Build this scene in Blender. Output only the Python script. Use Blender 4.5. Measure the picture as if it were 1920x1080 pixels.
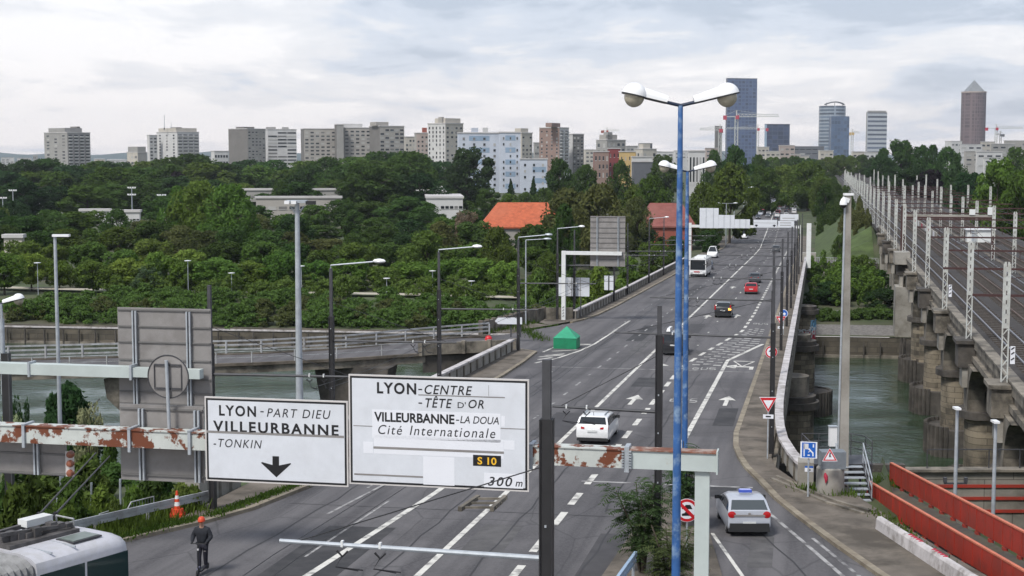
import bpy, bmesh, math, random
import numpy as np
from mathutils import Vector, Matrix, noise

rnd = random.Random(7)
scene = bpy.context.scene
for o in list(bpy.data.objects):
	bpy.data.objects.remove(o)
COL = scene.collection

# ------------------------------------------------------------------ camera
FPX = 2800.0                       # focal length in pixels of the 1920 wide frame
PT = math.atan(250 / FPX)          # pitched down
EYE = 13.1                         # metres above the carriageway at the foot of the camera
cd = bpy.data.cameras.new('camera')
cam = bpy.data.objects.new('camera', cd)
COL.objects.link(cam)
cam.location = (0, 0, EYE)
cam.rotation_euler = (math.pi / 2 - PT, 0, 0)
cd.sensor_width = 36.0
cd.lens = 36.0 * FPX / 1920.0
cd.clip_start = 0.5
cd.clip_end = 30000
scene.camera = cam

# ------------------------------------------------------------------ sky, sun, exposure
SUN_EL, SUN_AZ = math.radians(52), math.radians(215)
world = bpy.data.worlds.new('World')
scene.world = world
world.use_nodes = True
wt = world.node_tree
for n in list(wt.nodes):
	wt.nodes.remove(n)


def wnode(t, **k):
	n = wt.nodes.new(t)
	for a, b in k.items():
		setattr(n, a, b)
	return n


def wmath(op, a, b=None, clamp=False):
	n = wnode('ShaderNodeMath', operation=op, use_clamp=clamp)
	for i, s in enumerate((a, b)):
		if s is None:
			continue
		if isinstance(s, (int, float)):
			n.inputs[i].default_value = s
		else:
			wt.links.new(s, n.inputs[i])
	return n.outputs[0]


def wramp(fac, stops, interp='EASE'):
	n = wnode('ShaderNodeValToRGB')
	n.color_ramp.interpolation = interp
	while len(n.color_ramp.elements) < len(stops):
		n.color_ramp.elements.new(0.5)
	for e, (p, c) in zip(n.color_ramp.elements, stops):
		e.position = p
		e.color = (*c, 1)
	wt.links.new(fac, n.inputs[0])
	return n.outputs[0]


def wmix(fac, a, b):
	n = wnode('ShaderNodeMix', data_type='RGBA')
	for i, s in ((0, fac), (6, a), (7, b)):
		if hasattr(s, 'links'):
			wt.links.new(s, n.inputs[i])
		else:
			n.inputs[i].default_value = s if i == 0 else (*s, 1)
	return n.outputs[2]


tc = wnode('ShaderNodeTexCoord')
sep = wnode('ShaderNodeSeparateXYZ')
wt.links.new(tc.outputs['Generated'], sep.inputs[0])
X, Y, Z = sep.outputs
sky = wnode('ShaderNodeTexSky', sky_type='NISHITA', sun_disc=False, sun_elevation=SUN_EL, sun_rotation=SUN_AZ)
# the cloud layer: a flat sheet seen in perspective, so clouds flatten towards the horizon
zz = wmath('ADD', wmath('MAXIMUM', Z, 0.0), 0.085)
px_, py_ = wmath('DIVIDE', X, zz), wmath('DIVIDE', Y, zz)
cmb = wnode('ShaderNodeCombineXYZ')
wt.links.new(px_, cmb.inputs[0])
wt.links.new(py_, cmb.inputs[1])
cmb.inputs[2].default_value = 3.7


def cloud(scale, detail, rough, off):
	n = wnode('ShaderNodeTexNoise')
	mp = wnode('ShaderNodeMapping')
	mp.inputs['Location'].default_value = (off, off * 0.37, 0)
	mp.inputs['Scale'].default_value = (1.0, 0.62, 1.0)
	wt.links.new(cmb.outputs[0], mp.inputs[0])
	wt.links.new(mp.outputs[0], n.inputs['Vector'])
	n.inputs['Scale'].default_value = scale
	n.inputs['Detail'].default_value = detail
	n.inputs['Roughness'].default_value = rough
	n.inputs['Distortion'].default_value = 0.35
	return n.outputs[0]


big = cloud(0.5, 7, 0.58, 2.3)
small = cloud(1.7, 8, 0.62, 9.1)
side = wmath('MULTIPLY', X, 0.30)                       # the sheet is thicker to the right
low = wmath('MULTIPLY', wmath('SUBTRACT', 0.05, Z), 1.3)
cl = wmath('SUBTRACT', wmath('ADD', wmath('MULTIPLY', big, 0.9), wmath('MULTIPLY', small, 0.68)), 0.255)
cl = wmath('SUBTRACT', wmath('ADD', cl, low), side, )
tone = wramp(cl, [(0.33, (0.36, 0.40, 0.475)), (0.44, (0.465, 0.50, 0.57)), (0.53, (0.58, 0.585, 0.615)), (0.65, (0.70, 0.69, 0.70))])
warm = wramp(Z, [(0.0, (1.03, 0.985, 0.965)), (0.05, (1.015, 0.99, 0.985)), (0.11, (1, 1, 1))], 'LINEAR')
mul = wnode('ShaderNodeMix', data_type='RGBA', blend_type='MULTIPLY')
mul.inputs[0].default_value = 1.0
wt.links.new(tone, mul.inputs[6])
wt.links.new(warm, mul.inputs[7])
bg_cloud = wnode('ShaderNodeBackground')
wt.links.new(mul.outputs[2], bg_cloud.inputs[0])
bg_cloud.inputs[1].default_value = 1.0
bg_sky = wnode('ShaderNodeBackground')
wt.links.new(sky.outputs[0], bg_sky.inputs[0])
bg_sky.inputs[1].default_value = 0.08
mixs = wnode('ShaderNodeMixShader')
mixs.inputs[0].default_value = 0.86          # cloud cover
wt.links.new(bg_sky.outputs[0], mixs.inputs[1])
wt.links.new(bg_cloud.outputs[0], mixs.inputs[2])
wout = wnode('ShaderNodeOutputWorld')
wt.links.new(mixs.outputs[0], wout.inputs[0])

sd = bpy.data.lights.new('sun', 'SUN')
sd.energy = 2.1
sd.angle = math.radians(12)
sd.color = (1.0, 0.97, 0.92)
sun = bpy.data.objects.new('sun', sd)
COL.objects.link(sun)
# shining from behind the camera's left
sdir = Vector((math.sin(SUN_AZ) * math.cos(SUN_EL), math.cos(SUN_AZ) * math.cos(SUN_EL), math.sin(SUN_EL)))
sun.rotation_euler = sdir.to_track_quat('Z', 'Y').to_euler()
sun.location = (0, 0, 60)

scene.view_settings.view_transform = 'Standard'
scene.view_settings.look = 'None'
scene.view_settings.exposure = 0.72
scene.view_settings.gamma = 1.0
scene.view_settings.use_curve_mapping = False
scene.render.engine = 'CYCLES'
cy = scene.cycles
cy.max_bounces = 5
cy.diffuse_bounces = 2
cy.glossy_bounces = 3
cy.transmission_bounces = 3
cy.transparent_max_bounces = 6
cy.volume_bounces = 0
cy.caustics_reflective = False
cy.caustics_refractive = False
cy.use_denoising = True
try:
	cy.denoiser = 'OPENIMAGEDENOISE'
except Exception:
	pass
cy.use_adaptive_sampling = True
cy.adaptive_threshold = 0.02
cy.sample_clamp_indirect = 4.0

# ------------------------------------------------------------------ where things stand
# u runs along the bridge away from the camera, v to its right; the carriageway falls away gently, then levels out
def ray(px, py):
	cx = (px - 960) / FPX
	cy_ = -(py - 540) / FPX
	return (cx, math.cos(PT) + cy_ * math.sin(PT), -math.sin(PT) + cy_ * math.cos(PT))


_d = ray(1533, 364)
AZ = math.atan2(_d[0], _d[1])
SL = -_d[2] / math.hypot(_d[0], _d[1])
SA, CA = math.sin(AZ), math.cos(AZ)
U1 = 363.0
ZL = -SL * U1                      # level of the far street and park
ZW = -13.9                         # the river
DU, DV = Vector((SA, CA, 0)), Vector((CA, -SA, 0))


def rz(u):
	return -SL * min(u, U1)


def R(u, v, dz=0.0):
	"""A point on the carriageway, dz above it (the street bends a little left beyond the bridge)."""
	w = v - 0.0152 * max(0, u - U1)
	return Vector((u * SA + w * CA, u * CA - w * SA, rz(u) + dz))


def UVZ(u, v, z):
	return Vector((u * SA + v * CA, u * CA - v * SA, z))


def uv(p):
	return p[0] * SA + p[1] * CA, p[0] * CA - p[1] * SA


def G(px, py, dz=0.0):
	"""The spot on the carriageway plane in that direction."""
	r = ray(px, py)
	ru = r[0] * SA + r[1] * CA
	t = (dz - EYE) / (r[2] + SL * ru)
	if t < 0 or t * ru > U1:
		t = (ZL + dz - EYE) / r[2]
	return Vector((t * r[0], t * r[1], EYE + t * r[2]))


def P(px, py, dist):
	r = ray(px, py)
	t = dist / r[1]
	return Vector((t * r[0], dist, EYE + t * r[2]))


def PU(px, py, u):
	r = ray(px, py)
	t = u / (r[0] * SA + r[1] * CA)
	return Vector((t * r[0], t * r[1], EYE + t * r[2]))


def ubank(v):
	return 203.5 + (v - 11) * 0.068


def sstep(a, b, x):
	t = min(1.0, max(0.0, (x - a) / (b - a)))
	return t * t * (3 - 2 * t)


def far_ground(u, v):
	s = u - ubank(v)
	z = -11.3 + 1.95 * sstep(0, 24, s)
	if v > -3:
		z = -11.1 + 0.6 * sstep(6, 30, s) + 1.15 * sstep(60, 140, s)
	# railway embankment beyond the viaduct
	if u > 290:
		e = sstep(290, 330, u)
		w = max(11.3 - v, v - 34, 0)
		top = -1.35 - w * 0.85
		z = max(z, z + (top - z) * e if top > z else z)
	# the street on its fill
	if u > 275:
		e = sstep(275, 300, u)
		vv = v + 0.0152 * max(0, u - U1)
		w = max(-23.0 - vv, vv + 1.5, 0)
		top = rz(u) - 0.25 - w * 0.6
		if top > z:
			z = z + (top - z) * e
		if w == 0:
			z = min(z, rz(u) - 0.25)
	return z


def near_ground(u, v):
	s = u - (88 + 0.05 * v)
	if v < -22:
		flat = rz(u) - 0.12 - 0.09 * max(0, -27 - v)
		flat = max(flat, -6)
		edge = 66 + max(0, (-26 - v)) * 0.12
	elif v < 3.4:
		flat, edge = rz(u) - 0.3, 69
	else:
		t = sstep(3.4, 5.2, v)
		flat, edge = rz(u) - 0.3 + (-6.0 - rz(u) + 0.3) * t, 78
	t = sstep(edge, 90, u)
	return flat + (ZW - 1.2 - flat) * t


def ground_z(p):
	u, v = uv(p)
	return far_ground(u, v) if u > 150 else near_ground(u, v)


# ------------------------------------------------------------------ mesh builder
class MB:
	def __init__(self):
		self.v, self.f, self.m = [], [], []

	def pts(self, ps):
		i = len(self.v)
		self.v += [tuple(p) for p in ps]
		return list(range(i, i + len(ps)))

	def face(self, ps, m=0):
		self.f.append(tuple(self.pts(ps)))
		self.m.append(m)

	def hexa(self, q, m=0):
		"""q: four bottom then four top corners, both counter-clockwise from above."""
		i = self.pts(q)
		for a in ((3, 2, 1, 0), (4, 5, 6, 7), (0, 1, 5, 4), (1, 2, 6, 5), (2, 3, 7, 6), (3, 0, 4, 7)):
			self.f.append(tuple(i[k] for k in a))
			self.m.append(m)

	def box(self, c, s, m=0, ax=(1, 0, 0), ay=(0, 1, 0), az=(0, 0, 1)):
		c, ax, ay, az = Vector(c), Vector(ax) * s[0] / 2, Vector(ay) * s[1] / 2, Vector(az) * s[2] / 2
		self.hexa([c - ax - ay - az, c + ax - ay - az, c + ax + ay - az, c - ax + ay - az,
				   c - ax - ay + az, c + ax - ay + az, c + ax + ay + az, c - ax + ay + az], m)

	def rbox(self, u0, u1, v0, v1, z0, z1, m=0):
		"""A box squared to the bridge."""
		q = [UVZ(u0, v0, z0), UVZ(u0, v1, z0), UVZ(u1, v1, z0), UVZ(u1, v0, z0)]
		self.hexa(q + [Vector((p[0], p[1], z1)) for p in q], m)

	def bar(self, a, b, w, h=None, m=0, up=(0, 0, 1)):
		a, b = Vector(a), Vector(b)
		h = w if h is None else h
		d = (b - a)
		L = d.length
		if L < 1e-6:
			return
		d /= L
		up = Vector(up)
		if abs(d.dot(up)) > 0.98:
			up = Vector((0, 1, 0))
		s = d.cross(up).normalized()
		t = s.cross(d).normalized()
		self.box((a + b) / 2, (L, w, h), m, d, -s, t)

	def tube(self, ps, r, n=8, m=0, cap=True):
		ps = [Vector(p) for p in ps]
		rr = r if isinstance(r, (list, tuple)) else [r] * len(ps)
		rings = []
		ref = None
		for i, p in enumerate(ps):
			d = (ps[min(i + 1, len(ps) - 1)] - ps[max(i - 1, 0)])
			d = d.normalized() if d.length > 1e-9 else Vector((0, 0, 1))
			if ref is None:
				ref = Vector((1, 0, 0)) if abs(d.x) < 0.9 else Vector((0, 1, 0))
			a = (ref - d * ref.dot(d)).normalized()
			ref = a
			b = d.cross(a)
			rings.append(self.pts([p + (a * math.cos(2 * math.pi * k / n) + b * math.sin(2 * math.pi * k / n)) * rr[i] for k in range(n)]))
		for i in range(len(rings) - 1):
			for k in range(n):
				self.f.append((rings[i][k], rings[i][(k + 1) % n], rings[i + 1][(k + 1) % n], rings[i + 1][k]))
				self.m.append(m)
		if cap:
			self.f.append(tuple(reversed(rings[0])))
			self.f.append(tuple(rings[-1]))
			self.m += [m, m]

	def lathe(self, prof, c=(0, 0, 0), n=20, m=0, sx=1.0, sy=1.0, ax=(1, 0, 0), ay=(0, 1, 0), az=(0, 0, 1)):
		c, ax, ay, az = Vector(c), Vector(ax), Vector(ay), Vector(az)
		rings = [self.pts([c + ax * (r * sx * math.cos(2 * math.pi * k / n)) + ay * (r * sy * math.sin(2 * math.pi * k / n)) + az * z for k in range(n)]) for r, z in prof]
		for i in range(len(rings) - 1):
			for k in range(n):
				self.f.append((rings[i][k], rings[i][(k + 1) % n], rings[i + 1][(k + 1) % n], rings[i + 1][k]))
				self.m.append(m)
		self.f.append(tuple(reversed(rings[0])))
		self.f.append(tuple(rings[-1]))
		self.m += [m, m]

	def prism(self, poly, vec, m=0):
		"""poly: 3D outline; vec: extrusion."""
		vec = Vector(vec)
		a = self.pts(poly)
		b = self.pts([Vector(p) + vec for p in poly])
		n = len(poly)
		self.f.append(tuple(reversed(a)))
		self.f.append(tuple(b))
		self.m += [m, m]
		for k in range(n):
			self.f.append((a[k], a[(k + 1) % n], b[(k + 1) % n], b[k]))
			self.m.append(m)

	def strip(self, left, right, m=0):
		for i in range(len(left) - 1):
			self.face([left[i], right[i], right[i + 1], left[i + 1]], m)

	def mesh(self, name, mats, off=(0, 0, 0), smooth=False, fixn=False):
		me = bpy.data.meshes.new(name)
		o = Vector(off)
		me.from_pydata([(x - o.x, y - o.y, z - o.z) for x, y, z in self.v], [], self.f)
		mats = mats if isinstance(mats, (list, tuple)) else [mats]
		for mt in mats:
			me.materials.append(mt)
		if len(mats) > 1:
			me.polygons.foreach_set('material_index', self.m)
		if fixn:
			bm = bmesh.new()
			bm.from_mesh(me)
			bmesh.ops.remove_doubles(bm, verts=bm.verts, dist=1e-4)
			bmesh.ops.recalc_face_normals(bm, faces=bm.faces)
			bm.to_mesh(me)
			bm.free()
		if smooth:
			me.polygons.foreach_set('use_smooth', [True] * len(me.polygons))
			try:
				me.set_sharp_from_angle(angle=math.radians(42))
			except Exception:
				pass
		me.update()
		return me

	def build(self, name, mats, parent=None, smooth=False, fixn=False, loc=None):
		"""Parent given: vertices are local to it if loc is None, else they are world points round loc."""
		me = self.mesh(name, mats, loc if loc is not None else (0, 0, 0), smooth, fixn)
		return link(name, me, parent)


def link(name, data, parent=None):
	o = bpy.data.objects.new(name, data)
	COL.objects.link(o)
	if parent is not None:
		o.parent = parent
	return o


def tag(o, label=None, cat=None, group=None, kind=None):
	if label:
		o['label'] = label
	if cat:
		o['category'] = cat
	if group:
		o['group'] = group
	if kind:
		o['kind'] = kind
	return o


def thing(name, label, cat, loc=(0, 0, 0), rz_=0.0, group=None):
	o = bpy.data.objects.new(name, None)
	o.empty_display_size = 0.2
	COL.objects.link(o)
	o.location = loc
	o.rotation_euler = (0, 0, rz_)
	return tag(o, label, cat, group)


def dup(root, label=None, group=None, loc=None, rz_=None, scale=None):
	"""A copy of a thing with its parts and their sub-parts."""
	r = root.copy()
	COL.objects.link(r)
	if loc is not None:
		r.location = loc
	if rz_ is not None:
		r.rotation_euler = (0, 0, rz_)
	if scale is not None:
		r.scale = scale
	if label:
		r['label'] = label
	if group:
		r['group'] = group
	kids = KIDS.get(root.name) or [c for c in root.children]
	KIDS[root.name] = kids
	for ch in kids:
		c = ch.copy()
		COL.objects.link(c)
		c.parent = r
		g2 = KIDS.get(ch.name)
		if g2 is None:
			g2 = KIDS[ch.name] = [g for g in ch.children]
		for g in g2:
			d = g.copy()
			COL.objects.link(d)
			d.parent = c
	return r


KIDS = {}


# ------------------------------------------------------------------ materials
def mat(name, col, rough=0.7, metal=0.0, var=0.0, scale=6.0, bump=0.0, bscale=40.0, spec=0.5, dirt=None, dscale=1.2, damt=0.5, emit=None, tint=0.0, coat=0.0, dthr=(0.45, 0.62)):
	m = bpy.data.materials.new(name)
	m.use_nodes = True
	t = m.node_tree
	b = t.nodes['Principled BSDF']
	b.inputs['Roughness'].default_value = rough
	b.inputs['Metallic'].default_value = metal
	b.inputs['Specular IOR Level'].default_value = spec
	b.inputs['Coat Weight'].default_value = coat
	b.inputs['Base Color'].default_value = (*col, 1)
	co = t.nodes.new('ShaderNodeTexCoord').outputs['Object']

	def nz(s, det=5.0, ro=0.6):
		n = t.nodes.new('ShaderNodeTexNoise')
		n.inputs['Scale'].default_value = s
		n.inputs['Detail'].default_value = det
		n.inputs['Roughness'].default_value = ro
		t.links.new(co, n.inputs['Vector'])
		return n.outputs[0]

	def mixc(fac, a, c):
		n = t.nodes.new('ShaderNodeMix')
		n.data_type = 'RGBA'
		for i, s in ((0, fac), (6, a), (7, c)):
			if hasattr(s, 'links'):
				t.links.new(s, n.inputs[i])
			else:
				n.inputs[i].default_value = s if i == 0 else (*s, 1)
		return n.outputs[2]

	cur = col
	if var > 0:
		r = t.nodes.new('ShaderNodeMapRange')
		r.inputs[1].default_value, r.inputs[2].default_value = 0.3, 0.7
		t.links.new(nz(scale), r.inputs[0])
		lo = tuple(max(0, c * (1 - var)) for c in col)
		hi = tuple(min(1, c * (1 + var)) for c in col)
		cur = mixc(r.outputs[0], lo, hi)
	if dirt is not None:
		r = t.nodes.new('ShaderNodeMapRange')
		r.inputs[1].default_value, r.inputs[2].default_value = dthr
		r.inputs[4].default_value = damt
		t.links.new(nz(dscale, 8.0, 0.65), r.inputs[0])
		cur = mixc(r.outputs[0], cur, dirt)
	if tint > 0:
		oi = t.nodes.new('ShaderNodeObjectInfo')
		hs = t.nodes.new('ShaderNodeHueSaturation')
		r = t.nodes.new('ShaderNodeMapRange')
		r.inputs[3].default_value, r.inputs[4].default_value = 1 - tint, 1 + tint
		t.links.new(oi.outputs['Random'], r.inputs[0])
		t.links.new(r.outputs[0], hs.inputs['Value'])
		if hasattr(cur, 'links'):
			t.links.new(cur, hs.inputs['Color'])
		else:
			hs.inputs['Color'].default_value = (*cur, 1)
		cur = hs.outputs[0]
	if hasattr(cur, 'links'):
		t.links.new(cur, b.inputs['Base Color'])
	if bump > 0:
		bn = t.nodes.new('ShaderNodeBump')
		bn.inputs['Strength'].default_value = bump
		bn.inputs['Distance'].default_value = 0.02
		t.links.new(nz(bscale, 6.0), bn.inputs['Height'])
		t.links.new(bn.outputs[0], b.inputs['Normal'])
	if emit:
		b.inputs['Emission Color'].default_value = (*emit[0], 1)
		b.inputs['Emission Strength'].default_value = emit[1]
	return m


def leafmat(name, col, var=0.35, hue=0.02, tint=0.25, trans=0.40):
	"""Foliage: leaf colour differs from clump to clump and from tree to tree."""
	m = bpy.data.materials.new(name)
	m.use_nodes = True
	t = m.node_tree
	for n in list(t.nodes):
		t.nodes.remove(n)
	L = t.links.new
	oi = t.nodes.new('ShaderNodeObjectInfo')
	tcn = t.nodes.new('ShaderNodeTexCoord')
	n1 = t.nodes.new('ShaderNodeTexNoise')
	n1.inputs['Scale'].default_value = 7.0
	n1.inputs['Detail'].default_value = 3.0
	L(tcn.outputs['Object'], n1.inputs['Vector'])
	geo = t.nodes.new('ShaderNodeNewGeometry')
	ad = t.nodes.new('ShaderNodeMath')
	ad.operation = 'MULTIPLY_ADD'
	L(geo.outputs['Random Per Island'], ad.inputs[0])
	ad.inputs[1].default_value = 0.45
	L(n1.outputs[0], ad.inputs[2])
	mr = t.nodes.new('ShaderNodeMapRange')
	mr.inputs[1].default_value, mr.inputs[2].default_value = 0.35, 1.1
	mr.inputs[3].default_value, mr.inputs[4].default_value = 1 - var, 1 + var
	L(ad.outputs[0], mr.inputs[0])
	mr2 = t.nodes.new('ShaderNodeMapRange')
	mr2.inputs[3].default_value, mr2.inputs[4].default_value = 1 - tint, 1 + tint
	L(oi.outputs['Random'], mr2.inputs[0])
	mu = t.nodes.new('ShaderNodeMath')
	mu.operation = 'MULTIPLY'
	L(mr.outputs[0], mu.inputs[0])
	L(mr2.outputs[0], mu.inputs[1])
	hr = t.nodes.new('ShaderNodeMapRange')
	hr.inputs[3].default_value, hr.inputs[4].default_value = 0.5 - hue, 0.5 + hue
	wn = t.nodes.new('ShaderNodeTexWhiteNoise')
	wn.noise_dimensions = '1D'
	L(oi.outputs['Random'], wn.inputs['W'])
	L(wn.outputs['Value'], hr.inputs[0])
	hs = t.nodes.new('ShaderNodeHueSaturation')
	hs.inputs['Color'].default_value = (*col, 1)
	L(hr.outputs[0], hs.inputs['Hue'])
	L(mu.outputs[0], hs.inputs['Value'])
	df = t.nodes.new('ShaderNodeBsdfDiffuse')
	tr = t.nodes.new('ShaderNodeBsdfTranslucent')
	L(hs.outputs[0], df.inputs[0])
	L(hs.outputs[0], tr.inputs[0])
	mx = t.nodes.new('ShaderNodeMixShader')
	mx.inputs[0].default_value = trans
	L(df.outputs[0], mx.inputs[1])
	L(tr.outputs[0], mx.inputs[2])
	out = t.nodes.new('ShaderNodeOutputMaterial')
	L(mx.outputs[0], out.inputs[0])
	return m


def asphalt(name, a, b, patch):
	"""Carriageway: worn wheel tracks along the lanes, patches, cracks."""
	m = bpy.data.materials.new(name)
	m.use_nodes = True
	t = m.node_tree
	L = t.links.new
	bs = t.nodes['Principled BSDF']
	bs.inputs['Roughness'].default_value = 0.82
	bs.inputs['Specular IOR Level'].default_value = 0.35
	co = t.nodes.new('ShaderNodeTexCoord').outputs['Object']
	mp = t.nodes.new('ShaderNodeMapping')
	mp.inputs['Rotation'].default_value = (0, 0, AZ)
	L(co, mp.inputs[0])
	st = t.nodes.new('ShaderNodeMapping')
	st.inputs['Scale'].default_value = (1.0, 0.035, 1.0)
	L(mp.outputs[0], st.inputs[0])

	def nz(vec, s, det=6, ro=0.6):
		n = t.nodes.new('ShaderNodeTexNoise')
		n.inputs['Scale'].default_value = s
		n.inputs['Detail'].default_value = det
		n.inputs['Roughness'].default_value = ro
		L(vec, n.inputs['Vector'])
		return n.outputs[0]

	def rampf(f, lo, hi, amt=1.0):
		r = t.nodes.new('ShaderNodeMapRange')
		r.inputs[1].default_value, r.inputs[2].default_value, r.inputs[4].default_value = lo, hi, amt
		L(f, r.inputs[0])
		return r.outputs[0]

	def mixc(fac, x, y):
		n = t.nodes.new('ShaderNodeMix')
		n.data_type = 'RGBA'
		for i, s in ((0, fac), (6, x), (7, y)):
			if hasattr(s, 'links'):
				L(s, n.inputs[i])
			else:
				n.inputs[i].default_value = s if i == 0 else (*s, 1)
		return n.outputs[2]

	c = mixc(rampf(nz(st.outputs[0], 1.1), 0.36, 0.64), a, b)
	sx = t.nodes.new('ShaderNodeSeparateXYZ')
	L(mp.outputs[0], sx.inputs[0])
	wv = t.nodes.new('ShaderNodeMath')
	wv.operation = 'MULTIPLY_ADD'
	L(sx.outputs[0], wv.inputs[0])
	wv.inputs[1].default_value = 2 * math.pi / 1.62
	L(nz(st.outputs[0], 0.5), wv.inputs[2])
	sn = t.nodes.new('ShaderNodeMath')
	sn.operation = 'SINE'
	L(wv.outputs[0], sn.inputs[0])
	c = mixc(rampf(sn.outputs[0], -0.3, 0.9, 0.30), c, tuple(x * 1.35 for x in b))
	c = mixc(rampf(nz(mp.outputs[0], 0.16, 5), 0.5, 0.62, 0.55), c, patch)
	c = mixc(rampf(nz(mp.outputs[0], 9.0, 8, 0.75), 0.35, 0.7, 0.5), c, tuple(x * 1.45 for x in b))
	vo = t.nodes.new('ShaderNodeTexVoronoi')
	vo.feature = 'DISTANCE_TO_EDGE'
	vo.inputs['Scale'].default_value = 0.3
	ws = t.nodes.new('ShaderNodeMapping')
	ws.inputs['Scale'].default_value = (1, 0.45, 1)
	L(mp.outputs[0], ws.inputs[0])
	wn = t.nodes.new('ShaderNodeTexNoise')
	wn.inputs['Scale'].default_value = 0.7
	L(ws.outputs[0], wn.inputs['Vector'])
	mxv = t.nodes.new('ShaderNodeMix')
	mxv.data_type = 'RGBA'
	mxv.inputs[0].default_value = 0.25
	L(ws.outputs[0], mxv.inputs[6])
	L(wn.outputs[1], mxv.inputs[7])
	L(mxv.outputs[2], vo.inputs['Vector'])
	c = mixc(rampf(vo.outputs['Distance'], 0.010, 0.0, 0.4), c, (0.02, 0.02, 0.022))
	L(c, bs.inputs['Base Color'])
	bn = t.nodes.new('ShaderNodeBump')
	bn.inputs['Strength'].default_value = 0.35
	bn.inputs['Distance'].default_value = 0.01
	L(nz(mp.outputs[0], 60, 3), bn.inputs['Height'])
	L(bn.outputs[0], bs.inputs['Normal'])
	return m


def waterm():
	m = bpy.data.materials.new('river_water')
	m.use_nodes = True
	t = m.node_tree
	L = t.links.new
	bs = t.nodes['Principled BSDF']
	bs.inputs['Roughness'].default_value = 0.07
	bs.inputs['IOR'].default_value = 1.33
	co = t.nodes.new('ShaderNodeTexCoord').outputs['Object']
	mp = t.nodes.new('ShaderNodeMapping')
	mp.inputs['Rotation'].default_value = (0, 0, AZ)
	mp.inputs['Scale'].default_value = (0.45, 1.0, 1.0)
	L(co, mp.inputs[0])
	n1 = t.nodes.new('ShaderNodeTexNoise')
	n1.inputs['Scale'].default_value = 0.16
	n1.inputs['Detail'].default_value = 8
	n1.inputs['Roughness'].default_value = 0.62
	n1.inputs['Distortion'].default_value = 0.8
	L(mp.outputs[0], n1.inputs['Vector'])
	n2 = t.nodes.new('ShaderNodeTexNoise')
	n2.inputs['Scale'].default_value = 1.5
	n2.inputs['Detail'].default_value = 5
	L(mp.outputs[0], n2.inputs['Vector'])
	ad = t.nodes.new('ShaderNodeMath')
	ad.operation = 'MULTIPLY_ADD'
	L(n1.outputs[0], ad.inputs[0])
	ad.inputs[1].default_value = 3.0
	L(n2.outputs[0], ad.inputs[2])
	bn = t.nodes.new('ShaderNodeBump')
	bn.inputs['Strength'].default_value = 0.5
	bn.inputs['Distance'].default_value = 0.55
	L(ad.outputs[0], bn.inputs['Height'])
	L(bn.outputs[0], bs.inputs['Normal'])
	pt = t.nodes.new('ShaderNodeTexNoise')
	pt.inputs['Scale'].default_value = 0.06
	pt.inputs['Detail'].default_value = 6
	pt.inputs['Distortion'].default_value = 1.2
	L(mp.outputs[0], pt.inputs['Vector'])
	mr = t.nodes.new('ShaderNodeMapRange')
	mr.inputs[1].default_value, mr.inputs[2].default_value = 0.42, 0.6
	mr.inputs[3].default_value, mr.inputs[4].default_value = 0.04, 0.6
	L(pt.outputs[0], mr.inputs[0])
	L(mr.outputs[0], bn.inputs['Strength'])
	rp = t.nodes.new('ShaderNodeMapRange')
	rp.inputs[1].default_value, rp.inputs[2].default_value = 0.4, 0.65
	L(n1.outputs[0], rp.inputs[0])
	mx = t.nodes.new('ShaderNodeMix')
	mx.data_type = 'RGBA'
	L(rp.outputs[0], mx.inputs[0])
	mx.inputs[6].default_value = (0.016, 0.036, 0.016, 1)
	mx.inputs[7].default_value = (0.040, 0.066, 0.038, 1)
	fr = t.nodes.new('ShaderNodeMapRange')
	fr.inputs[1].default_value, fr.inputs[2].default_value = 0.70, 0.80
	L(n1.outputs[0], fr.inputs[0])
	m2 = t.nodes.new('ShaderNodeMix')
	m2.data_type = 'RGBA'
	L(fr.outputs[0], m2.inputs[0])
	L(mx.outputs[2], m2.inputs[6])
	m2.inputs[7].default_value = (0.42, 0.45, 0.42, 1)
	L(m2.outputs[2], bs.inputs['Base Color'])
	return m


M = {}
M['asphalt'] = asphalt('road_asphalt', (0.052, 0.049, 0.052), (0.112, 0.106, 0.108), (0.040, 0.038, 0.041))
M['path'] = mat('footway_asphalt', (0.145, 0.122, 0.098), 0.9, var=0.3, scale=0.6, bump=0.3, dirt=(0.055, 0.045, 0.033), dscale=0.5, damt=0.85)
M['kerb'] = mat('kerb_stone', (0.25, 0.215, 0.16), 0.85, var=0.3, scale=1.4, dirt=(0.12, 0.09, 0.06), dscale=0.8, damt=0.6)
M['midpaint'] = mat('chequer_road_paint', (0.42, 0.41, 0.39), 0.8, var=0.2, scale=2, dirt=(0.08, 0.075, 0.077), dscale=1.6, damt=0.9, dthr=(0.47, 0.62))
M['paint'] = mat('road_paint', (0.62, 0.60, 0.55), 0.75, var=0.12, scale=3, dirt=(0.09, 0.085, 0.085), dscale=1.5, damt=0.85, dthr=(0.5, 0.64))
M['wornpaint'] = mat('worn_road_paint', (0.36, 0.35, 0.34), 0.8, var=0.15, scale=2, dirt=(0.085, 0.08, 0.082), dscale=1.3, damt=0.95, dthr=(0.44, 0.6))
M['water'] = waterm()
M['soil'] = mat('bank_ground', (0.045, 0.062, 0.022), 0.95, var=0.5, scale=0.12, bump=0.4, bscale=3, dirt=(0.12, 0.1, 0.07), dscale=0.05, damt=0.5)
M['grass'] = mat('lawn_grass', (0.055, 0.082, 0.022), 0.95, var=0.4, scale=0.4, bump=0.6, bscale=4)
M['concrete'] = mat('concrete', (0.34, 0.32, 0.285), 0.85, var=0.22, scale=0.9, bump=0.15, bscale=20, dirt=(0.10, 0.085, 0.065), dscale=0.45, damt=0.7)
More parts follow.
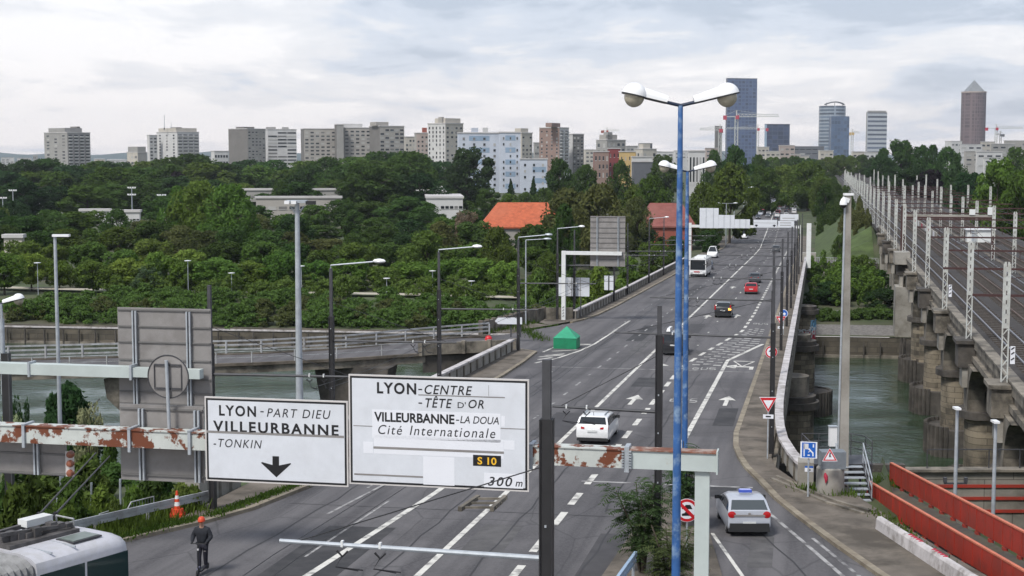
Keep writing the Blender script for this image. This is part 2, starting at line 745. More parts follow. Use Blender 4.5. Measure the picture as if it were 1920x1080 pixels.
M['oldconcrete'] = mat('old_concrete', (0.21, 0.185, 0.15), 0.9, var=0.35, scale=0.8, bump=0.2, bscale=12, dirt=(0.045, 0.04, 0.032), dscale=0.5, damt=0.85)
M['darkconcrete'] = mat('stained_concrete', (0.085, 0.075, 0.065), 0.9, var=0.4, scale=0.7, bump=0.2, bscale=12, dirt=(0.03, 0.027, 0.024), dscale=0.5, damt=0.7)
M['palecap'] = mat('parapet_cap', (0.50, 0.47, 0.465), 0.8, var=0.2, scale=1.0, dirt=(0.17, 0.145, 0.125), dscale=1.6, damt=0.75, dthr=(0.47, 0.66))
M['black'] = mat('black_paint', (0.022, 0.021, 0.023), 0.5, var=0.2, scale=3)
M['darkgrey'] = mat('dark_grey_paint', (0.055, 0.055, 0.06), 0.5, var=0.2, scale=3)
M['galv'] = mat('galvanised_steel', (0.42, 0.45, 0.48), 0.5, metal=0.35, var=0.15, scale=4)
M['railsteel'] = mat('guard_rail_steel', (0.40, 0.41, 0.42), 0.55, metal=0.2, var=0.2, scale=2, dirt=(0.17, 0.14, 0.11), dscale=1.5, damt=0.5)
M['whitepaint'] = mat('white_paint', (0.70, 0.71, 0.70), 0.5, var=0.06, scale=2, dirt=(0.35, 0.33, 0.28), dscale=1.0, damt=0.5, dthr=(0.55, 0.75))
M['palegreen'] = mat('pale_gantry_paint', (0.47, 0.52, 0.50), 0.55, var=0.1, scale=1.0, dirt=(0.36, 0.25, 0.13), dscale=1.1, damt=0.5, dthr=(0.60, 0.72))
M['rusty'] = mat('rusty_gantry_paint', (0.49, 0.51, 0.48), 0.65, var=0.12, scale=2.0, dirt=(0.15, 0.042, 0.016), dscale=1.9, damt=1.0, dthr=(0.49, 0.53), bump=0.25, bscale=18)
M['signback'] = mat('sign_back_aluminium', (0.27, 0.255, 0.245), 0.6, metal=0.15, var=0.1, scale=1.2, dirt=(0.16, 0.145, 0.135), dscale=1.0, damt=0.45)
M['signwhite'] = mat('sign_white_film', (0.66, 0.68, 0.72), 0.45, var=0.05, scale=2, dirt=(0.54, 0.55, 0.57), dscale=1.1, damt=0.35)
M['signpatch'] = mat('sign_white_patch', (0.76, 0.77, 0.81), 0.45, var=0.02, scale=2)
M['signedge'] = mat('sign_edge_pale', (0.58, 0.55, 0.53), 0.5, var=0.05)
M['ink'] = mat('sign_black_film', (0.012, 0.012, 0.014), 0.4)
M['yellow'] = mat('sign_yellow_film', (0.85, 0.48, 0.03), 0.4)
M['signred'] = mat('sign_red_film', (0.55, 0.012, 0.02), 0.4)
M['signblue'] = mat('sign_blue_film', (0.012, 0.11, 0.46), 0.4)
M['polebluepaint'] = mat('blue_pole_paint', (0.030, 0.105, 0.29), 0.5, var=0.3, scale=1.6, dirt=(0.24, 0.34, 0.46), dscale=3.0, damt=0.8, dthr=(0.5, 0.66))
M['darkblue'] = mat('dark_blue_paint', (0.012, 0.022, 0.05), 0.45, var=0.2)
M['lampwhite'] = mat('lamp_white_shell', (0.80, 0.80, 0.80), 0.3, var=0.03)
M['lampglass'] = mat('lamp_bowl_plastic', (0.42, 0.38, 0.30), 0.15, var=0.2, scale=6)
M['glass'] = mat('window_glass', (0.018, 0.022, 0.026), 0.08, spec=0.6)
M['glasslit'] = mat('rear_glass_grey', (0.06, 0.07, 0.075), 0.1, spec=0.6)
M['rubber'] = mat('tyre_rubber', (0.018, 0.018, 0.019), 0.85)
M['alloy'] = mat('wheel_alloy', (0.35, 0.35, 0.36), 0.35, metal=0.6)
M['taillight'] = mat('tail_light_red', (0.42, 0.008, 0.01), 0.2)
M['amber'] = mat('lit_indicator', (0.9, 0.35, 0.03), 0.3, emit=((1.0, 0.45, 0.08), 2.5))
M['headlight'] = mat('headlight_glass', (0.6, 0.6, 0.6), 0.1)
M['plate'] = mat('number_plate', (0.62, 0.63, 0.62), 0.4)
M['trim'] = mat('black_plastic', (0.02, 0.02, 0.021), 0.6)
for k, c in (('carwhite', (0.78, 0.78, 0.78)), ('carsilver', (0.42, 0.44, 0.49)), ('carblack', (0.012, 0.012, 0.015)), ('carred', (0.48, 0.012, 0.02)), ('cargrey', (0.07, 0.075, 0.085)), ('carblue', (0.03, 0.05, 0.1))):
	M[k] = mat(k + '_paint', c, 0.3, coat=0.6, var=0.03)
M['green'] = mat('green_tarp', (0.008, 0.22, 0.10), 0.6, var=0.22, scale=1.6, bump=0.3, bscale=2.5)
M['redpaint'] = mat('red_parapet_paint', (0.34, 0.032, 0.018), 0.6, var=0.12, scale=0.8, dirt=(0.20, 0.038, 0.026), dscale=1.1, damt=0.6)
M['redtop'] = mat('faded_red_rail', (0.55, 0.16, 0.09), 0.6, var=0.15, scale=2)
M['orange'] = mat('orange_plastic', (0.60, 0.062, 0.018), 0.5)
M['bark'] = mat('tree_bark', (0.07, 0.055, 0.04), 0.95, var=0.3, scale=3)
M['ballast'] = mat('track_ballast', (0.047, 0.042, 0.039), 0.95, var=0.4, scale=1.5, bump=0.5, bscale=8, dirt=(0.04, 0.033, 0.03), dscale=0.15, damt=0.7)
M['rail'] = mat('rail_steel', (0.36, 0.36, 0.38), 0.35, metal=0.7, var=0.15)
M['rustrail'] = mat('rusty_rail', (0.14, 0.1, 0.08), 0.6, metal=0.3, var=0.2)
M['sleeper'] = mat('track_sleeper', (0.075, 0.064, 0.056), 0.9, var=0.3)
M['rustbrown'] = mat('brown_mast_paint', (0.055, 0.022, 0.02), 0.7, var=0.2)
M['mastpale'] = mat('pale_mast_paint', (0.50, 0.515, 0.49), 0.6, var=0.12, scale=1.5, dirt=(0.25, 0.2, 0.15), dscale=1.2, damt=0.4)
M['stone'] = None


def stone(name, col, mortar, bw=1.1, bh=0.5, var=0.35, stain=(0.05, 0.045, 0.035), samt=0.75):
	m = bpy.data.materials.new(name)
	m.use_nodes = True
	t = m.node_tree
	L = t.links.new
	bs = t.nodes['Principled BSDF']
	bs.inputs['Roughness'].default_value = 0.9
	co = t.nodes.new('ShaderNodeTexCoord').outputs['Object']
	sp = t.nodes.new('ShaderNodeSeparateXYZ')
	L(co, sp.inputs[0])
	ad = t.nodes.new('ShaderNodeMath')
	L(sp.outputs[0], ad.inputs[0])
	L(sp.outputs[1], ad.inputs[1])
	cb = t.nodes.new('ShaderNodeCombineXYZ')
	L(ad.outputs[0], cb.inputs[0])
	L(sp.outputs[2], cb.inputs[1])
	br = t.nodes.new('ShaderNodeTexBrick')
	L(cb.outputs[0], br.inputs['Vector'])
	br.inputs['Scale'].default_value = 1.0
	br.inputs['Brick Width'].default_value = bw
	br.inputs['Row Height'].default_value = bh
	br.inputs['Mortar Size'].default_value = 0.02
	br.inputs['Color1'].default_value = (*[c * (1 - var) for c in col], 1)
	br.inputs['Color2'].default_value = (*[c * (1 + var) for c in col], 1)
	br.inputs['Mortar'].default_value = (*mortar, 1)
	n = t.nodes.new('ShaderNodeTexNoise')
	n.inputs['Scale'].default_value = 0.45
	n.inputs['Detail'].default_value = 8
	n.inputs['Roughness'].default_value = 0.65
	L(co, n.inputs['Vector'])
	r = t.nodes.new('ShaderNodeMapRange')
	r.inputs[1].default_value, r.inputs[2].default_value, r.inputs[4].default_value = 0.46, 0.66, samt
	L(n.outputs[0], r.inputs[0])
	mx = t.nodes.new('ShaderNodeMix')
	mx.data_type = 'RGBA'
	L(r.outputs[0], mx.inputs[0])
	L(br.outputs[0], mx.inputs[6])
	mx.inputs[7].default_value = (*stain, 1)
	L(mx.outputs[2], bs.inputs['Base Color'])
	bn = t.nodes.new('ShaderNodeBump')
	bn.inputs['Strength'].default_value = 0.5
	bn.inputs['Distance'].default_value = 0.05
	L(br.outputs['Fac'], bn.inputs['Height'])
	bn.invert = True
	L(bn.outputs[0], bs.inputs['Normal'])
	return m


M['stone'] = stone('pier_stone', (0.22, 0.185, 0.135), (0.08, 0.065, 0.05), samt=0.88)
M['quay'] = stone('quay_wall_stone', (0.105, 0.09, 0.068), (0.035, 0.03, 0.026), 2.2, 0.7, 0.3)
M['lowwall'] = stone('retaining_wall_concrete', (0.27, 0.25, 0.215), (0.09, 0.08, 0.07), 3.0, 1.7, 0.12, samt=0.6)

# ------------------------------------------------------------------ ground, river, hills
def sheet(name, us, vs, zf, m, off=True):
	nu, nv = len(us), len(vs)
	V, F = [], []
	for a in us:
		for v in vs:
			V.append(zf(a, v))
	for i in range(nu - 1):
		for j in range(nv - 1):
			F.append((i * nv + j, i * nv + j + 1, (i + 1) * nv + j + 1, (i + 1) * nv + j))
	me = bpy.data.meshes.new(name)
	me.from_pydata(V, [], F)
	me.materials.append(m)
	me.polygons.foreach_set('use_smooth', [True] * len(me.polygons))
	return link(name, me)


vs = sorted(set([-3500, -2200, -1400, -900, -600, -420, -320, -250, -200, -160, -130, -110] + [x for x in range(-100, -30, 5)]
				+ [x * 1.0 for x in range(-30, 46, 1)] + [48, 52, 58, 66, 76, 90, 110, 140, 180, 240, 330, 460, 700, 1100, 1700, 2500, 3600]))
ss = [0, 1, 3, 6, 10, 15, 20, 26, 34, 44] + list(range(54, 260, 8)) + [275, 300, 340, 390, 450, 520, 600, 700, 850, 1050, 1300, 1700, 2300, 3000, 4000, 5200, 6500]
tag(sheet('ground', ss, vs, lambda s, v: tuple(UVZ(s + ubank(v), v, far_ground(s + ubank(v), v))), M['soil']), kind='structure')
vs2 = [-220, -140, -100, -80, -65] + list(range(-55, -27, 3)) + [x * 0.7 for x in range(-38, 16)] + [14, 20, 28, 40, 60, 90]
us2 = [-30, -10, 5, 15, 25] + [30 + 2 * k for k in range(0, 36)]
tag(sheet('near_bank_ground', us2, vs2, lambda u, v: tuple(UVZ(u, v, near_ground(u, v))), M['soil']), kind='structure')
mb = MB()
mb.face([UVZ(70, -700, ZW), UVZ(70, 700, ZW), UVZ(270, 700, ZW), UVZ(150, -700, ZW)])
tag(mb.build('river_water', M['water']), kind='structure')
# quay along the far bank
def poly_wall(path, thick, z0, z1, mb, m=0):
	"""path: (u, v) list."""
	for (a, b) in zip(path[:-1], path[1:]):
		p, q = UVZ(*a, z0), UVZ(*b, z0)
		d = (q - p).normalized()
		nrm = Vector((-d.y, d.x, 0)) * thick
		za = z1 if not isinstance(z1, tuple) else z1[0]
		mb.hexa([p, q, q + nrm, p + nrm] + [Vector((k.x, k.y, za)) for k in (p, q, q + nrm, p + nrm)], m)


q = thing('quay_wall', 'long dark stone quay wall along the far river bank with a pale ledge at the waterline', 'quay wall', UVZ(ubank(-20), -20, ZW))
mb = MB()
poly_wall([(ubank(400), 400), (ubank(-400), -400)][::-1], 0.9, ZW - 1, -11.25, mb)
mb.build('wall', M['quay'], q, loc=q.location)
mb = MB()
poly_wall([(ubank(-400) - 0.5, -400), (ubank(400) - 0.5, 400)], 0.55, ZW - 1, ZW + 0.35, mb)
mb.build('ledge', M['oldconcrete'], q, loc=q.location)
mb = MB()
poly_wall([(ubank(-400) - 0.12, -400), (ubank(-3) - 0.12, -3)], 0.7, -11.65, -11.4, mb)
mb.build('coping', M['palecap'], q, loc=q.location)
mb = MB()
for k in range(70):
	v = -150 + k * 2.6 + rnd.uniform(-0.4, 0.4)
	if v < 30:
		mb.rbox(ubank(v) - 0.62, ubank(v) - 0.40, v, v + 0.16, ZW - 0.5, -11.8)
mb.build('fender_pile', M['darkconcrete'], q, loc=q.location)
# sloping stone apron on the right half of the far bank
# far hills
def hill(name, d, x0, x1, prof, col):
	mb2 = MB()
	n = len(prof)
	top = [(x0 + (x1 - x0) * i / (n - 1), h) for i, h in enumerate(prof)]
	lo = [Vector((x, d, -20)) for x, h in top]
	hi = [Vector((x, d + 700, EYE + h)) for x, h in top]
	bk = [Vector((x, d + 1500, -20)) for x, h in top]
	mb2.strip(lo, hi)
	mb2.strip(hi, bk)
	return tag(mb2.build(name, col, smooth=True), kind='structure')


M['hill'] = mat('hill_woods', (0.07, 0.10, 0.10), 0.95, var=0.25, scale=0.01)
pr = []
for i in range(120):
	x = i / 119
	pr.append(6 + 14 * noise.noise((x * 9, 1.3, 0)) + 10 * noise.noise((x * 31, 4.3, 0)) + 16 * math.exp(-((x - 0.56) / 0.045) ** 2) + 10 * math.exp(-((x - 0.66) / 0.05) ** 2) + 6 * math.exp(-((x - 0.25) / 0.06) ** 2) + 8 * math.exp(-((x - 0.93) / 0.05) ** 2))
hill('hills', 5200, -2400, 2500, pr, M['hill'])

# ------------------------------------------------------------------ carriageway, kerbs, footways, markings
LE = [(18, -46), (35, -34), (45, -27.5), (50.6, -25.1), (54, -23.5), (57, -22.5), (62, -21.8), (103.6, -21.7), (112, -21.9), (119.5, -22.3), (121, -23.9)]
RE = [(18, 14), (40, 6.3), (46, 4.3), (51.8, 2.2), (56, 0.8), (60.2, -0.5), (64, -1.6), (67.7, -2.4), (71, -3.2), (73.7, -3.65), (77, -4.05), (81, -4.25), (110, -4.2), (363, -4.2), (1500, -4.0)]
FE = [(148, -24.0), (151.6, -23.3), (158, -22.8), (170, -22.5), (363, -21.9), (1500, -21.5)]


def interp(path, u):
	if u <= path[0][0]:
		return path[0][1]
	for (a, b), (c, d) in zip(path[:-1], path[1:]):
		if u <= c:
			return b + (d - b) * (u - a) / (c - a)
	return path[-1][1]


def left_edge(u):
	if u <= 121:
		return interp(LE, u)
	if u < 148:
		return -24.0
	return interp(FE, u)


us = sorted(set([p[0] for p in LE + RE + FE] + list(range(18, 300, 6)) + [300 + 15 * k for k in range(0, 12)] + [500, 560, 640, 740, 860, 1000, 1200, 1500]))
mb = MB()
mb.strip([R(u, left_edge(u)) for u in us], [R(u, interp(RE, u)) for u in us])
tag(mb.build('road', M['asphalt']), kind='structure')
# slip road leaving over its own ramp bridge
RN = [(121, -23.9), (121.0, -25.2), (118.5, -29.5), (117.6, -30.8), (112.9, -37.0), (109.5, -42.8), (101.6, -60.2), (92, -78), (70, -108)]
RF = [(148, -24.0), (143.6, -25.2), (137, -26.6), (133.0, -28.4), (125.9, -33.3), (119.2, -39.0), (114.9, -44.9), (107, -63), (97, -81), (75, -112)]
RF_ = [(148, -24.0), (143.6, -25.2), (134, -28.2), (129.0, -31.3), (119.2, -39.0), (114.9, -44.9), (107, -63), (97, -81), (75, -112)]


def slip(p, dz=0.0):
	u, v = p
	return UVZ(u, v, rz(min(max(u, 119), 148)) * (1 if v > -30 else 1) + dz) if v > -30 else UVZ(u, v, -3.2 + dz)


mb = MB()
mb.strip([slip(p, -0.006) for p in RF_], [slip(p, -0.006) for p in RN])
tag(mb.build('slip_road', M['asphalt']), kind='structure')


def offs(path, d):
	out = []
	for i, p in enumerate(path):
		a, b = path[max(i - 1, 0)], path[min(i + 1, len(path) - 1)]
		t = Vector((b[0] - a[0], b[1] - a[1])).normalized()
		out.append((p[0] - t.y * d, p[1] + t.x * d))
	return out


def kerb(path, d, fn=R, w=0.28, h=0.14):
	o2 = offs(path, d)
	mb2 = MB()
	for i in range(len(path) - 1):
		a, b, c, e = path[i], path[i + 1], o2[i + 1], o2[i]
		mb2.hexa([fn(*a, -0.3), fn(*b, -0.3), fn(*c, -0.3), fn(*e, -0.3), fn(*a, h), fn(*b, h), fn(*c, h), fn(*e, h)])
	return mb2, o2


def dense(path, step=4.0):
	out = [path[0]]
	for a, b in zip(path[:-1], path[1:]):
		n = max(1, int(math.hypot(b[0] - a[0], b[1] - a[1]) / step))
		out += [(a[0] + (b[0] - a[0]) * k / n, a[1] + (b[1] - a[1]) * k / n) for k in range(1, n + 1)]
	return out


Rr = lambda u, v, dz=0: R(u, v, dz)
mb, kr = kerb([p for p in dense(RE, 5) if p[0] < 420], 0.28)
tag(mb.build('kerb', M['kerb']), kind='structure')
mb, kl = kerb(dense(LE, 5), -0.28)
tag(mb.build('kerb', M['kerb']), kind='structure')
mb, kf = kerb([p for p in dense(FE, 5) if p[0] < 420], -0.28)
tag(mb.build('kerb', M['kerb']), kind='structure')
# footways
mb = MB()
for (a, b) in zip(kr[:-1], kr[1:]):
	if a[0] > 66:
		mb.face([R(*a, 0.13), R(a[0], -2.0 + max(0, (72 - a[0]) * 0.3), 0.13), R(b[0], -2.0 + max(0, (72 - b[0]) * 0.3), 0.13), R(*b, 0.13)])
	elif a[0] > 25:
		mb.face([R(*a, 0.13), R(a[0], a[1] + 3.5, 0.13), R(b[0], max(b[1] + 3.5, -0.2), 0.13), R(*b, 0.13)])
tag(mb.build('footway', M['path']), kind='structure')
mb = MB()
for (a, b) in zip(kl[:-1], kl[1:]):
	if a[0] > 52:
		mb.face([R(*b, 0.13), R(b[0], -24.6, 0.13), R(a[0], -24.6, 0.13), R(*a, 0.13)])
tag(mb.build('footway', M['path']), kind='structure')
mb = MB()
for (a, b) in zip(kf[:-1], kf[1:]):
	mb.face([R(*b, 0.13), R(b[0], -24.6, 0.13), R(a[0], -24.6 if a[0] > 152 else -27.5 + (a[0] - 148) * 0.7, 0.13), R(*a, 0.13)])
fw = [(148, -24.3), (143.6, -25.5), (137, -27.6), (134, -28.6)]
for a, b in zip(fw[:-1], fw[1:]):
	mb.face([R(*a, 0.13), R(*b, 0.13), R(b[0] + 2.6, b[1] - 1.6, 0.13), R(a[0] + 2.6, a[1] - 1.6 - 1.4, 0.13)])
tag(mb.build('footway', M['path']), kind='structure')


class Marks:
	def __init__(self):
		self.mb = MB()

	def line(self, path, w, h=0.012):
		path = dense(path, 6)
		a, b = offs(path, w / 2), offs(path, -w / 2)
		for i in range(len(path) - 1):
			self.mb.face([R(*a[i], h), R(*a[i + 1], h), R(*b[i + 1], h), R(*b[i], h)])

	def dashes(self, path, w, on, off, start=0.0, h=0.012):
		path = dense(path, 0.5)
		L = start
		seg = []
		for a, b in zip(path[:-1], path[1:]):
			L += math.hypot(b[0] - a[0], b[1] - a[1])
			if (L % (on + off)) < on:
				seg.append(b)
			elif seg:
				if len(seg) > 1:
					self.line([seg[0], seg[-1]], w, h)
				seg = []

	def poly(self, pts, h=0.012):
		self.mb.face([R(u, v, h) for u, v in pts])

	def arrow(self, u, v, s=1.0, turn=None):
		if turn is None:
			self.poly([(u - 2.2 * s, v - 0.13), (u - 2.2 * s, v + 0.13), (u + 0.3 * s, v + 0.13), (u + 0.3 * s, v - 0.13)])
			self.poly([(u + 0.3 * s, v - 0.55), (u + 0.3 * s, v + 0.55), (u + 2.4 * s, v)])
		else:
			self.poly([(u - 1.8 * s, v + 0.5), (u - 1.8 * s, v + 0.8), (u + 0.5 * s, v + 0.8), (u + 0.5 * s, v + 0.5)])
			self.poly([(u - 0.1, v - 0.5), (u - 0.1, v + 0.5), (u + 0.5, v + 0.5), (u + 0.5, v - 0.5)])
			self.poly([(u - 1.1, v - 0.5), (u + 1.5, v - 0.5), (u + 0.2, v - 1.5)])

	def letters(self, u, v, txt, w, L):
		"""Letters stretched along the road."""
		strokes = {'B': [((0, 0), (0, 1)), ((0, 0), (.8, .1)), ((0, .5), (.8, .5)), ((0, 1), (.8, .9)), ((.9, .1), (.9, .45)), ((.9, .55), (.9, .9))],
				   'U': [((0, 0.1), (0, 1)), ((1, 0.1), (1, 1)), ((0, 0), (1, 0))], 'S': [((0, 0), (1, 0)), ((1, 0), (1, .5)), ((0, .5), (1, .5)), ((0, .5), (0, 1)), ((0, 1), (1, 1))]}
		for k, ch in enumerate(txt):
			for (a, b) in strokes[ch]:
				p = (u + a[1] * L, v + (k * 1.45 + a[0]) * w)
				q_ = (u + b[1] * L, v + (k * 1.45 + b[0]) * w)
				self.line([p, q_], 0.11 if abs(p[0] - q_[0]) > 0.3 else 0.3)


mk = Marks()
mk.line([(20, -13.3), (75, -13.05), (320, -13.05), (363, -13.3), (620, -13.0)], 0.24)
mk.dashes([(40, -9.98), (112, -9.85)], 0.30, 3.0, 1.35, 0.8)
mk.dashes([(112, -9.8), (122, -9.0), (143, -6.8), (163, -6.55), (363, -6.6)], 0.30, 3.0, 1.35, 0.5)
mk.line([(74, -6.72), (117.5, -6.7)], 0.28)
mk.line([(117.5, -6.7), (131.2, -4.45)], 0.32)
mk.line([(18, -17.6), (47.5, -16.85), (54.1, -16.5), (62.4, -16.1), (72, -15.95)], 0.26)
mk.dashes([(165, -9.8), (363, -9.75)], 0.14, 3.0, 8.0, 0)
mk.dashes([(345, -10.3), (620, -9.6)], 0.16, 3.0, 5.0, 0)
mk.dashes([(128, -9.9), (166, -9.8)], 0.14, 1.5, 11, 0)
for (u, v) in ((93.4, -11.2), (159, -11.3), (160.5, -8.3), (210, -11.4), (211, -8.2)):
	mk.arrow(u, v)
mk.arrow(94.3, -5.4)
mk.arrow(112.5, -11.4, 0.6)
mk.arrow(113.2, -5.3, 0.8, 'left')
mk2 = Marks()
mk2.letters(93.2, -8.9, 'BUS', 0.42, 1.5)
mk2.letters(110.9, -8.9, 'BUS', 0.42, 1.3)
mk2.letters(151, -6.1, 'BUS', 0.36, 1.6)
# chequered bus gate
for i in range(17):
	u = 113.6 + i * 1.95
	vl = np.interp(u, [112, 122, 143, 163], [-9.4, -8.6, -6.4, -6.2])
	vr = np.interp(u, [112, 117.5, 131, 150], [-6.9, -6.9, -4.7, -4.7])
	w3 = (vr - vl) / 3
	for k in range(3):
		if vr - vl > 0.9:
			a = u + (0.65 if k % 2 else 0)
			mk2.poly([(a, vl + k * w3 + 0.1), (a + 0.6, vl + k * w3 + 0.1), (a + 0.6, vl + (k + 1) * w3 - 0.1), (a, vl + (k + 1) * w3 - 0.1)])
# give-way triangle
for a, b in (((117.2, -6.2), (117.2, -4.6)), ((117.2, -6.2), (113.6, -5.4)), ((113.6, -5.4), (117.2, -4.6))):
	mk.line([a, b], 0.14 if a[0] != b[0] else 0.35)
# nose of the slip road, with chevrons
mk.line([(112, -21.1), (115.7, -20.0), (122, -19.1), (127.6, -18.75), (152, -18.7)], 0.22)
mk.line([(120.0, -21.9), (129, -21.4), (138, -23.4)], 0.2)
for u in (114.5, 117.5, 120.8, 125.5):
	mk.line([(u, -21.3), (u + 1.6, np.interp(u, [112, 122, 128], [-20.9, -19.2, -18.8]))], 0.3)
mk.line([(116.3, -21.6), (118.2, -19.9)], 0.3)
mk.line([(126.8, -21.4), (127.4, -18.9)], 0.3)
# median of the near junction
mk.line([(46, -1.2), (57.0, -3.75)], 0.14)
tag(mk.mb.build('road_markings', M['paint']), kind='structure')
tag(mk2.mb.build('chequer_markings', M['midpaint']), kind='structure')
mk = Marks()
mk.dashes([(74, -15.9), (320, -15.85)], 0.15, 2.2, 3.0, 0.6)
mk.dashes([(126, -19.0), (330, -18.9)], 0.12, 1.2, 7.0, 0.6)
mk.dashes([(62, -19.3), (112, -18.8)], 0.12, 3.5, 5.0, 0.6)
mk.line([(57, -19.3), (66, -18.6)], 0.13)
mk.line([(50, -17.8), (60, -17.6)], 0.1)
mk.line([(66.2, -10.3), (66.4, -2.6)], 0.28)
mk.line([(109.9, -20.0), (110.1, -4.5)], 0.2)
mk.line([(18, 10), (40, 4.3), (50, 1.5), (56, -0.2), (62.5, -2.1)], 0.16)
mk.line([(22, 10), (40, 5.0), (50, 2.1), (57, 0.05)], 0.14)
tag(mk.mb.build('worn_road_markings', M['wornpaint']), kind='structure')

for k_, c_ in enumerate(((0.030, 0.029, 0.031), (0.098, 0.093, 0.092), (0.05, 0.047, 0.05))):
	mk = Marks()
	for u, v, du, dv in (((46, -18.5, 9, 2.6), (84, -5.6, 7, 1.1), (131, -16.5, 16, 1.4), (64, -4.9, 2.2, 1.6), (100, -12.2, 5, 1.6)), ((52, -12.6, 4.5, 1.5), (70, -20.4, 22, 1.2), (120, -15.0, 12, 0.9), (52, -2.2, 6, 0.8), (170, -11.4, 30, 0.8)), ((44, -7.9, 12, 1.0), (78, -15.0, 9, 2.0), (140, -12.2, 10, 1.4), (90, -20.8, 14, 0.8), (190, -17, 25, 1.6)))[k_]:
		mk.poly([(u, v), (u + du, v - .05), (u + du + .2, v + dv), (u + .1, v + dv + .06)], 0.005)
	tag(mk.mb.build('road_patch', mat('road_patch_%s' % ('dark', 'pale', 'grey')[k_], c_, 0.85, var=0.2, scale=1.2, dirt=(0.06, 0.057, 0.058), dscale=0.7, damt=0.8)), kind='structure')

mk = Marks()
for pth in ([(30, -14.6), (160, -14.4), (300, -14.5)], [(40, -11.5), (120, -11.4)], [(60, -8.4), (108, -8.2)], [(70, -18.1), (200, -18.2)], [(128, -11.3), (330, -11.4)], [(34, -20.5), (60, -19.9), (110, -19.6)], [(30, -8.0), (62, -7.6)], [(44, 1.9), (60, -2.6)], [(86, -21.4), (86.5, -4.4)], [(136, -18.5), (136.2, -4.5)], [(58.5, -21.5), (59, -7.2)], [(178, -22), (178.3, -4.5)], [(73.5, -21), (74.2, -13)]):
	mk.line([(a + .15 * math.sin(a), b + .07 * math.sin(a * 1.7)) for a, b in dense(pth, 2.2)], 0.07, 0.007)
tag(mk.mb.build('tar_seams', mat('tar_seam', (0.034, 0.032, 0.034), 0.75)), kind='structure')

# joints, rails and dirt strips set in the right footway
mb = MB()
g1 = [(68.5, -1.6), (63.6, 0.9), (61.8, 2.3)]
for off_, hgt in ((0, 0.16), (-0.55, 0.15)):
	pp = [(a + off_, b + off_ * 0.4) for a, b in g1]
	for a, b in zip(pp[:-1], pp[1:]):
		mb.bar(R(*a, hgt), R(*b, hgt), 0.16, 0.12)
tag(mb.build('footway_edging', M['oldconcrete']), kind='structure')

# ------------------------------------------------------------------ road bridge
rb = thing('road_bridge', 'long grey road bridge carrying the wide avenue over the river on round stone piers', 'bridge', R(160, -12, -3))
mb = MB()
st = [66 + 8 * k for k in range(29)]
for a, b in zip(st[:-1], st[1:]):
	mb.hexa([R(a, -24.9, -1.5), R(a, -1.75, -1.5), R(b, -1.75, -1.5), R(b, -24.9, -1.5),
			 R(a, -24.9, -0.05), R(a, -1.75, -0.05), R(b, -1.75, -0.05), R(b, -24.9, -0.05)])
mb.build('deck', M['oldconcrete'], rb, loc=rb.location)
tops = [(66.5, -0.15), (67.7, -0.55), (70, -0.95), (74, -1.45), (78, -1.7), (82, -1.85), (87, -1.95)] + [(95 + 7 * k, -2.0) for k in range(29)]


def parapet(path, side, gate=None):
	cap, pan = MB(), MB()
	for a, b in zip(path[:-1], path[1:]):
		cap.bar(R(*a, 1.03), R(*b, 1.03), 0.46, 0.14)
		pan.bar(R(*a, 0.5), R(*b, 0.5), 0.12, 0.92)
	acc = 0
	dd = dense(path, 0.35)
	for a, b in zip(dd[:-1], dd[1:]):
		acc += math.hypot(b[0] - a[0], b[1] - a[1])
		if acc > 2.1:
			acc = 0
			p = R(*b, 0.46)
			POSTS.append(p)
	cap.build('parapet_cap', M['palecap'], rb, loc=rb.location)
	pan.build('parapet_panel', M['concrete'], rb, loc=rb.location)

POSTS = []


parapet(tops, 1)
parapet([(70, -24.3), (95, -24.3), (119.3, -24.35)], -1)
parapet([(151, -24.2), (190, -23.9), (260, -24.2), (292, -24.2)], -1)
POSTS.sort(key=lambda p: p.y)
PM_ = MB()
PM_.box((0, 0, 0), (0.3, 0.26, 0.98), 0, tuple(DU), tuple(DV))
PM_ = PM_.mesh('parapet_post', M['oldconcrete'])
for p in POSTS[:100]:
	link('parapet_post', PM_, rb).location = p - rb.location
mb = MB()
for p in POSTS[100:]:
	mb.box(p, (0.3, 0.26, 0.98), 0, tuple(DU), tuple(DV))
tag(mb.build('distant_parapet_posts', M['oldconcrete'], rb, loc=rb.location), kind='stuff')
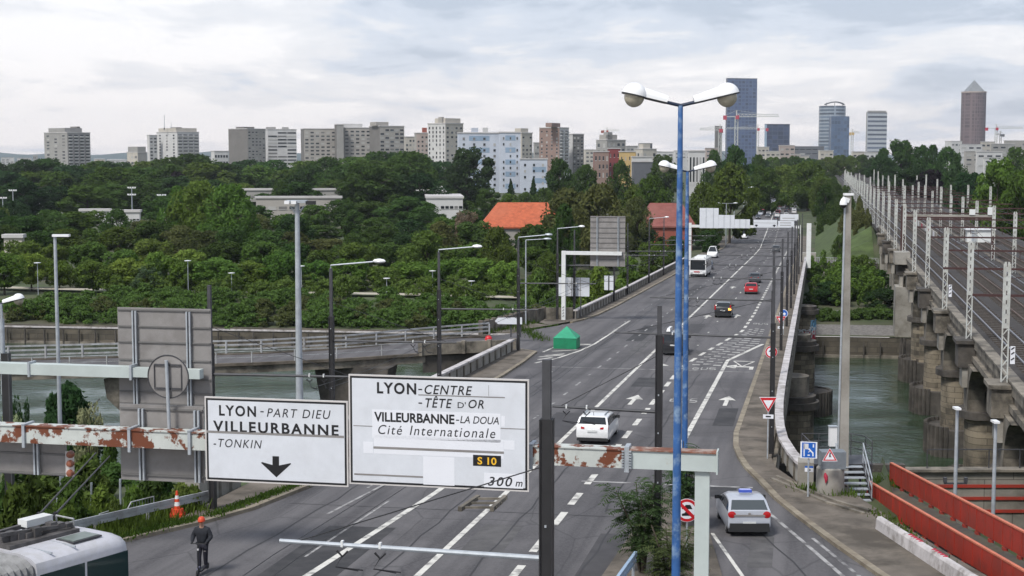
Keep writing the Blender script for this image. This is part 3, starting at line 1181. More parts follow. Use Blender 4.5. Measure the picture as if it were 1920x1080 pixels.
# abutment blocks closing the parapets
mb = MB()
mb.box(R(67.0, -0.3, 0.3), (1.2, 0.7, 1.9), 0, tuple(DU), tuple(DV))
mb.box(R(299, -1.4, -0.6), (2.6, 2.6, 4.4), 0, tuple(DU), tuple(DV))
mb.build('end_pillar', M['concrete'], rb, loc=rb.location)
for k, u in enumerate((121.5, 158.0, 194.5)):
	zt = rz(u) - 1.5
	sh, cp, dr, cf = MB(), MB(), MB(), MB()
	for (mbx, w, v1, z0, z1) in ((sh, 1.75, -1.55, ZW - 1 if k < 2 else -11.6, -7.2), (dr, 1.45, -1.7, -6.2, zt)):
		nose = [UVZ(u + w * math.sin(t), v1 + w * math.cos(t) * 0.9, z0) for t in [math.pi / 2 * s / 8 for s in range(-8, 9)]]
		back = [UVZ(u - w, -25.0, z0), UVZ(u + w, -25.0, z0)]
		ring = back[:1] + nose + back[1:]
		mbx.prism(ring[::-1], (0, 0, z1 - z0))
	sh.build('pier_shaft', M['stone'], rb, loc=rb.location, fixn=True)
	M.setdefault('graf', None)
	dr.build('pier_drum', M['oldconcrete'], rb, loc=rb.location, fixn=True)
	for (z0, z1, w) in ((-7.2, -6.65, 2.15), (-6.65, -6.2, 1.85)):
		nose = [UVZ(u + w * math.sin(t), -1.5 + w * math.cos(t) * 0.9, z0) for t in [math.pi / 2 * s / 8 for s in range(-8, 9)]]
		cp.prism(([UVZ(u - w, -25.2, z0)] + nose + [UVZ(u + w, -25.2, z0)])[::-1], (0, 0, z1 - z0))
	cp.build('pier_cap', M['darkconcrete'], rb, loc=rb.location, fixn=True)
	if k < 2:
		w = 2.7
		nose = [UVZ(u + w * math.sin(t), -1.0 + w * math.cos(t), ZW - 1) for t in [math.pi / 2 * s / 10 for s in range(-10, 11)]]
		cf.prism(([UVZ(u - w, -26, ZW - 1)] + nose + [UVZ(u + w, -26, ZW - 1)])[::-1], (0, 0, 3.4))
		for p in nose:
			c = Vector((p.x, p.y, ZW - 1))
			cf.lathe([(0.22, 0), (0.22, 3.5)], c, 6)
		cf.build('cofferdam', M['darkconcrete'], rb, loc=rb.location, fixn=True)

# near abutment of the road bridge
mb = MB()
mb.rbox(67.5, 75, -25, -0.9, -12, rz(70) - 1.55)
mb.build('abutment', M['oldconcrete'], rb, loc=rb.location)
mb = MB()
mb.rbox(285, 292, -25, -1.2, -12, rz(290) - 1.55)
mb.build('abutment', M['oldconcrete'], rb, loc=rb.location)

# graffiti on the last pier: flowing painted bands on the stone
def scribble(parent, name, m, pts, r, nrm):
	mb2 = MB()
	mb2.tube(pts, r, 5)
	return mb2.build(name, m, parent, loc=parent.location)


M['grafw'] = mat('graffiti_white', (0.62, 0.62, 0.64), 0.8, var=0.1)
M['grafr'] = mat('graffiti_red', (0.42, 0.03, 0.06), 0.8, var=0.1)
M['grafb'] = mat('graffiti_blue', (0.16, 0.34, 0.52), 0.8, var=0.1)
gp = []
def drum_pt(t, z, w=1.46):
	return UVZ(194.5 + w * math.sin(t), -1.7 + w * math.cos(t) * 0.9 + 0.03, z)


def nose_pt(t, z, w=1.78, u=194.5, v1=-1.55):
	return UVZ(u + w * math.sin(t), v1 + w * math.cos(t) * 0.9, z)


for nm, mm, t0, t1, z0, z1, n in (('graffiti', M['grafw'], -1.7, -0.9, -10.6, -8.9, 3), ('graffiti', M['grafr'], -1.5, -0.2, -10.9, -9.2, 4), ('graffiti', M['grafb'], -0.9, -0.1, -9.3, -7.8, 3), ('graffiti', M['grafw'], -1.0, -0.2, -10.2, -8.6, 3)):
	pts = []
	for k in range(n * 10):
		f = k / (n * 10 - 1)
		t = t0 + (t1 - t0) * f + 0.18 * math.sin(f * n * 6.28)
		z = (z0 + z1) / 2 + (z1 - z0) / 2 * math.cos(f * n * 6.28) * (0.7 + 0.3 * math.sin(9 * f))
		pts.append(nose_pt(max(t, -1.55), z) if t > -1.55 else UVZ(192.7, -1.7 + (t + 1.55) * 3, z))
	scribble(rb, nm, mm, pts, 0.09, None)

# ------------------------------------------------------------------ ramp bridge on the left
rp = thing('ramp_bridge', 'low concrete slip road bridge crossing in front of the river behind the white signs', 'bridge', UVZ(110, -45, -4))
mb = MB()
for i in range(3, 8):
	a, b, c, d = RN[i], RN[i + 1], RF_[min(i + 1, 8)], RF_[min(i, 8)]
NEARD = [(117.3, -31.2), (112.5, -37.2), (109.1, -43.0), (101.2, -60.4), (91.6, -78.2), (69.6, -108.2)]
FARD = [(127.0, -33.0), (119.6, -38.7), (115.3, -44.6), (107.4, -62.8), (97.4, -80.8), (75.4, -111.8)]
for i in range(5):
	q4 = [NEARD[i], FARD[i], FARD[i + 1], NEARD[i + 1]]
	mb.hexa([UVZ(*p, -3.85) for p in q4][::-1] + [UVZ(*p, -3.26) for p in q4][::-1])
mb.build('deck', M['oldconcrete'], rp, loc=rp.location, fixn=True)
mb = MB()
for a, b in zip(NEARD[:-1], NEARD[1:]):
	mb.bar(UVZ(*a, -3.15), UVZ(*b, -3.15), 0.35, 0.22)
mb.build('edge_beam', M['path'], rp, loc=rp.location)
mb = MB()
fa = [(131.2, -28.9)] + FARD
for a, b in zip(fa[:-1], fa[1:]):
	mb.bar(UVZ(*a, -3.2), UVZ(*b, -3.2), 0.45, 0.2)
mb.build('edge_beam', M['path'], rp, loc=rp.location)
mb = MB()
for zz_ in (0.42, 0.78, 1.12):
	for a, b in zip(fa[:-1], fa[1:]):
		mb.bar(UVZ(*a, -3.2 + zz_), UVZ(*b, -3.2 + zz_), 0.08, 0.13)
for p in dense(fa, 2.6):
	mb.box(UVZ(*p, -2.65), (0.16, 0.12, 1.0), 0, tuple(DU), tuple(DV))
mb.build('guard_rail', M['railsteel'], rp, loc=rp.location)
mb = MB()
for a, b in zip(NEARD[:-1], NEARD[1:]):
	mb.bar(UVZ(*a, -2.15), UVZ(*b, -2.15), 0.05, 0.07)
	mb.bar(UVZ(*a, -2.62), UVZ(*b, -2.62), 0.03, 0.04)
for p in dense(NEARD, 2.6):
	mb.box(UVZ(*p, -2.62), (0.08, 0.08, 1.0), 0, tuple(DU), tuple(DV))
mb.build('handrail', M['railsteel'], rp, loc=rp.location)
mb = MB()
mb.prism([UVZ(113.4, -33.2, -3.86), UVZ(113.4, -39.4, -3.86), UVZ(113.4, -37.4, ZW - 1), UVZ(113.4, -35.2, ZW - 1)], tuple(DU * 2.6))
mb.build('pier', M['darkconcrete'], rp, loc=rp.location, fixn=True)
mb = MB()
mb = MB()
for q in ([(-53.6, -4.1), (-52.6, -3.9), (-46.5, -3.9), (-46.5, -6.6), (-52.4, -6.6), (-53.4, -5.6)], [(-52.2, -6.6), (-47.5, -6.6), (-47.9, ZW - 1), (-51.6, ZW - 1)]):
	mb.prism([UVZ(105.6 + .2 * (v + 52), v, z) for v, z in q], tuple(DU * 1.8))
mb.build('pier', M['oldconcrete'], rp, loc=rp.location, fixn=True)
mb = MB()
c3 = [(121.6, -24.7), (118.2, -30.2), (117.2, -31.4), (124, -33), (126, -26)]
mb.prism([UVZ(*p, -4.7) for p in c3][::-1], (0, 0, 1.42))
mb.build('abutment', M['darkconcrete'], rp, loc=rp.location, fixn=True)
mb = MB()
pw = [(121.4, -24.6), (118.0, -30.3), (117.0, -31.5)]
for a, b in zip(pw[:-1], pw[1:]):
	mb.bar(UVZ(*a, -2.75), UVZ(*b, -2.75), 0.35, 0.95)
for p in dense(pw, 1.9):
	mb.box(UVZ(*p, -2.72), (0.5, 0.34, 1.05), 0, tuple(DU), tuple(DV))
mb.build('wing_wall', M['oldconcrete'], rp, loc=rp.location)

# curved brown wall beside the far footway
cw = thing('boundary_wall', 'low curved brown concrete wall beside the footway at the mouth of the slip road', 'wall', R(143, -28, 0))
mb = MB()
for a, b in zip([(133.5, -30.2), (140, -29.2), (147, -28.6), (151.5, -27.6)], [(140, -29.2), (147, -28.6), (151.5, -27.6), (152.5, -24.6)]):
	mb.bar(R(*a, 0.55), R(*b, 0.55), 0.3, 1.3)
mb.build('panel', M['oldconcrete'], cw, loc=cw.location)
mb = MB()
for p in dense([(133.5, -30.2), (140, -29.2), (147, -28.6), (151.5, -27.6)], 1.6):
	mb.box(R(*p, 0.6), (0.4, 0.4, 1.45), 0, tuple(DU), tuple(DV))
mb.build('post', M['path'], cw, loc=cw.location)

# ------------------------------------------------------------------ railway viaduct and tracks
ZR = -1.15
via = thing('railway_viaduct', 'old stained railway viaduct with stone river piers and corbelled mast pedestals beside the road bridge', 'viaduct', UVZ(150, 20, ZR))
PU0, PSP = 95.3, 22.2
mb = MB()
mb.rbox(45, 300, 11.9, 34, ZR - 1.5, ZR - 0.3)
mb.build('deck', M['oldconcrete'], via, loc=via.location)
mb = MB()
mb.rbox(45, 300, 12.35, 33.6, ZR - 0.3, ZR)
mb.build('ballast_bed', M['ballast'], via, loc=via.location)
mb = MB()
mb.rbox(45, 300, 11.75, 12.3, ZR - 0.3, ZR + 0.42)
mb.rbox(45, 300, 11.6, 11.9, ZR - 1.25, ZR - 0.85)
mb.build('parapet', M['oldconcrete'], via, loc=via.location)
mb = MB()
mb.rbox(45, 300, 11.65, 12.4, ZR + 0.42, ZR + 0.55)
mb.build('parapet_cap', M['oldconcrete'], via, loc=via.location)
for k in range(-1, 9):
	u = PU0 + PSP * k
	ped, cor, br, sh, cap, cf = MB(), MB(), MB(), MB(), MB(), MB()
	ped.rbox(u - 1.25, u + 1.25, 10.6, 12.3, ZR - 1.75, ZR + 0.05)
	ped.rbox(u - 1.45, u + 1.45, 10.4, 12.35, ZR + 0.05, ZR + 0.3)
	ped.build('mast_pedestal', M['darkconcrete'] if k % 2 else M['oldconcrete'], via, loc=via.location)
	cor.rbox(u - 1.05, u + 1.05, 10.95, 12.5, ZR - 3.3, ZR - 1.75)
	cor.build('corbel', M['concrete'], via, loc=via.location)
	# curved haunch under the girder
	prof = [(u - 5.0, ZR - 1.5)] + [(u - 5.0 + 3.6 * math.sin(t), ZR - 1.5 - 3.6 * (1 - math.cos(t))) for t in [math.pi / 2 * s / 6 for s in range(1, 7)]]
	prof += [(u + 5.0 - 3.6 * math.sin(t), ZR - 1.5 - 3.6 * (1 - math.cos(t))) for t in [math.pi / 2 * s / 6 for s in range(6, 0, -1)]] + [(u + 5.0, ZR - 1.5)]
	for vb_ in (11.35, 32):
		br = MB()
		br.prism([UVZ(a, vb_, z) for a, z in prof], tuple(DV * 1.2))
		br.build('haunch', M['oldconcrete'], via, loc=via.location, fixn=True)
	if u < ubank(12) + 3:
		def pier(mbx, w, v0, z0, z1, n=6, tw=0.0):
			nose = [UVZ(u + w * math.sin(t), v0 + w * 0.55 - w * 0.55 * math.cos(t), z0) for t in [math.pi / 2 * s / n for s in range(-n, n + 1)]]
			mbx.prism(nose + [UVZ(u + w, 34.5, z0), UVZ(u - w, 34.5, z0)], (0, 0, z1 - z0))
		pier(sh, 1.9, 11.3, ZW - 1, -6.75)
		sh.build('pier_shaft', M['stone'], via, loc=via.location, fixn=True)
		cap2 = MB()
		pier(cap, 2.2, 10.8, -6.75, -6.2)
		pier(cap2, 1.4, 11.6, -6.2, ZR - 3.9)
		cap.build('pier_cap', M['darkconcrete'], via, loc=via.location, fixn=True)
		cap2.build('pier_head', M['oldconcrete'], via, loc=via.location, fixn=True)
		pier(cf, 2.9, 10.1, ZW - 1, ZW + 2.4)
		for s in range(-6, 7):
			t = math.pi / 2 * s / 6
			cf.lathe([(0.2, 0), (0.2, 3.75)], UVZ(u + 2.9 * math.sin(t), 10.1 + 2.9 * 0.55 * (1 - math.cos(t)) - 0.05, ZW - 1), 6)
		cf.build('cofferdam', M['darkconcrete'], via, loc=via.location, fixn=True)
	if k == 5:
		a = MB()
		a.rbox(u - 2.4, u + 2.4, 10.4, 34, -12, ZR - 3.3)
		a.rbox(u - 2.0, u + 2.0, 10.2, 12.2, ZR - 0.3, ZR + 1.3)
		a.build('abutment_tower', M['concrete'], via, loc=via.location)
for u in range(216, 300, 8):
	mb = MB()
	mb.rbox(u - 0.55, u + 0.55, 12.0, 13.1, -12, ZR - 1.5)
	mb.rbox(u - 0.55, u + 0.55, 31, 32.1, -12, ZR - 1.5)
	mb.build('land_column', M['concrete'], via, loc=via.location)

mb = MB()
mb.rbox(299, 1500, 11.4, 34, ZR - 0.7, ZR - 0.02)
tag(mb.build('railway_trackbed', M['ballast']), kind='structure')
names = ['shiny railway track closest to the viaduct parapet', 'second railway track from the viaduct parapet', 'railway track just left of the middle mast row', 'railway track just right of the middle mast row', 'railway track at the far right side of the viaduct']
for k, v in enumerate((14.6, 18.2, 21.6, 26.0, 30.0)):
	tr = thing('railway_track', names[k], 'railway track', UVZ(120, v, ZR), group='railway tracks')
	for s in (-0.72, 0.72):
		mb = MB()
		mb.rbox(45, 1200, v + s - 0.05, v + s + 0.05, ZR + 0.12, ZR + 0.26)
		mb.build('rail', M['rail'] if k in (0, 2) else M['rustrail'], tr, loc=tr.location)
	mb = MB()
	for i in range(270):
		u = 46 + i * 1.3
		mb.rbox(u, u + 0.28, v - 1.25, v + 1.25, ZR - 0.05, ZR + 0.11)
	tag(mb.build('sleeper', M['sleeper'], tr, loc=tr.location), kind='stuff')
mb = MB()
mb.rbox(120, 700, 23.7, 24.25, ZR - 0.02, ZR + 0.1)
tag(mb.build('cable_trough', M['path']), 'pale concrete cable trough running between the middle tracks', 'cable trough')


def lattice(H=7.3, w=0.44):
	mb2 = MB()
	h1 = H * 0.46
	for s in (-1, 1):
		mb2.box((s * (w / 2 - 0.04), 0, H / 2), (0.08, 0.16, H))
	n = 7
	for i in range(n):
		a, b = (-1, 1) if i % 2 == 0 else (1, -1)
		mb2.bar((a * (w / 2 - 0.04), 0, h1 * i / n), (b * (w / 2 - 0.04), 0, h1 * (i + 1) / n), 0.06, 0.06)
	z = h1
	while z < H:
		mb2.box((0, 0, z + 0.13), (w - 0.1, 0.12, 0.30))
		for s in (-1, 1):
			mb2.box((s * (w / 2 - 0.12), 0, z + 0.4), (0.12, 0.12, 0.36))
		z += 0.58
	return mb2.mesh('lattice', M['mastpale'])


MAST = lattice()
ROD = MB()
ROD.bar((0, 0, 0), (0, 0, 8.3), 0.22, 0.3)
for z in (5.5, 7.2):
	ROD.bar((0, 0, z), (-2.6, 0, z + 0.35), 0.06, 0.06)
MAST2 = ROD.mesh('post', M['mastpale'])
n_m = 0
spots = []
for k in range(0, 27):
	u = PU0 + PSP * k
	spots.append((u, 11.45, 'L', k))
	if k >= 3 and (k < 13 or k % 2):
		spots.append((u + 4, 23.35, 'R', k))
	if k >= 8 and k % 2:
		spots.append((u + 9, 33.0, 'F', k))
	if k >= 9 and k % 3 == 0:
		spots.append((u + 13, 17.0, 'M', k))
place = {'L': 'on the viaduct parapet', 'R': 'between the middle tracks', 'F': 'along the wooded side of the tracks', 'M': 'between the tracks next to the viaduct parapet'}
ordn = ['nearest', 'second', 'third', 'fourth', 'fifth', 'sixth', 'seventh', 'eighth', 'ninth', 'tenth']
cnt = {}
for (u, v, s, k) in spots:
	cnt[s] = cnt.get(s, 0) + 1
	c = cnt[s]
	if c <= 10:
		lab = 'pale lattice railway mast %s, %s from the camera' % (place[s], ordn[c - 1]) if c > 1 else 'pale lattice railway mast %s, nearest the camera' % place[s]
	else:
		lab = 'distant pale lattice railway mast %s' % place[s]
	zb = ZR + 0.30 if u < 300 and s == 'L' else ZR
	if not (s == 'L' and k < 16):
		t = tag(link('railway_mast', MAST), lab, 'railway mast', 'railway masts ' + place[s])
		t.location, t.rotation_euler, t.scale = UVZ(u, v, zb), (0, 0, -AZ), (1, 1, 1.0 + 0.1 * math.sin(k * 2.3) * (k > 7))
		continue
	t = thing('railway_mast', lab, 'railway mast', UVZ(u, v, zb), -AZ, 'railway masts ' + place[s])
	link('lattice_post', MAST, t)
	if True:
		mb = MB()
		mb.box((11.0, 0.05, 5.35), (22.0 if k > 1 else 26, 0.16, 0.16))
		for x in (2.8, 6.4, 10.0, 14.5, 18.5):
			mb.bar((x, 0.05, 5.35), (x, 0.05, 4.6), 0.06, 0.06)
			mb.bar((x, 0.05, 4.6), (x + 1.0, 0.05, 4.75), 0.05, 0.05)
		mb.build('cross_beam', M['rustbrown'], t)
	if s == 'L' and k in (0, 2):
		mb = MB()
		mb.box((0.45, -0.1, 1.7), (0.28, 0.04, 1.1))
		mb.build('kilometre_plate', M['signpatch'], t)
		mb = MB()
		for z in (1.4, 1.75, 2.05):
			mb.bar((0.36, -0.13, z), (0.54, -0.13, z + 0.14), 0.02, 0.07)
		mb.build('plate_marking', M['ink'], t)
# overhead line along the tracks
for k, v in enumerate((14.6, 18.2, 21.6, 26.0, 30.0)):
	mb = MB()
	pts = []
	for i in range(30):
		u = PU0 + PSP * (i - 1)
		pts += [UVZ(u, v, ZR + 4.95), UVZ(u + PSP / 2, v, ZR + 4.8)]
	mb.tube(pts, 0.028, 4)
	pts = []
	for i in range(30):
		u = PU0 + PSP * (i - 1)
		pts += [UVZ(u, v, ZR + 5.6), UVZ(u + PSP / 2, v, ZR + 5.05)]
	mb.tube(pts, 0.024, 4)
	tag(mb.build('overhead_wire', M['black']), 'thin black overhead contact wire above the ' + ['the track nearest the viaduct parapet', 'the second track', 'the track before the middle masts', 'the track behind the middle masts', 'the outermost track'][k], 'overhead wire', 'railway overhead wires')
# signal gantry
sg = thing('signal_gantry', 'dark brown railway signal gantry with pale beam across the tracks', 'signal gantry', UVZ(213, 11.3, ZR))
for v in (11.6, 23.6):
	mb = MB()
	mb.rbox(212.8, 213.2, v - 0.25, v + 0.25, ZR - 2, ZR + (7.2 if v < 20 else 6.6))
	mb.build('post', M['rustbrown'], sg, loc=sg.location)
mb = MB()
mb.rbox(212.85, 213.15, 11.6, 23.6, ZR + 5.75, ZR + 6.05)
mb.build('beam', M['concrete'], sg, loc=sg.location)
mb = MB()
mb.rbox(212.8, 213.2, 11.85, 23.35, ZR + 5.5, ZR + 5.75)
mb.build('walkway', M['rustbrown'], sg, loc=sg.location)
for v, z in ((20.4, 6.3), (22.8, 6.6)):
	mb = MB()
	mb.rbox(212.7, 213.0, v, v + 0.75, ZR + 6.05, ZR + z + 0.5)
	mb.build('signal_box', M['whitepaint'], sg, loc=sg.location)
cb = thing('trackside_cabin', 'low white trackside cabin with flat roof among the tracks', 'cabin', UVZ(254, 25.5, ZR))
mb = MB()
mb.rbox(252, 255, 23.9, 28.0, ZR, ZR + 2.1)
mb.build('wall', M['whitepaint'], cb, loc=cb.location)
mb = MB()
mb.rbox(251.7, 255.3, 23.6, 28.3, ZR + 2.1, ZR + 2.3)
mb.build('roof', M['signpatch'], cb, loc=cb.location)
mb = MB()
mb.rbox(251.95, 252.0, 24.6, 25.4, ZR + 0.1, ZR + 1.9)
mb.build('door', M['galv'], cb, loc=cb.location)
gw = thing('graffiti_wall', 'low white trackside wall with red graffiti patches beside the tracks', 'wall', UVZ(300, 19.9, ZR))
mb = MB()
mb.rbox(262, 330, 19.8, 20.0, ZR, ZR + 1.1)
mb.build('wall', M['concrete'], gw, loc=gw.location)
for i in range(6):
	mb = MB()
	mb.rbox(266 + i * 10, 269.5 + i * 10, 19.77, 19.8, ZR + 0.15, ZR + 1.0)
	mb.build('graffiti', M['grafr'] if i % 2 else M['grafw'], gw, loc=gw.location)

# cross street passing under the railway beside the road's far abutment
ov = thing('overpass', 'short dark overpass with pale railing leaving the right end of the road bridge', 'bridge', UVZ(297, 5, -8))
mb = MB()
mb.rbox(293, 302, -0.1, 11.5, rz(297) - 1.0, rz(297) - 0.05)
mb.build('deck', M['darkconcrete'], ov, loc=ov.location)
mb = MB()
for i in range(40):
	mb.rbox(292.8, 292.86, -0.1 + i * 0.3, 0.0 + i * 0.3, rz(297), rz(297) + 1.0)
mb.rbox(292.78, 292.9, -0.1, 11.5, rz(297) + 1.0, rz(297) + 1.08)
mb.build('railing', M['railsteel'], ov, loc=ov.location)
mb = MB()
mb.rbox(293.5, 294.3, 1.4, 2.2, -12, rz(297) - 1.0)
mb.rbox(293.5, 294.3, 5.6, 6.4, -12, rz(297) - 1.0)
mb.build('column', M['concrete'], ov, loc=ov.location)
mb = MB()
mb.rbox(301, 302, -0.1, 12, -12, rz(297) - 1.0)
mb.build('back_wall', M['darkconcrete'], ov, loc=ov.location)

# ------------------------------------------------------------------ right hand near bank
def wallthing(name, label, cat, pts_top, height, thick, m, capm=None, panels=0, capname='top_rail', feet=False):
	"""A free standing wall whose top runs through pts_top."""
	t = thing(name, label, cat, Vector(pts_top[0]) - Vector((0, 0, height)))
	w = MB()
	for a, b in zip(pts_top[:-1], pts_top[1:]):
		a, b = Vector(a), Vector(b)
		w.bar(a - Vector((0, 0, height / 2)), b - Vector((0, 0, height / 2)), thick, height)
	if capm is not None:
		c = MB()
		for a, b in zip(pts_top[:-1], pts_top[1:]):
			c.bar(Vector(a) + Vector((0, 0, 0.03)), Vector(b) + Vector((0, 0, 0.03)), thick + 0.06, 0.06)
		c.build(capname, capm, t, loc=t.location)
	if panels:
		r = w
		a, b = Vector(pts_top[0]), Vector(pts_top[-1])
		for i in range(panels + 1):
			p = a.lerp(b, i / panels)
			d = (b - a).normalized()
			r.box(p - Vector((0, 0, height / 2)), (0.05, thick + 0.05, height), 0, (d.x, d.y, 0), (-d.y, d.x, 0))
	w.build('panel', m, t, loc=t.location)
	return t


RA, RB = P(1628, 903, 66), P(1990, 1112, 45)
RC, RD = P(1671, 869, 70), P(2000, 1040, 47)
rw = wallthing('footbridge_parapet', 'long red metal parapet of the footbridge, the one nearer the white graffiti barrier', 'parapet', [RA, RB], 0.86, 0.07, M['redpaint'], M['redtop'], 22)
rw2 = wallthing('footbridge_parapet', 'long red metal parapet of the footbridge, the one nearer the grey river wall', 'parapet', [RC, RD], 0.86, 0.07, M['redpaint'], M['redtop'], 22)
fb = thing('footbridge', 'narrow dark footbridge deck rising between two red parapets', 'footbridge', (RA + RC) / 2 - Vector((0, 0, 1.0)))
mb = MB()
dz = Vector((0, 0, 1.0))
q4 = [RA - dz, RB - dz, RD - dz, RC - dz]
mb.hexa([p - Vector((0, 0, 0.35)) for p in q4] + q4)
mb.build('deck', mat('footbridge_surface', (0.055, 0.048, 0.042), 0.9, var=0.3, scale=1.0, dirt=(0.1, 0.09, 0.05), dscale=0.8, damt=0.6), fb, loc=fb.location)
mb = MB()
for e, f_ in ((RA, RB), (RC, RD)):
	for i in range(14):
		p = e.lerp(f_, (i + 0.3) / 14) - Vector((0, 0, 1.3))
		mb.box(p, (0.14, 0.3, 0.8))
mb.build('bracket', M['redpaint'], fb, loc=fb.location)
WA, WB = P(1650, 968, 57), P(1860, 1098, 46.5)
wb = thing('white_barrier', 'pale painted concrete barrier with red graffiti beside the red footbridge', 'barrier', WA - Vector((0, 0, 0.8)))
mb = MB()
dl = (WB - WA).normalized()
sd2 = Vector((dl.y, -dl.x, 0)).normalized()
prof = [(-0.20, -0.85), (-0.15, -0.1), (-0.09, 0), (0.06, 0), (0.12, -0.1), (0.2, -0.85)]
mb.prism([WA + sd2 * -a + Vector((0, 0, z)) for a, z in prof], WB - WA)
mb.build('barrier_body', M['palecap'], wb, loc=wb.location, fixn=True)
for k, (f0, ln) in enumerate(((0.30, 0.10), (0.52, 0.10))):
	mb = MB()
	base = WA.lerp(WB, f0)
	for j in range(5):
		p0 = base + dl * (j * 0.30) - sd2 * (0.19 + 0.02) + Vector((0, 0, -0.08))
		p0 = base + dl * (j * 0.30) - sd2 * 0.19 + Vector((0, 0, -0.45))
		mb.tube([p0 + Vector((0, 0, 0.25)), p0 + dl * 0.12 + Vector((0, 0, -0.15)), p0 + dl * 0.2 + Vector((0, 0, 0.2)), p0 + dl * 0.28 + Vector((0, 0, -0.1))], 0.022, 5)
		p1 = base + dl * (j * 0.26) + sd2 * 0.0 + Vector((0, 0, 0.012))
		mb.tube([p1 - sd2 * 0.1, p1 + dl * 0.12 + sd2 * 0.07, p1 + dl * 0.18 - sd2 * 0.08], 0.02, 5)
	mb.build('graffiti', M['grafr'], wb, loc=wb.location)
# lower river road with its wall
lw = thing('retaining_wall', 'grey concrete river wall with red horizontal bands behind the footbridge', 'wall', P(1790, 960, 76))
mb = MB()
a, b = P(1686, 884, 76), P(2080, 884, 76)
mb.hexa([Vector((a.x, 76, -9)), Vector((b.x, 76, -9)), Vector((b.x, 76.5, -9)), Vector((a.x, 76.5, -9)), Vector((a.x, 76, a.z)), Vector((b.x, 76, a.z)), Vector((b.x, 76.5, a.z)), Vector((a.x, 76.5, a.z))])
mb.build('wall_panel', M['lowwall'], lw, loc=lw.location)
mb = MB()
mb.box(((a.x + b.x) / 2, 76.2, a.z + 0.06), (b.x - a.x, 0.8, 0.12))
mb.build('coping', M['oldconcrete'], lw, loc=lw.location)
for y in (912, 935, 959):
	mb = MB()
	p = P(1800, y, 75.9)
	mb.box(((a.x + b.x) / 2, 75.96, p.z), (b.x - a.x, 0.06, 0.16))
	mb.build('red_band', M['redpaint'], lw, loc=lw.location)
mb = MB()
for i in range(9):
	x = a.x + 1.5 + i * 1.6
	mb.bar((x, 76.25, a.z + 0.12), (x, 76.25, a.z + 1.1), 0.05)
mb.bar((a.x + 1.5, 76.25, a.z + 1.1), (a.x + 14.3, 76.25, a.z + 1.1), 0.05)
mb.build('railing', M['darkgrey'], lw, loc=lw.location)
pw_ = thing('dark_pile_wall', 'short dark ribbed wall between the steel stair and the footbridge', 'wall', P(1650, 900, 73))
mb = MB()
a, b = P(1590, 870, 74), P(1690, 872, 74)
mb.box(((a.x + b.x) / 2, 74, a.z - 1.6), (b.x - a.x + 0.3, 0.4, 3.2))
mb.build('wall_panel', M['darkconcrete'], pw_, loc=pw_.location)
mb = MB()
for i in range(10):
	mb.box((a.x + (b.x - a.x) * i / 9, 73.75, a.z - 1.7), (0.14, 0.14, 2.9))
mb.build('rib', M['darkconcrete'], pw_, loc=pw_.location)
mb = MB()
mb.face([(P(1560, 900, 72).x, 57, -2.6), (P(1690, 900, 72).x, 57, -2.6), (P(1690, 900, 72).x, 74, -2.75), (P(1560, 900, 72).x, 74, -2.75)])
tag(mb.build('bank_terrace', M['soil']), kind='structure')
for (px, py, d, lab, two) in ((1795, 766, 64, 'slim grey lamp post with a low crossarm in front of the river wall', True), (1867, 791, 62, 'slim grey lamp post with one short head at the right edge of the river wall', False)):
	top = P(px, py, d)
	lp = thing('lamp_post', lab, 'lamp post', (top.x, d, -6.0), group='riverside lamp posts')
	mb = MB()
	mb.tube([(0, 0, 0), (0, 0, top.z + 6)], [0.11, 0.07], 10)
	mb.build('pole', M['galv'], lp, smooth=True)
	mb = MB()
	mb.box((-0.05, -0.1, top.z + 6.03), (0.24, 0.5, 0.09))
	mb.build('lamp_head', M['lampwhite'], lp)
	if two:
		mb = MB()
		mb.bar((-0.5, 0, 4.85), (0.5, 0, 4.85), 0.08)
		mb.box((-0.45, 0, 5.0), (0.14, 0.14, 0.22))
		mb.box((0.45, 0, 5.0), (0.14, 0.14, 0.22))
		mb.build('crossarm', M['darkgrey'], lp)
# steel stair up to a platform
stt = thing('steel_stair', 'grey steel stair with open treads climbing to a railed platform beside the concrete mast', 'stair', P(1608, 940, 64.3))
b0, t0 = P(1608, 940, 64.3), P(1592, 872, 66.6)
wdt = 0.62
for i in range(7):
	f = i / 6.5
	c = b0.lerp(t0, f) + Vector((0, 0, 0.05))
	mb = MB()
	mb.box(c, (wdt * 2 - 0.1, 0.30, 0.05))
	mb.build('tread', M['galv'], stt, loc=stt.location)
for s in (-1, 1):
	mb = MB()
	o_ = Vector((s * wdt, 0, 0))
	mb.bar(b0 + o_, t0 + o_, 0.06, 0.24)
	mb.build('stringer', M['darkgrey'], stt, loc=stt.location)
	mb = MB()
	for h in (0.55, 1.0):
		mb.tube([b0 + o_ + Vector((0, 0, h)), t0 + o_ + Vector((0, 0, h))], 0.03 if h > 0.8 else 0.02, 6)
	for f in (0.02, 0.33, 0.66, 0.98):
		p = b0.lerp(t0, f) + o_
		mb.tube([p, p + Vector((0, 0, 1.0))], 0.025, 6)
	mb.build('handrail', M['galv'], stt, loc=stt.location)
mb = MB()
pc = Vector((t0.x - 0.35, t0.y + 1.1, t0.z))
mb.box(pc, (2.9, 2.1, 0.08))
mb.box(pc - Vector((0, 0.9, 0.35)), (2.9, 0.06, 0.6))
for dx in (-1.35, 1.35):
	for dy in (-0.95, 0.95):
		mb.box(pc + Vector((dx, dy, -0.9)), (0.1, 0.1, 1.8))
mb.build('platform', M['darkgrey'], stt, loc=stt.location)
mb = MB()
for h in (0.4, 0.72, 1.05):
	mb.tube([pc + Vector((-1.4, -1.0, h)), pc + Vector((-1.4, 1.0, h)), pc + Vector((0.9, 1.0, h)), pc + Vector((1.4, 0.2, h)), pc + Vector((1.4, -1.0, h))], 0.022, 6)
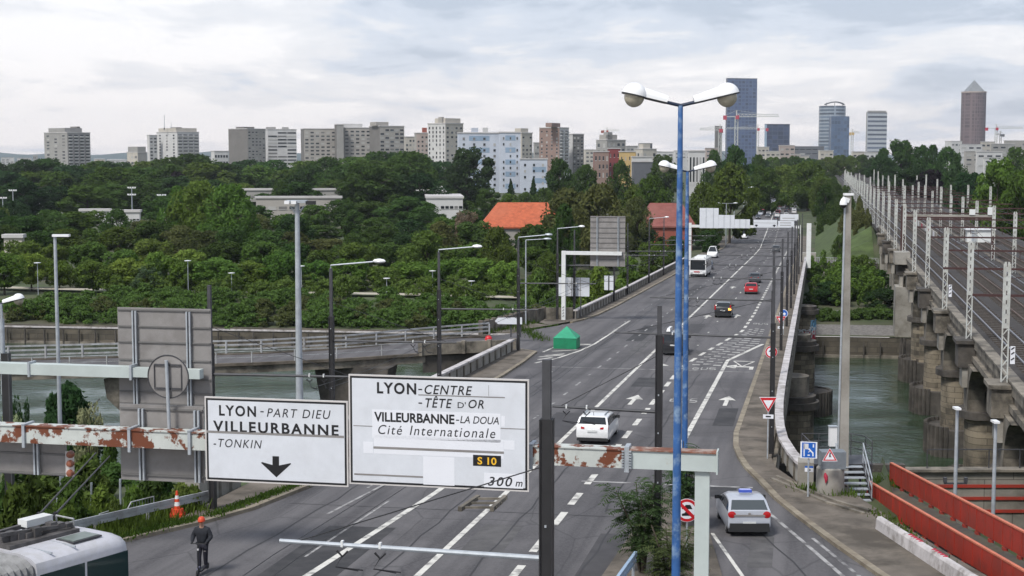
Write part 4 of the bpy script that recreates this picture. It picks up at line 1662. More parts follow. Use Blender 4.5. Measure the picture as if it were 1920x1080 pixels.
for dx, dy in ((-1.4, -1), (-1.4, 0), (-1.4, 1), (-0.6, 1), (0.2, 1), (0.9, 1), (1.4, 0.2), (1.4, -1)):
	mb.tube([pc + Vector((dx, dy, 0)), pc + Vector((dx, dy, 1.05))], 0.024, 6)
mb.build('railing', M['darkgrey'], stt, loc=stt.location)
# concrete plinth and mast
pl = thing('concrete_plinth', 'squat round concrete plinth below the warning triangle', 'plinth', P(1556, 930, 64))
mb = MB()
mb.lathe([(0.62, 0), (0.60, 1.25), (0.55, 1.3)], pl.location, 20)
mb.build('plinth_body', M['concrete'], pl, smooth=True, loc=pl.location)
mb = MB()
mb.box(pl.location + Vector((0.05, -0.1, 1.65)), (1.05, 0.75, 0.75))
mb.build('cabinet', mat('grey_cabinet_steel', (0.17, 0.19, 0.21), 0.5, var=0.1), pl, loc=pl.location)
mb = MB()
pp = pl.location + Vector((-0.3, -0.6, 0.8))
mb.tube([pp + Vector((-.05, 0, 0.35)), pp + Vector((-0.02, 0.02, 0.2)), pp + Vector((0.0, 0, 0.05)), pp + Vector((-.02, 0.0, -0.1))], [.03, .09, .07, .02], 6)
mb.build('graffiti', M['grafr'], pl, loc=pl.location)
wc = thing('cabinet', 'small white cabinet standing just behind the concrete camera mast', 'cabinet', P(1561, 836, 68))
mb = MB()
mb.box((0, 0, .45), (.34, .3, .9))
mb.build('cabinet_body', M['lampwhite'], wc)
mb = MB()
mb.box((0, 0, .92), (.4, .36, .05))
mb.build('lid', M['galv'], wc)
cm = thing('camera_mast', 'tall grey concrete mast with a white dome camera at its top', 'mast', P(1580, 905, 66.5))
zt = P(1580, 366, 66.5).z
mb = MB()
L_ = zt - cm.location.z
mb.hexa([(-.22, -.2, -1), (.22, -.2, -1), (.22, .2, -1), (-.22, .2, -1), (-.11, -.1, L_), (.11, -.1, L_), (.11, .1, L_), (-.11, .1, L_)])
mb.build('mast_post', M['concrete'], cm)
mb = MB()
mb.tube([(-0.26, -0.05, 0), (-0.15, -0.05, L_ - 0.3)], 0.05, 6)
mb.build('cable_duct', M['galv'], cm)
mb = MB()
mb.box((0, 0, L_ + 0.04), (0.42, 0.3, 0.1))
mb.bar((0, -0.1, L_ - 0.25), (-0.28, -0.15, L_ - 0.15), 0.14, 0.2)
mb.build('bracket', M['lampwhite'], cm)
mb = MB()
c0 = Vector((-0.26, -0.2, L_ - 0.42))
mb.lathe([(0.04, 0.3), (0.1, 0.27), (0.16, 0.12), (0.17, 0.0)][::-1], c0, 14)
hd = mb.build('camera_housing', M['lampwhite'], cm, smooth=True)
mb = MB()
mb.lathe([(0.03, -0.16), (0.09, -0.13), (0.135, -0.06), (0.14, 0.0)], c0, 14)
mb.build('dome', M['ink'], hd, smooth=True)

# ------------------------------------------------------------------ lettering and signs
_txt = {}


def text_mesh(s, italic=False, bold=0.0, space=1.0):
	key = (s, italic, bold, space)
	if key in _txt:
		return _txt[key]
	c = bpy.data.curves.new('lettering', 'FONT')
	c.body = s
	c.size = 1.0
	c.shear = 0.22 if italic else 0.0
	c.offset = bold
	c.space_character = space
	c.extrude = 0.004
	c.resolution_u = 4
	o = bpy.data.objects.new('lettering', c)
	COL.objects.link(o)
	dg = bpy.context.evaluated_depsgraph_get()
	me = bpy.data.meshes.new_from_object(o.evaluated_get(dg))
	bpy.data.objects.remove(o)
	co = np.zeros(len(me.vertices) * 3)
	me.vertices.foreach_get('co', co)
	co = co.reshape(-1, 3)
	_txt[key] = (co, [tuple(p.vertices) for p in me.polygons])
	return _txt[key]


class Sign:
	"""A flat panel squared to the road, at distance u; all marks given in photograph pixels land on its face."""
	def __init__(self, t, u, tl, br, face=-1, zx=None):
		self.t, self.u, self.zx = t, u, zx
		self.f = -DU if face < 0 else DU
		a, b = self.pt(*tl), self.pt(*br)
		self.o = Vector((a.x, a.y, b.z))
		self.w = (b - a).dot(DV)
		self.h = a.z - b.z

	def full(self, x, y):
		if self.zx:
			return self.zx[0] + x / self.zx[2], self.zx[1] + y / self.zx[2]
		return x, y

	def pt(self, x, y):
		return PU(*self.full(x, y), self.u)

	def loc(self, x, y):
		d = self.pt(x, y) - self.o
		return d.dot(DV), d.z

	def at(self, x, z, k=0.0):
		return self.o + DV * x + Vector((0, 0, z)) + self.f * k

	def rect(self, x0, z0, x1, z1, k, m, name, parent=None, th=0.0025):
		mb2 = MB()
		q4 = [self.at(x0, z0, k), self.at(x1, z0, k), self.at(x1, z1, k), self.at(x0, z1, k)]
		mb2.prism(q4, self.f * th)
		return mb2.build(name, m, parent or self.t, loc=(parent or self.t).location if parent is None else self.t.location, fixn=True)

	def panel(self, m, back=0.06, name='panel'):
		mb2 = MB()
		q4 = [self.at(0, 0, -back), self.at(self.w, 0, -back), self.at(self.w, self.h, -back), self.at(0, self.h, -back)]
		mb2.prism(q4, self.f * back)
		return mb2.build(name, m, self.t, loc=self.t.location, fixn=True)

	def prect(self, x0, y0, x1, y1, k, m, name, **kw):
		s_ = (0.026 if self.zx else 0.0) * (x1 - x0) / 2      # the panel runs slightly downhill in the picture
		a, b = self.loc(x0, y1 - s_), self.loc(x1, y0 + s_)
		return self.rect(a[0], a[1], b[0], b[1], k, m, name, **kw)

	def ppoly(self, pts, k, m, name, th=0.003):
		mb2 = MB()
		mb2.prism([self.at(*self.loc(x, y), k) for x, y in pts], self.f * th)
		return mb2.build(name, m, self.t, loc=self.t.location, fixn=True)

	def text(self, s, bl, tr, k, m, italic=False, bold=0.0, space=1.0):
		co, fs = text_mesh(s, italic, bold, space)
		a, b = self.loc(*bl), self.loc(*tr)
		lo, hi = co.min(0), co.max(0)
		mb2 = MB()
		mb2.v = [tuple(self.at(a[0] + (x - lo[0]) / (hi[0] - lo[0]) * (b[0] - a[0]), a[1] + (y - lo[1]) / (hi[1] - lo[1]) * (b[1] - a[1]), k + z * 0.5)) for x, y, z in co]
		mb2.f = list(fs)
		mb2.m = [0] * len(fs)
		return mb2.build('lettering', m, self.t, loc=self.t.location)


def framed(sg_, edge=0.04, line=0.055):
	sg_.panel(M['signedge'])
	sg_.rect(edge, edge, sg_.w - edge, sg_.h - edge, 0, M['ink'], 'border')
	e = edge + line
	sg_.rect(e, e, sg_.w - e, sg_.h - e, 0.003, M['signwhite'], 'face')


UG = 38.0
g1 = thing('sign_gantry', 'rusty pale overhead sign gantry spanning the near carriageways on a pale green post', 'gantry', PU(1318, 1330, UG))
zb = PU(1260, 862, UG).z
bh = 0.47
v0 = uv(PU(-220, 830, UG))[1]
vs_, ve = uv(PU(1177, 862, UG))[1], uv(PU(1344, 862, UG))[1]
mb = MB()
mb.rbox(UG - 0.2, UG + 0.2, v0, vs_ - 0.06, zb - bh / 2, zb + bh / 2)
mb.build('beam', M['rusty'], g1, loc=g1.location)
mb = MB()
mb.rbox(UG - 0.235, UG + 0.235, v0, vs_ - 0.06, zb + bh / 2, zb + bh / 2 + 0.03)
mb.build('beam_top_plate', M['rusty'], g1, loc=g1.location)
mb = MB()
mb.rbox(UG - 0.2, UG + 0.2, vs_ + 0.06, ve, zb - bh / 2, zb + bh / 2)
mb.rbox(UG - 0.24, UG + 0.24, ve, ve + 0.04, zb - bh / 2 - 0.06, zb + bh / 2 + 0.06)
mb.build('beam_end', M['palegreen'], g1, loc=g1.location)
mb = MB()
mb.rbox(UG - 0.24, UG + 0.24, vs_ + 0.06, ve, zb + bh / 2, zb + bh / 2 + 0.03)
mb.build('beam_top_plate', mat('rust_plate', (0.19, 0.075, 0.045), 0.85, var=0.3, scale=3, dirt=(0.45, 0.42, 0.38), dscale=2, damt=0.7), g1, loc=g1.location)
mb = MB()
mb.rbox(UG - 0.26, UG + 0.26, vs_ - 0.06, vs_ + 0.06, zb - bh / 2 - 0.09, zb + bh / 2 + 0.1)
for k in range(7):
	for s in (-0.095, 0.095):
		mb.rbox(UG - 0.30, UG - 0.2, vs_ + s - 0.03, vs_ + s + 0.03, zb - bh / 2 + 0.02 + k * 0.07, zb - bh / 2 + 0.055 + k * 0.07)
mb.build('bolted_flange', M['galv'], g1, loc=g1.location)
vp0, vp1 = uv(PU(1302, 900, UG))[1], uv(PU(1333, 900, UG))[1]
mb = MB()
mb.rbox(UG - 0.1, UG + 0.1, vp0 + .02, vp1 - .03, -1.6, zb - bh / 2)
mb.build('post', M['palegreen'], g1, loc=g1.location)
for px in (53, 250, 362, 672, 999):
	v = uv(PU(px, 840, UG))[1]
	mb = MB()
	mb.rbox(UG - 0.27, UG - 0.2, v - 0.04, v + 0.04, zb - bh / 2 - 0.12, zb + bh / 2 + 0.06)
	mb.rbox(UG - 0.27, UG + 0.3, v - 0.05, v + 0.05, zb + bh / 2 + 0.03, zb + bh / 2 + 0.08)
	mb.build('clamp', M['galv'], g1, loc=g1.location)

US = 37.55
s1 = thing('direction_sign', 'white overhead sign reading LYON PART DIEU VILLEURBANNE TONKIN with a down arrow', 'road sign', PU(520, 913, US), group=None)
S = Sign(s1, US, (60, 240), (1275, 1005), zx=(370, 690, 4.5))
framed(S)
I = M['ink']
S.text('LYON', (185, 402), (495, 322), 0.0065, I, bold=0.028, space=1.25)
S.text('-', (533, 373), (560, 364), 0.0065, I, bold=0.01)
S.text('PART DIEU', (588, 412), (1125, 358), 0.0065, I, italic=True, space=1.2)
S.text('VILLEURBANNE', (135, 534), (1192, 482), 0.0065, I, bold=0.028, space=1.25)
S.text('-TONKIN', (138, 664), (545, 610), 0.0065, I, italic=True, space=1.2)
S.prect(78, 556, 1238, 561, 0.006, M['signback'], 'seam')
S.ppoly([(635, 743), (690, 745), (690, 822), (786, 802), (793, 808), (668, 922), (538, 799), (548, 793), (635, 818)], 0.0065, I, 'arrow')
s2 = thing('direction_sign', 'large white overhead sign reading LYON CENTRE TETE D OR with S 10 plate', 'road sign', PU(822, 920, US))
S = Sign(s2, US, (60, 52), (1582, 1046), zx=(640, 690, 4.5))
framed(S)
W_ = M['signpatch']
for (x0, y0, x1, y1) in ((262, 372, 1343, 602), (276, 592, 1370, 735), (692, 752, 955, 985), (1205, 893, 1535, 1008), (187, 622, 268, 718), (1372, 612, 1462, 688), (1350, 404, 1380, 494), (1240, 145, 1380, 236)):
	S.prect(x0, y0, x1, y1, 0.0056, W_ if x0 != 1240 else M['signwhite'], 'patch')
for (x0, y0, x1, y1) in ((102, 486, 262, 490), (1345, 510, 1550, 514), (272, 690, 1372, 694), (110, 905, 690, 908), (1242, 145, 1245, 236), (650, 236, 1380, 239)):
	S.prect(x0, y0, x1, y1, 0.0083, M['signback'], 'seam')
S.text('LYON', (302, 214), (632, 128), 0.009, I, bold=0.028, space=1.2)
S.text('-', (650, 185), (682, 176), 0.009, I, bold=0.01)
S.text('CENTRE', (703, 218), (1105, 153), 0.009, I, italic=True, bold=0.008, space=1.15)
S.text('-', (652, 300), (682, 291), 0.009, I, bold=0.01)
S.text('TÊTE', (710, 331), (935, 240), 0.009, I, italic=True, bold=0.008, space=1.15)
S.text("D'", (982, 336), (1050, 288), 0.009, I)
S.text('OR', (1073, 338), (1203, 270), 0.009, I, italic=True, bold=0.008, space=1.15)
S.text('VILLEURBANNE', (278, 450), (955, 393), 0.009, I, bold=0.03)
S.text('-', (968, 444), (995, 436), 0.009, I, bold=0.01)
S.text('LA DOUA', (1003, 465), (1330, 414), 0.009, I, italic=True, bold=0.005)
S.text('Cité', (312, 556), (512, 485), 0.009, I, italic=True, space=1.2)
S.text('Internationale', (578, 565), (1300, 512), 0.009, I, italic=True, space=1.2)
S.prect(1112, 738, 1348, 826, 0.009, I, 'number_plate')
S.text('S 10', (1150, 812), (1310, 756), 0.0125, M['yellow'], bold=0.02)
S.text('300', (1238, 992), (1443, 924), 0.009, I, italic=True, bold=0.01, space=1.2)
S.text('m', (1470, 998), (1530, 960), 0.009, I, italic=True, bold=0.01)


def signback(name, label, u, tl, br, ribs, mull, cat='road sign', group=None, thick=0.05):
	t = thing('road_sign', label, cat, PU((tl[0] + br[0]) / 2, br[1], u), group=group)
	s = Sign(t, u, tl, br)
	s.panel(M['signback'], thick)
	mb2 = MB()
	for f in ribs:
		z = s.h * (1 - f)
		mb2.prism([s.at(0.02, z - 0.025, 0), s.at(s.w - 0.02, z - 0.025, 0), s.at(s.w - 0.02, z + 0.025, 0), s.at(0.02, z + 0.025, 0)], s.f * 0.05)
	mb2.build('rib', mat('sign_rib', (0.15, 0.145, 0.14), 0.6), t, loc=t.location, fixn=True)
	for f in mull:
		x = s.w * f
		mb2 = MB()
		for dx in (-0.07, 0.04):
			mb2.prism([s.at(x + dx, 0.03, 0.055), s.at(x + dx + 0.05, 0.03, 0.055), s.at(x + dx + 0.05, s.h - 0.1, 0.055), s.at(x + dx, s.h - 0.1, 0.055)], s.f * 0.08)
		mb2.build('upright', M['galv'], t, loc=t.location, fixn=True)
	return t, s


signback('sign_panel', 'grey back of the sign panel hanging behind the rusty beam left of the white signs', UG + 0.42, (224, 757), (384, 906), (0.05, 0.30, 0.56, 0.92), (0.27, 0.93))
t, s = signback('sign_panel', 'grey back of a sign panel at the left edge with three brown signal lamps', UG + 0.42, (-140, 802), (125, 893), (0.06, 0.5, 0.95), (0.05, 0.8))
for k, y in enumerate((852, 869, 887)):
	mb = MB()
	c = PU(132, y, UG + 0.3)
	mb.lathe([(0.02, 0.12), (0.08, 0.10), (0.105, 0.03), (0.11, -0.05)][::-1], c, 14, ax=tuple(DV), ay=(0, 0, 1), az=tuple(-DU))
	mb.build('signal_lamp', mat('signal_lamp_brown', (0.26, 0.09, 0.05), 0.4, var=0.2), t, loc=t.location, smooth=True)
mb = MB()
a, b = PU(124, 846, UG + 0.36), PU(140, 893, UG + 0.36)
mb.rbox(UG + 0.30, UG + 0.36, uv(a)[1], uv(b)[1], b.z, a.z)
mb.build('lamp_board', M['signedge'], t, loc=t.location)
# round sign on a thin post above the beam
rs = thing('round_sign', 'round grey sign back on a thin post standing on the rusty beam', 'road sign', PU(317, 822, UG + 0.32))
c = PU(316, 706, UG + 0.25)
rad = 0.60
mb = MB()
mb.lathe([(rad - 0.03, -0.03), (rad, -0.02), (rad, 0.02), (rad - 0.03, 0.03)], c, 40, ax=tuple(DV), ay=(0, 0, 1), az=tuple(DU))
mb.build('disc', M['signback'], rs, loc=rs.location, smooth=True)
mb = MB()
mb.tube([c - DU * .03 + DV * (rad * math.cos(a)) + Vector((0, 0, rad * math.sin(a))) for a in [math.pi * j / 20 for j in range(41)]], .018, 5)
mb.build('rim', M['darkgrey'], rs, loc=rs.location)
mb = MB()
for dz in (-0.33, 0.33):
	mb.bar(c + Vector((0, 0, dz)) - DV * 0.4 - DU * 0.05, c + Vector((0, 0, dz)) + DV * 0.4 - DU * 0.05, 0.04, 0.05)
for dv in (-0.4, 0.4):
	mb.bar(c + Vector((0, 0, -0.33)) + DV * dv - DU * 0.05, c + Vector((0, 0, 0.33)) + DV * dv - DU * 0.05, 0.02, 0.03)
mb.build('rail', M['darkgrey'], rs, loc=rs.location)
mb = MB()
mb.tube([c + Vector((0, 0, 0.47)) - DU * 0.12, PU(318, 822, UG + 0.13)], 0.05, 10)
mb.build('post', M['galv'], rs, loc=rs.location, smooth=True)

# second gantry: cantilever arm from the left with the tall sign back
U2 = 47.6
g2 = thing('sign_gantry', 'pale green cantilever sign gantry reaching in from the left edge', 'gantry', PU(-2, 1000, U2))
z2 = PU(180, 695, U2).z
mb = MB()
mb.rbox(U2 - 0.2, U2 + 0.2, uv(PU(-2, 700, U2))[1] - 0.2, uv(PU(250, 700, U2))[1], z2 - 0.19, z2 + 0.19)
mb.rbox(U2 - 0.17, U2 + 0.17, uv(PU(250, 700, U2))[1], uv(PU(378, 700, U2))[1], z2 - 0.16, z2 + 0.16)
mb.build('beam', M['palegreen'], g2, loc=g2.location)
mb = MB()
mb.rbox(U2 - 0.24, U2 + 0.24, uv(PU(248, 700, U2))[1], uv(PU(252, 700, U2))[1], z2 - 0.26, z2 + 0.26)
mb.rbox(U2 - 0.24, U2 + 0.24, uv(PU(58, 700, U2))[1], uv(PU(62, 700, U2))[1], z2 - 0.26, z2 + 0.26)
mb.build('bolted_flange', M['galv'], g2, loc=g2.location)
mb = MB()
vv = uv(PU(-27, 700, U2))[1]
mb.rbox(U2 - 0.18, U2 + 0.18, vv - 0.2, vv + 0.15, -2, z2 - 0.19)
mb.build('post', M['palegreen'], g2, loc=g2.location)
signback('sign_panel', 'tall grey back of a ribbed sign panel on the pale cantilever arm', U2 + 0.36, (220, 576), (398, 764), (0.02, 0.19, 0.35, 0.53, 0.72, 0.86, 0.98), (0.19, 0.77))

# portal with a ribbed panel, blank board, and the far gantry
UP = 150.0
g3 = thing('sign_gantry', 'white cantilever sign gantry on the park side footway with scrawled foot', 'gantry', PU(1057, 602, UP))
zt = PU(1057, 474, UP).z
vc = uv(PU(1057, 500, UP))[1]
mb = MB()
mb.rbox(UP - 0.2, UP + 0.2, vc - 0.2, vc + 0.2, rz(UP) - 0.1, zt + 0.2)
mb.build('post', M['whitepaint'], g3, loc=g3.location)
mb = MB()
mb.rbox(UP - 0.18, UP + 0.18, vc + 0.2, uv(PU(1166, 474, UP))[1], zt - 0.18, zt + 0.18)
mb.build('arm', M['whitepaint'], g3, loc=g3.location)
mb = MB()
p = R(UP - 0.22, vc, 0)
for k in range(4):
	q0 = p + Vector((0, 0, 0.45 + 0.3 * k))
	mb.tube([q0 - DV * 0.1, q0 + DV * 0.08 + Vector((0, 0, 0.16)), q0 + DV * 0.06 + Vector((0, 0, 0.02))], 0.02, 4)
mb.build('graffiti', I, g3, loc=g3.location)
signback('sign_panel', 'tall ribbed grey sign back on the white cantilever gantry', UP + 0.3, (1107, 405), (1172, 500), (0.02, 0.11, 0.23, 0.33, 0.43, 0.53, 0.63, 0.72, 0.86), (0.2, 0.8))
bb = thing('notice_board', 'wide pale blank board with two seams behind the park side parapet', 'board', PU(1078, 590, 152))
S = Sign(bb, 152.0, (1047, 520), (1105, 556))
S.panel(M['signwhite'])
S.rect(S.w * 0.42, 0, S.w * 0.44, S.h, 0, M['signback'], 'seam')
S.rect(S.w * 0.70, 0, S.w * 0.72, S.h, 0, M['signback'], 'seam')
mb = MB()
for f in (0.2, 0.72):
	mb.bar(S.at(S.w * f, -2.2, -0.12), S.at(S.w * f, S.h, -0.12), 0.12)
mb.build('post', M['darkgrey'], bb, loc=bb.location)
sb2 = thing('small_sign', 'small pale box sign on a black pole above the park side parapet', 'sign', PU(1141, 545, 176))
S = Sign(sb2, 176.0, (1133, 517), (1150, 544))
S.panel(M['signwhite'], 0.12)
S.rect(S.w * 0.42, 0, S.w * 0.58, S.h, 0, M['darkgrey'], 'strap')
S.rect(0, S.h * 0.6, S.w, S.h * 0.64, 0, M['darkgrey'], 'seam')
ds = thing('direction_arrow_sign', 'white pointed sign aiming left at the corner of the slip road', 'road sign', PU(955, 640, 128))
S = Sign(ds, 128.0, (928, 595), (980, 609))
mb = MB()
mb.prism([S.at(*S.loc(x, y), 0) for x, y in ((928, 602), (934, 595.5), (979, 595), (979, 608), (934, 607.5))], S.f * 0.06)
mb.build('panel', M['signwhite'], ds, loc=ds.location, fixn=True)
mb = MB()
for px in (958, 976):
	mb.bar(PU(px, 632, 128.2), PU(px, 597, 128.2), 0.12)
mb.build('post', M['darkgrey'], ds, loc=ds.location)

UF = 272.0
g4 = thing('sign_gantry', 'white overhead gantry across the far end of the bridge with stepped white panels', 'gantry', PU(1294, 500, UF))
zf = PU(1400, 424, UF).z
va, vb, vm = [uv(PU(x, 424, UF))[1] for x in (1294, 1517, 1500)]
mb = MB()
mb.rbox(UF - 0.25, UF + 0.25, va, vm, zf - 0.3, zf + 0.15)
mb.build('beam', M['whitepaint'], g4, loc=g4.location)
for v, w, tp in ((va, .25, .5), (vm, .14, .3), (vb, .4, .6)):
	mb = MB()
	mb.rbox(UF - 0.28, UF + 0.28, v - w, v + w, rz(UF) - 0.1, zf + tp)
	mb.build('post', M['whitepaint'], g4, loc=g4.location)
for k, (lab, box, arrows, lines) in enumerate((
		('stepped white sign panel on the left half of the far gantry, tallest step', (1312, 390, 1347, 428), 0, 0),
		('stepped white sign panel on the left half of the far gantry, middle step', (1347.5, 403, 1377, 428), 0, 0),
		('stepped white sign panel on the left half of the far gantry, lowest step', (1377.5, 411, 1406, 428), 0, 0),
		('wide white panel with two down arrows on the far gantry', (1413, 412, 1457, 427), 2, 0),
		('low white panel with grey lettering lines on the right of the far gantry', (1459, 414, 1489, 427), 0, 2),
		('white panel raised above the right of the far gantry', (1463, 401.5, 1497, 413.5), 0, 1))):
	t = thing('road_sign', lab, 'road sign', PU((box[0] + box[2]) / 2, box[3], UF - 0.4))
	S = Sign(t, UF - 0.4, box[:2], box[2:])
	S.panel(M['signwhite'], 0.1)
	if k < 3:
		for f in (0.33, 0.72):
			S.rect(S.w * f, 0, S.w * f + 0.07, S.h, 0, M['galv'], 'upright', th=0.05)
	for j in range(arrows):
		x = S.w * (0.12 + 0.76 * j)
		mb = MB()
		mb.prism([S.at(x - 0.3, 0.45, 0), S.at(x, 0.1, 0), S.at(x + 0.3, 0.45, 0), S.at(x, 0.55, 0)], S.f * 0.02)
		mb.build('arrow', I, t, loc=t.location, fixn=True)
		S.rect(0.02, S.h * 0.58, S.w - 0.02, S.h * 0.62, 0, M['signback'], 'seam')if j == 0 else None
	for j in range(lines):
		S.rect(S.w * 0.12, S.h * (0.3 + 0.35 * j), S.w * 0.8, S.h * (0.3 + 0.35 * j) + 0.12, 0, M['signback'], 'lettering')

# ------------------------------------------------------------------ small road signs
def post(t, px, u, v, z0, z1, m='galv', r=0.035):
	mb2 = MB()
	mb2.tube([UVZ(u, v, z0), UVZ(u, v, z1)], r, 8)
	mb2.build('post', M[m], t, loc=t.location, smooth=True)


def disc(t, S, c, r, k, m, name, n=28):
	return S.ppoly([(c[0] + r * math.cos(2 * math.pi * i / n), c[1] - r * math.sin(2 * math.pi * i / n)) for i in range(n)], k, m, name)


def tri(c, r, down=True):
	s = 1 if down else -1
	return [(c[0] - r, c[1] - s * r * 0.86), (c[0] + r, c[1] - s * r * 0.86), (c[0], c[1] + s * r * 0.87)]


for (lab, c, r, u, pl_) in (('red and white give way triangle by the near black pole, plate below it', (1440.5, 759), 16, 73.3, True), ('smaller looking give way triangle farther along the footway below a blue round sign', (1464, 601), 9.5, 136, True)):
	t = thing('give_way_sign', lab, 'road sign', PU(c[0], c[1] + 40 * 16 / 16, u))
	S = Sign(t, u, (c[0] - r, c[1] - r), (c[0] + r, c[1] + r))
	S.ppoly(tri(c, r * 1.06), -0.01, M['signpatch'], 'panel', 0.008)
	S.ppoly(tri(c, r * 0.97), 0, M['signred'], 'red_border')
	S.ppoly(tri((c[0], c[1] - r * 0.03), r * 0.58), 0.004, M['signpatch'], 'face')
	S.prect(c[0] - r * 0.62, c[1] + r * 1.15, c[0] + r * 0.62, c[1] + r * 1.6, 0, M['signpatch'], 'plate')
	S.prect(c[0] - r * 0.3, c[1] + r * 1.3, c[0] + r * 0.3, c[1] + r * 1.45, 0.004, I, 'lettering')
	v = uv(PU(c[0], c[1], u))[1]
	post(t, c[0], u + 0.06, v, rz(u), PU(c[0], c[1] - r * 0.6, u).z)
t = thing('blue_round_sign', 'blue round sign with white arrow above the farther give way triangle', 'road sign', PU(1469, 606, 139))
S = Sign(t, 139.0, (1462, 581), (1477, 596))
disc(t, S, (1469.5, 588), 8, -0.01, M['signpatch'], 'panel')
disc(t, S, (1469.5, 588), 7, 0, M['signblue'], 'face')
S.ppoly([(1466, 587), (1470, 587), (1470, 585), (1474, 588.5), (1470, 592), (1470, 590), (1466, 590)], 0.004, M['signpatch'], 'arrow')
post(t, 0, 139.1, uv(PU(1469.5, 588, 139))[1], rz(139), PU(1469, 584, 139).z)


def ringsign(lab, c, r, u, kind, base):
	t = thing('prohibition_sign', lab, 'road sign', PU(c[0], base, u))
	S = Sign(t, u, (c[0] - r, c[1] - r), (c[0] + r, c[1] + r))
	disc(t, S, c, r * 1.05, -0.01, M['signpatch'], 'panel')
	disc(t, S, c, r, 0, M['signred'], 'red_ring')
	disc(t, S, c, r * 0.76, 0.004, M['signpatch'], 'face')
	if kind == 'truck':
		for sgn, m in ((-1, 'ink'), (1, 'ink')):
			y = c[1] + sgn * r * 0.3
			S.ppoly([(c[0] - r * 0.45, y + r * 0.18), (c[0] - r * 0.45, y), (c[0] - r * 0.2, y - r * 0.08), (c[0] - r * 0.1, y - r * 0.2), (c[0] + r * 0.3, y - r * 0.2), (c[0] + r * 0.5, y + r * 0.18)], 0.008, M[m], 'symbol')
		d = r * 0.62
		S.ppoly([(c[0] - d - r * 0.1, c[1] - d + r * 0.1), (c[0] - d + r * 0.1, c[1] - d - r * 0.1), (c[0] + d + r * 0.1, c[1] + d - r * 0.1), (c[0] + d - r * 0.1, c[1] + d + r * 0.1)], 0.012, M['signred'], 'slash')
	else:
		S.ppoly([(c[0] - r * 0.1, c[1] + r * 0.5), (c[0] - r * 0.1, c[1]), (c[0] - r * 0.45, c[1] - r * 0.1), (c[0], c[1] - r * 0.5), (c[0] + r * 0.12, c[1] + r * 0.5)], 0.008, I, 'symbol')
	v = uv(PU(c[0], c[1], u))[1]
	post(t, 0, u + 0.08, v, rz(u) - 0.2, PU(c[0], c[1] - r * 0.7, u).z)


ringsign('red ringed no overtaking sign low on the second blue lamp post', (1288, 957), 21, 53.2, 'truck', 1000)
ringsign('red ringed no turning sign behind the third black pole', (1446, 660), 11, 105.5, 'turn', 700)
t = thing('blue_square_sign', 'square blue and white lane sign beside the concrete plinth', 'road sign', P(1517, 900, 63))
ub = uv(P(1517, 845, 63))[0]
S = Sign(t, ub, (1501, 828), (1532, 860))
S.panel(M['signpatch'], 0.04)
S.prect(1503.5, 830.5, 1529.5, 857.5, 0, M['signblue'], 'face')
S.prect(1506.5, 833, 1509, 855.5, 0.004, M['signpatch'], 'symbol')
S.prect(1506.5, 832, 1516, 842, 0.004, M['grafw'], 'symbol')
S.ppoly([(1515, 842), (1517, 840), (1525.5, 849), (1525.5, 855.5), (1523, 855.5), (1523, 850)], 0.004, M['signpatch'], 'symbol')
S.ppoly([(1519, 845), (1517, 848), (1515.5, 849), (1516, 846.5)], 0.004, M['signpatch'], 'symbol')
S.prect(1514, 852.5, 1518.5, 854.5, 0.004, M['signpatch'], 'symbol')
S.prect(1524, 833, 1526.5, 839, 0.004, M['signpatch'], 'symbol')
post(t, 0, ub + 0.08, uv(S.at(S.w / 2, 0))[1], -2.0, PU(1517, 832, ub).z, r=0.04)
t = thing('small_plate', 'small white plate with blue top fixed to the parapet end below the blue sign', 'sign', P(1517, 887, 64))
up_ = uv(P(1517, 881, 64))[0]
S = Sign(t, up_, (1509, 874), (1525, 885))
S.panel(M['signpatch'], 0.03)
S.prect(1509, 874, 1525, 877, 0, M['signblue'], 'top_band')
S.prect(1514, 880, 1520, 882.5, 0, I, 'lettering')
t = thing('warning_triangle', 'red bordered warning triangle with a black figure on the plinth cabinet', 'road sign', P(1556, 870, 62.8))
uw = uv(P(1556, 852, 62.8))[0]
c = (1556, 852.5)
S = Sign(t, uw, (1542, 839), (1571, 865))
S.ppoly(tri(c, 14.5, False), -0.01, M['signpatch'], 'panel', 0.008)
S.ppoly(tri(c, 13, False), 0, M['signred'], 'red_border')
S.ppoly(tri((c[0], c[1] + 1.2), 9.3, False), 0.004, M['signpatch'], 'face')
S.ppoly([(1556, 847), (1558, 850), (1557, 853), (1559, 858), (1556, 856), (1554, 858), (1555, 852)], 0.008, I, 'symbol')
mb = MB()
mb.bar(PU(1556, 866, uw + 0.1), PU(1556, 842, uw + 0.1), 0.06)
mb.build('post', M['galv'], t, loc=t.location)

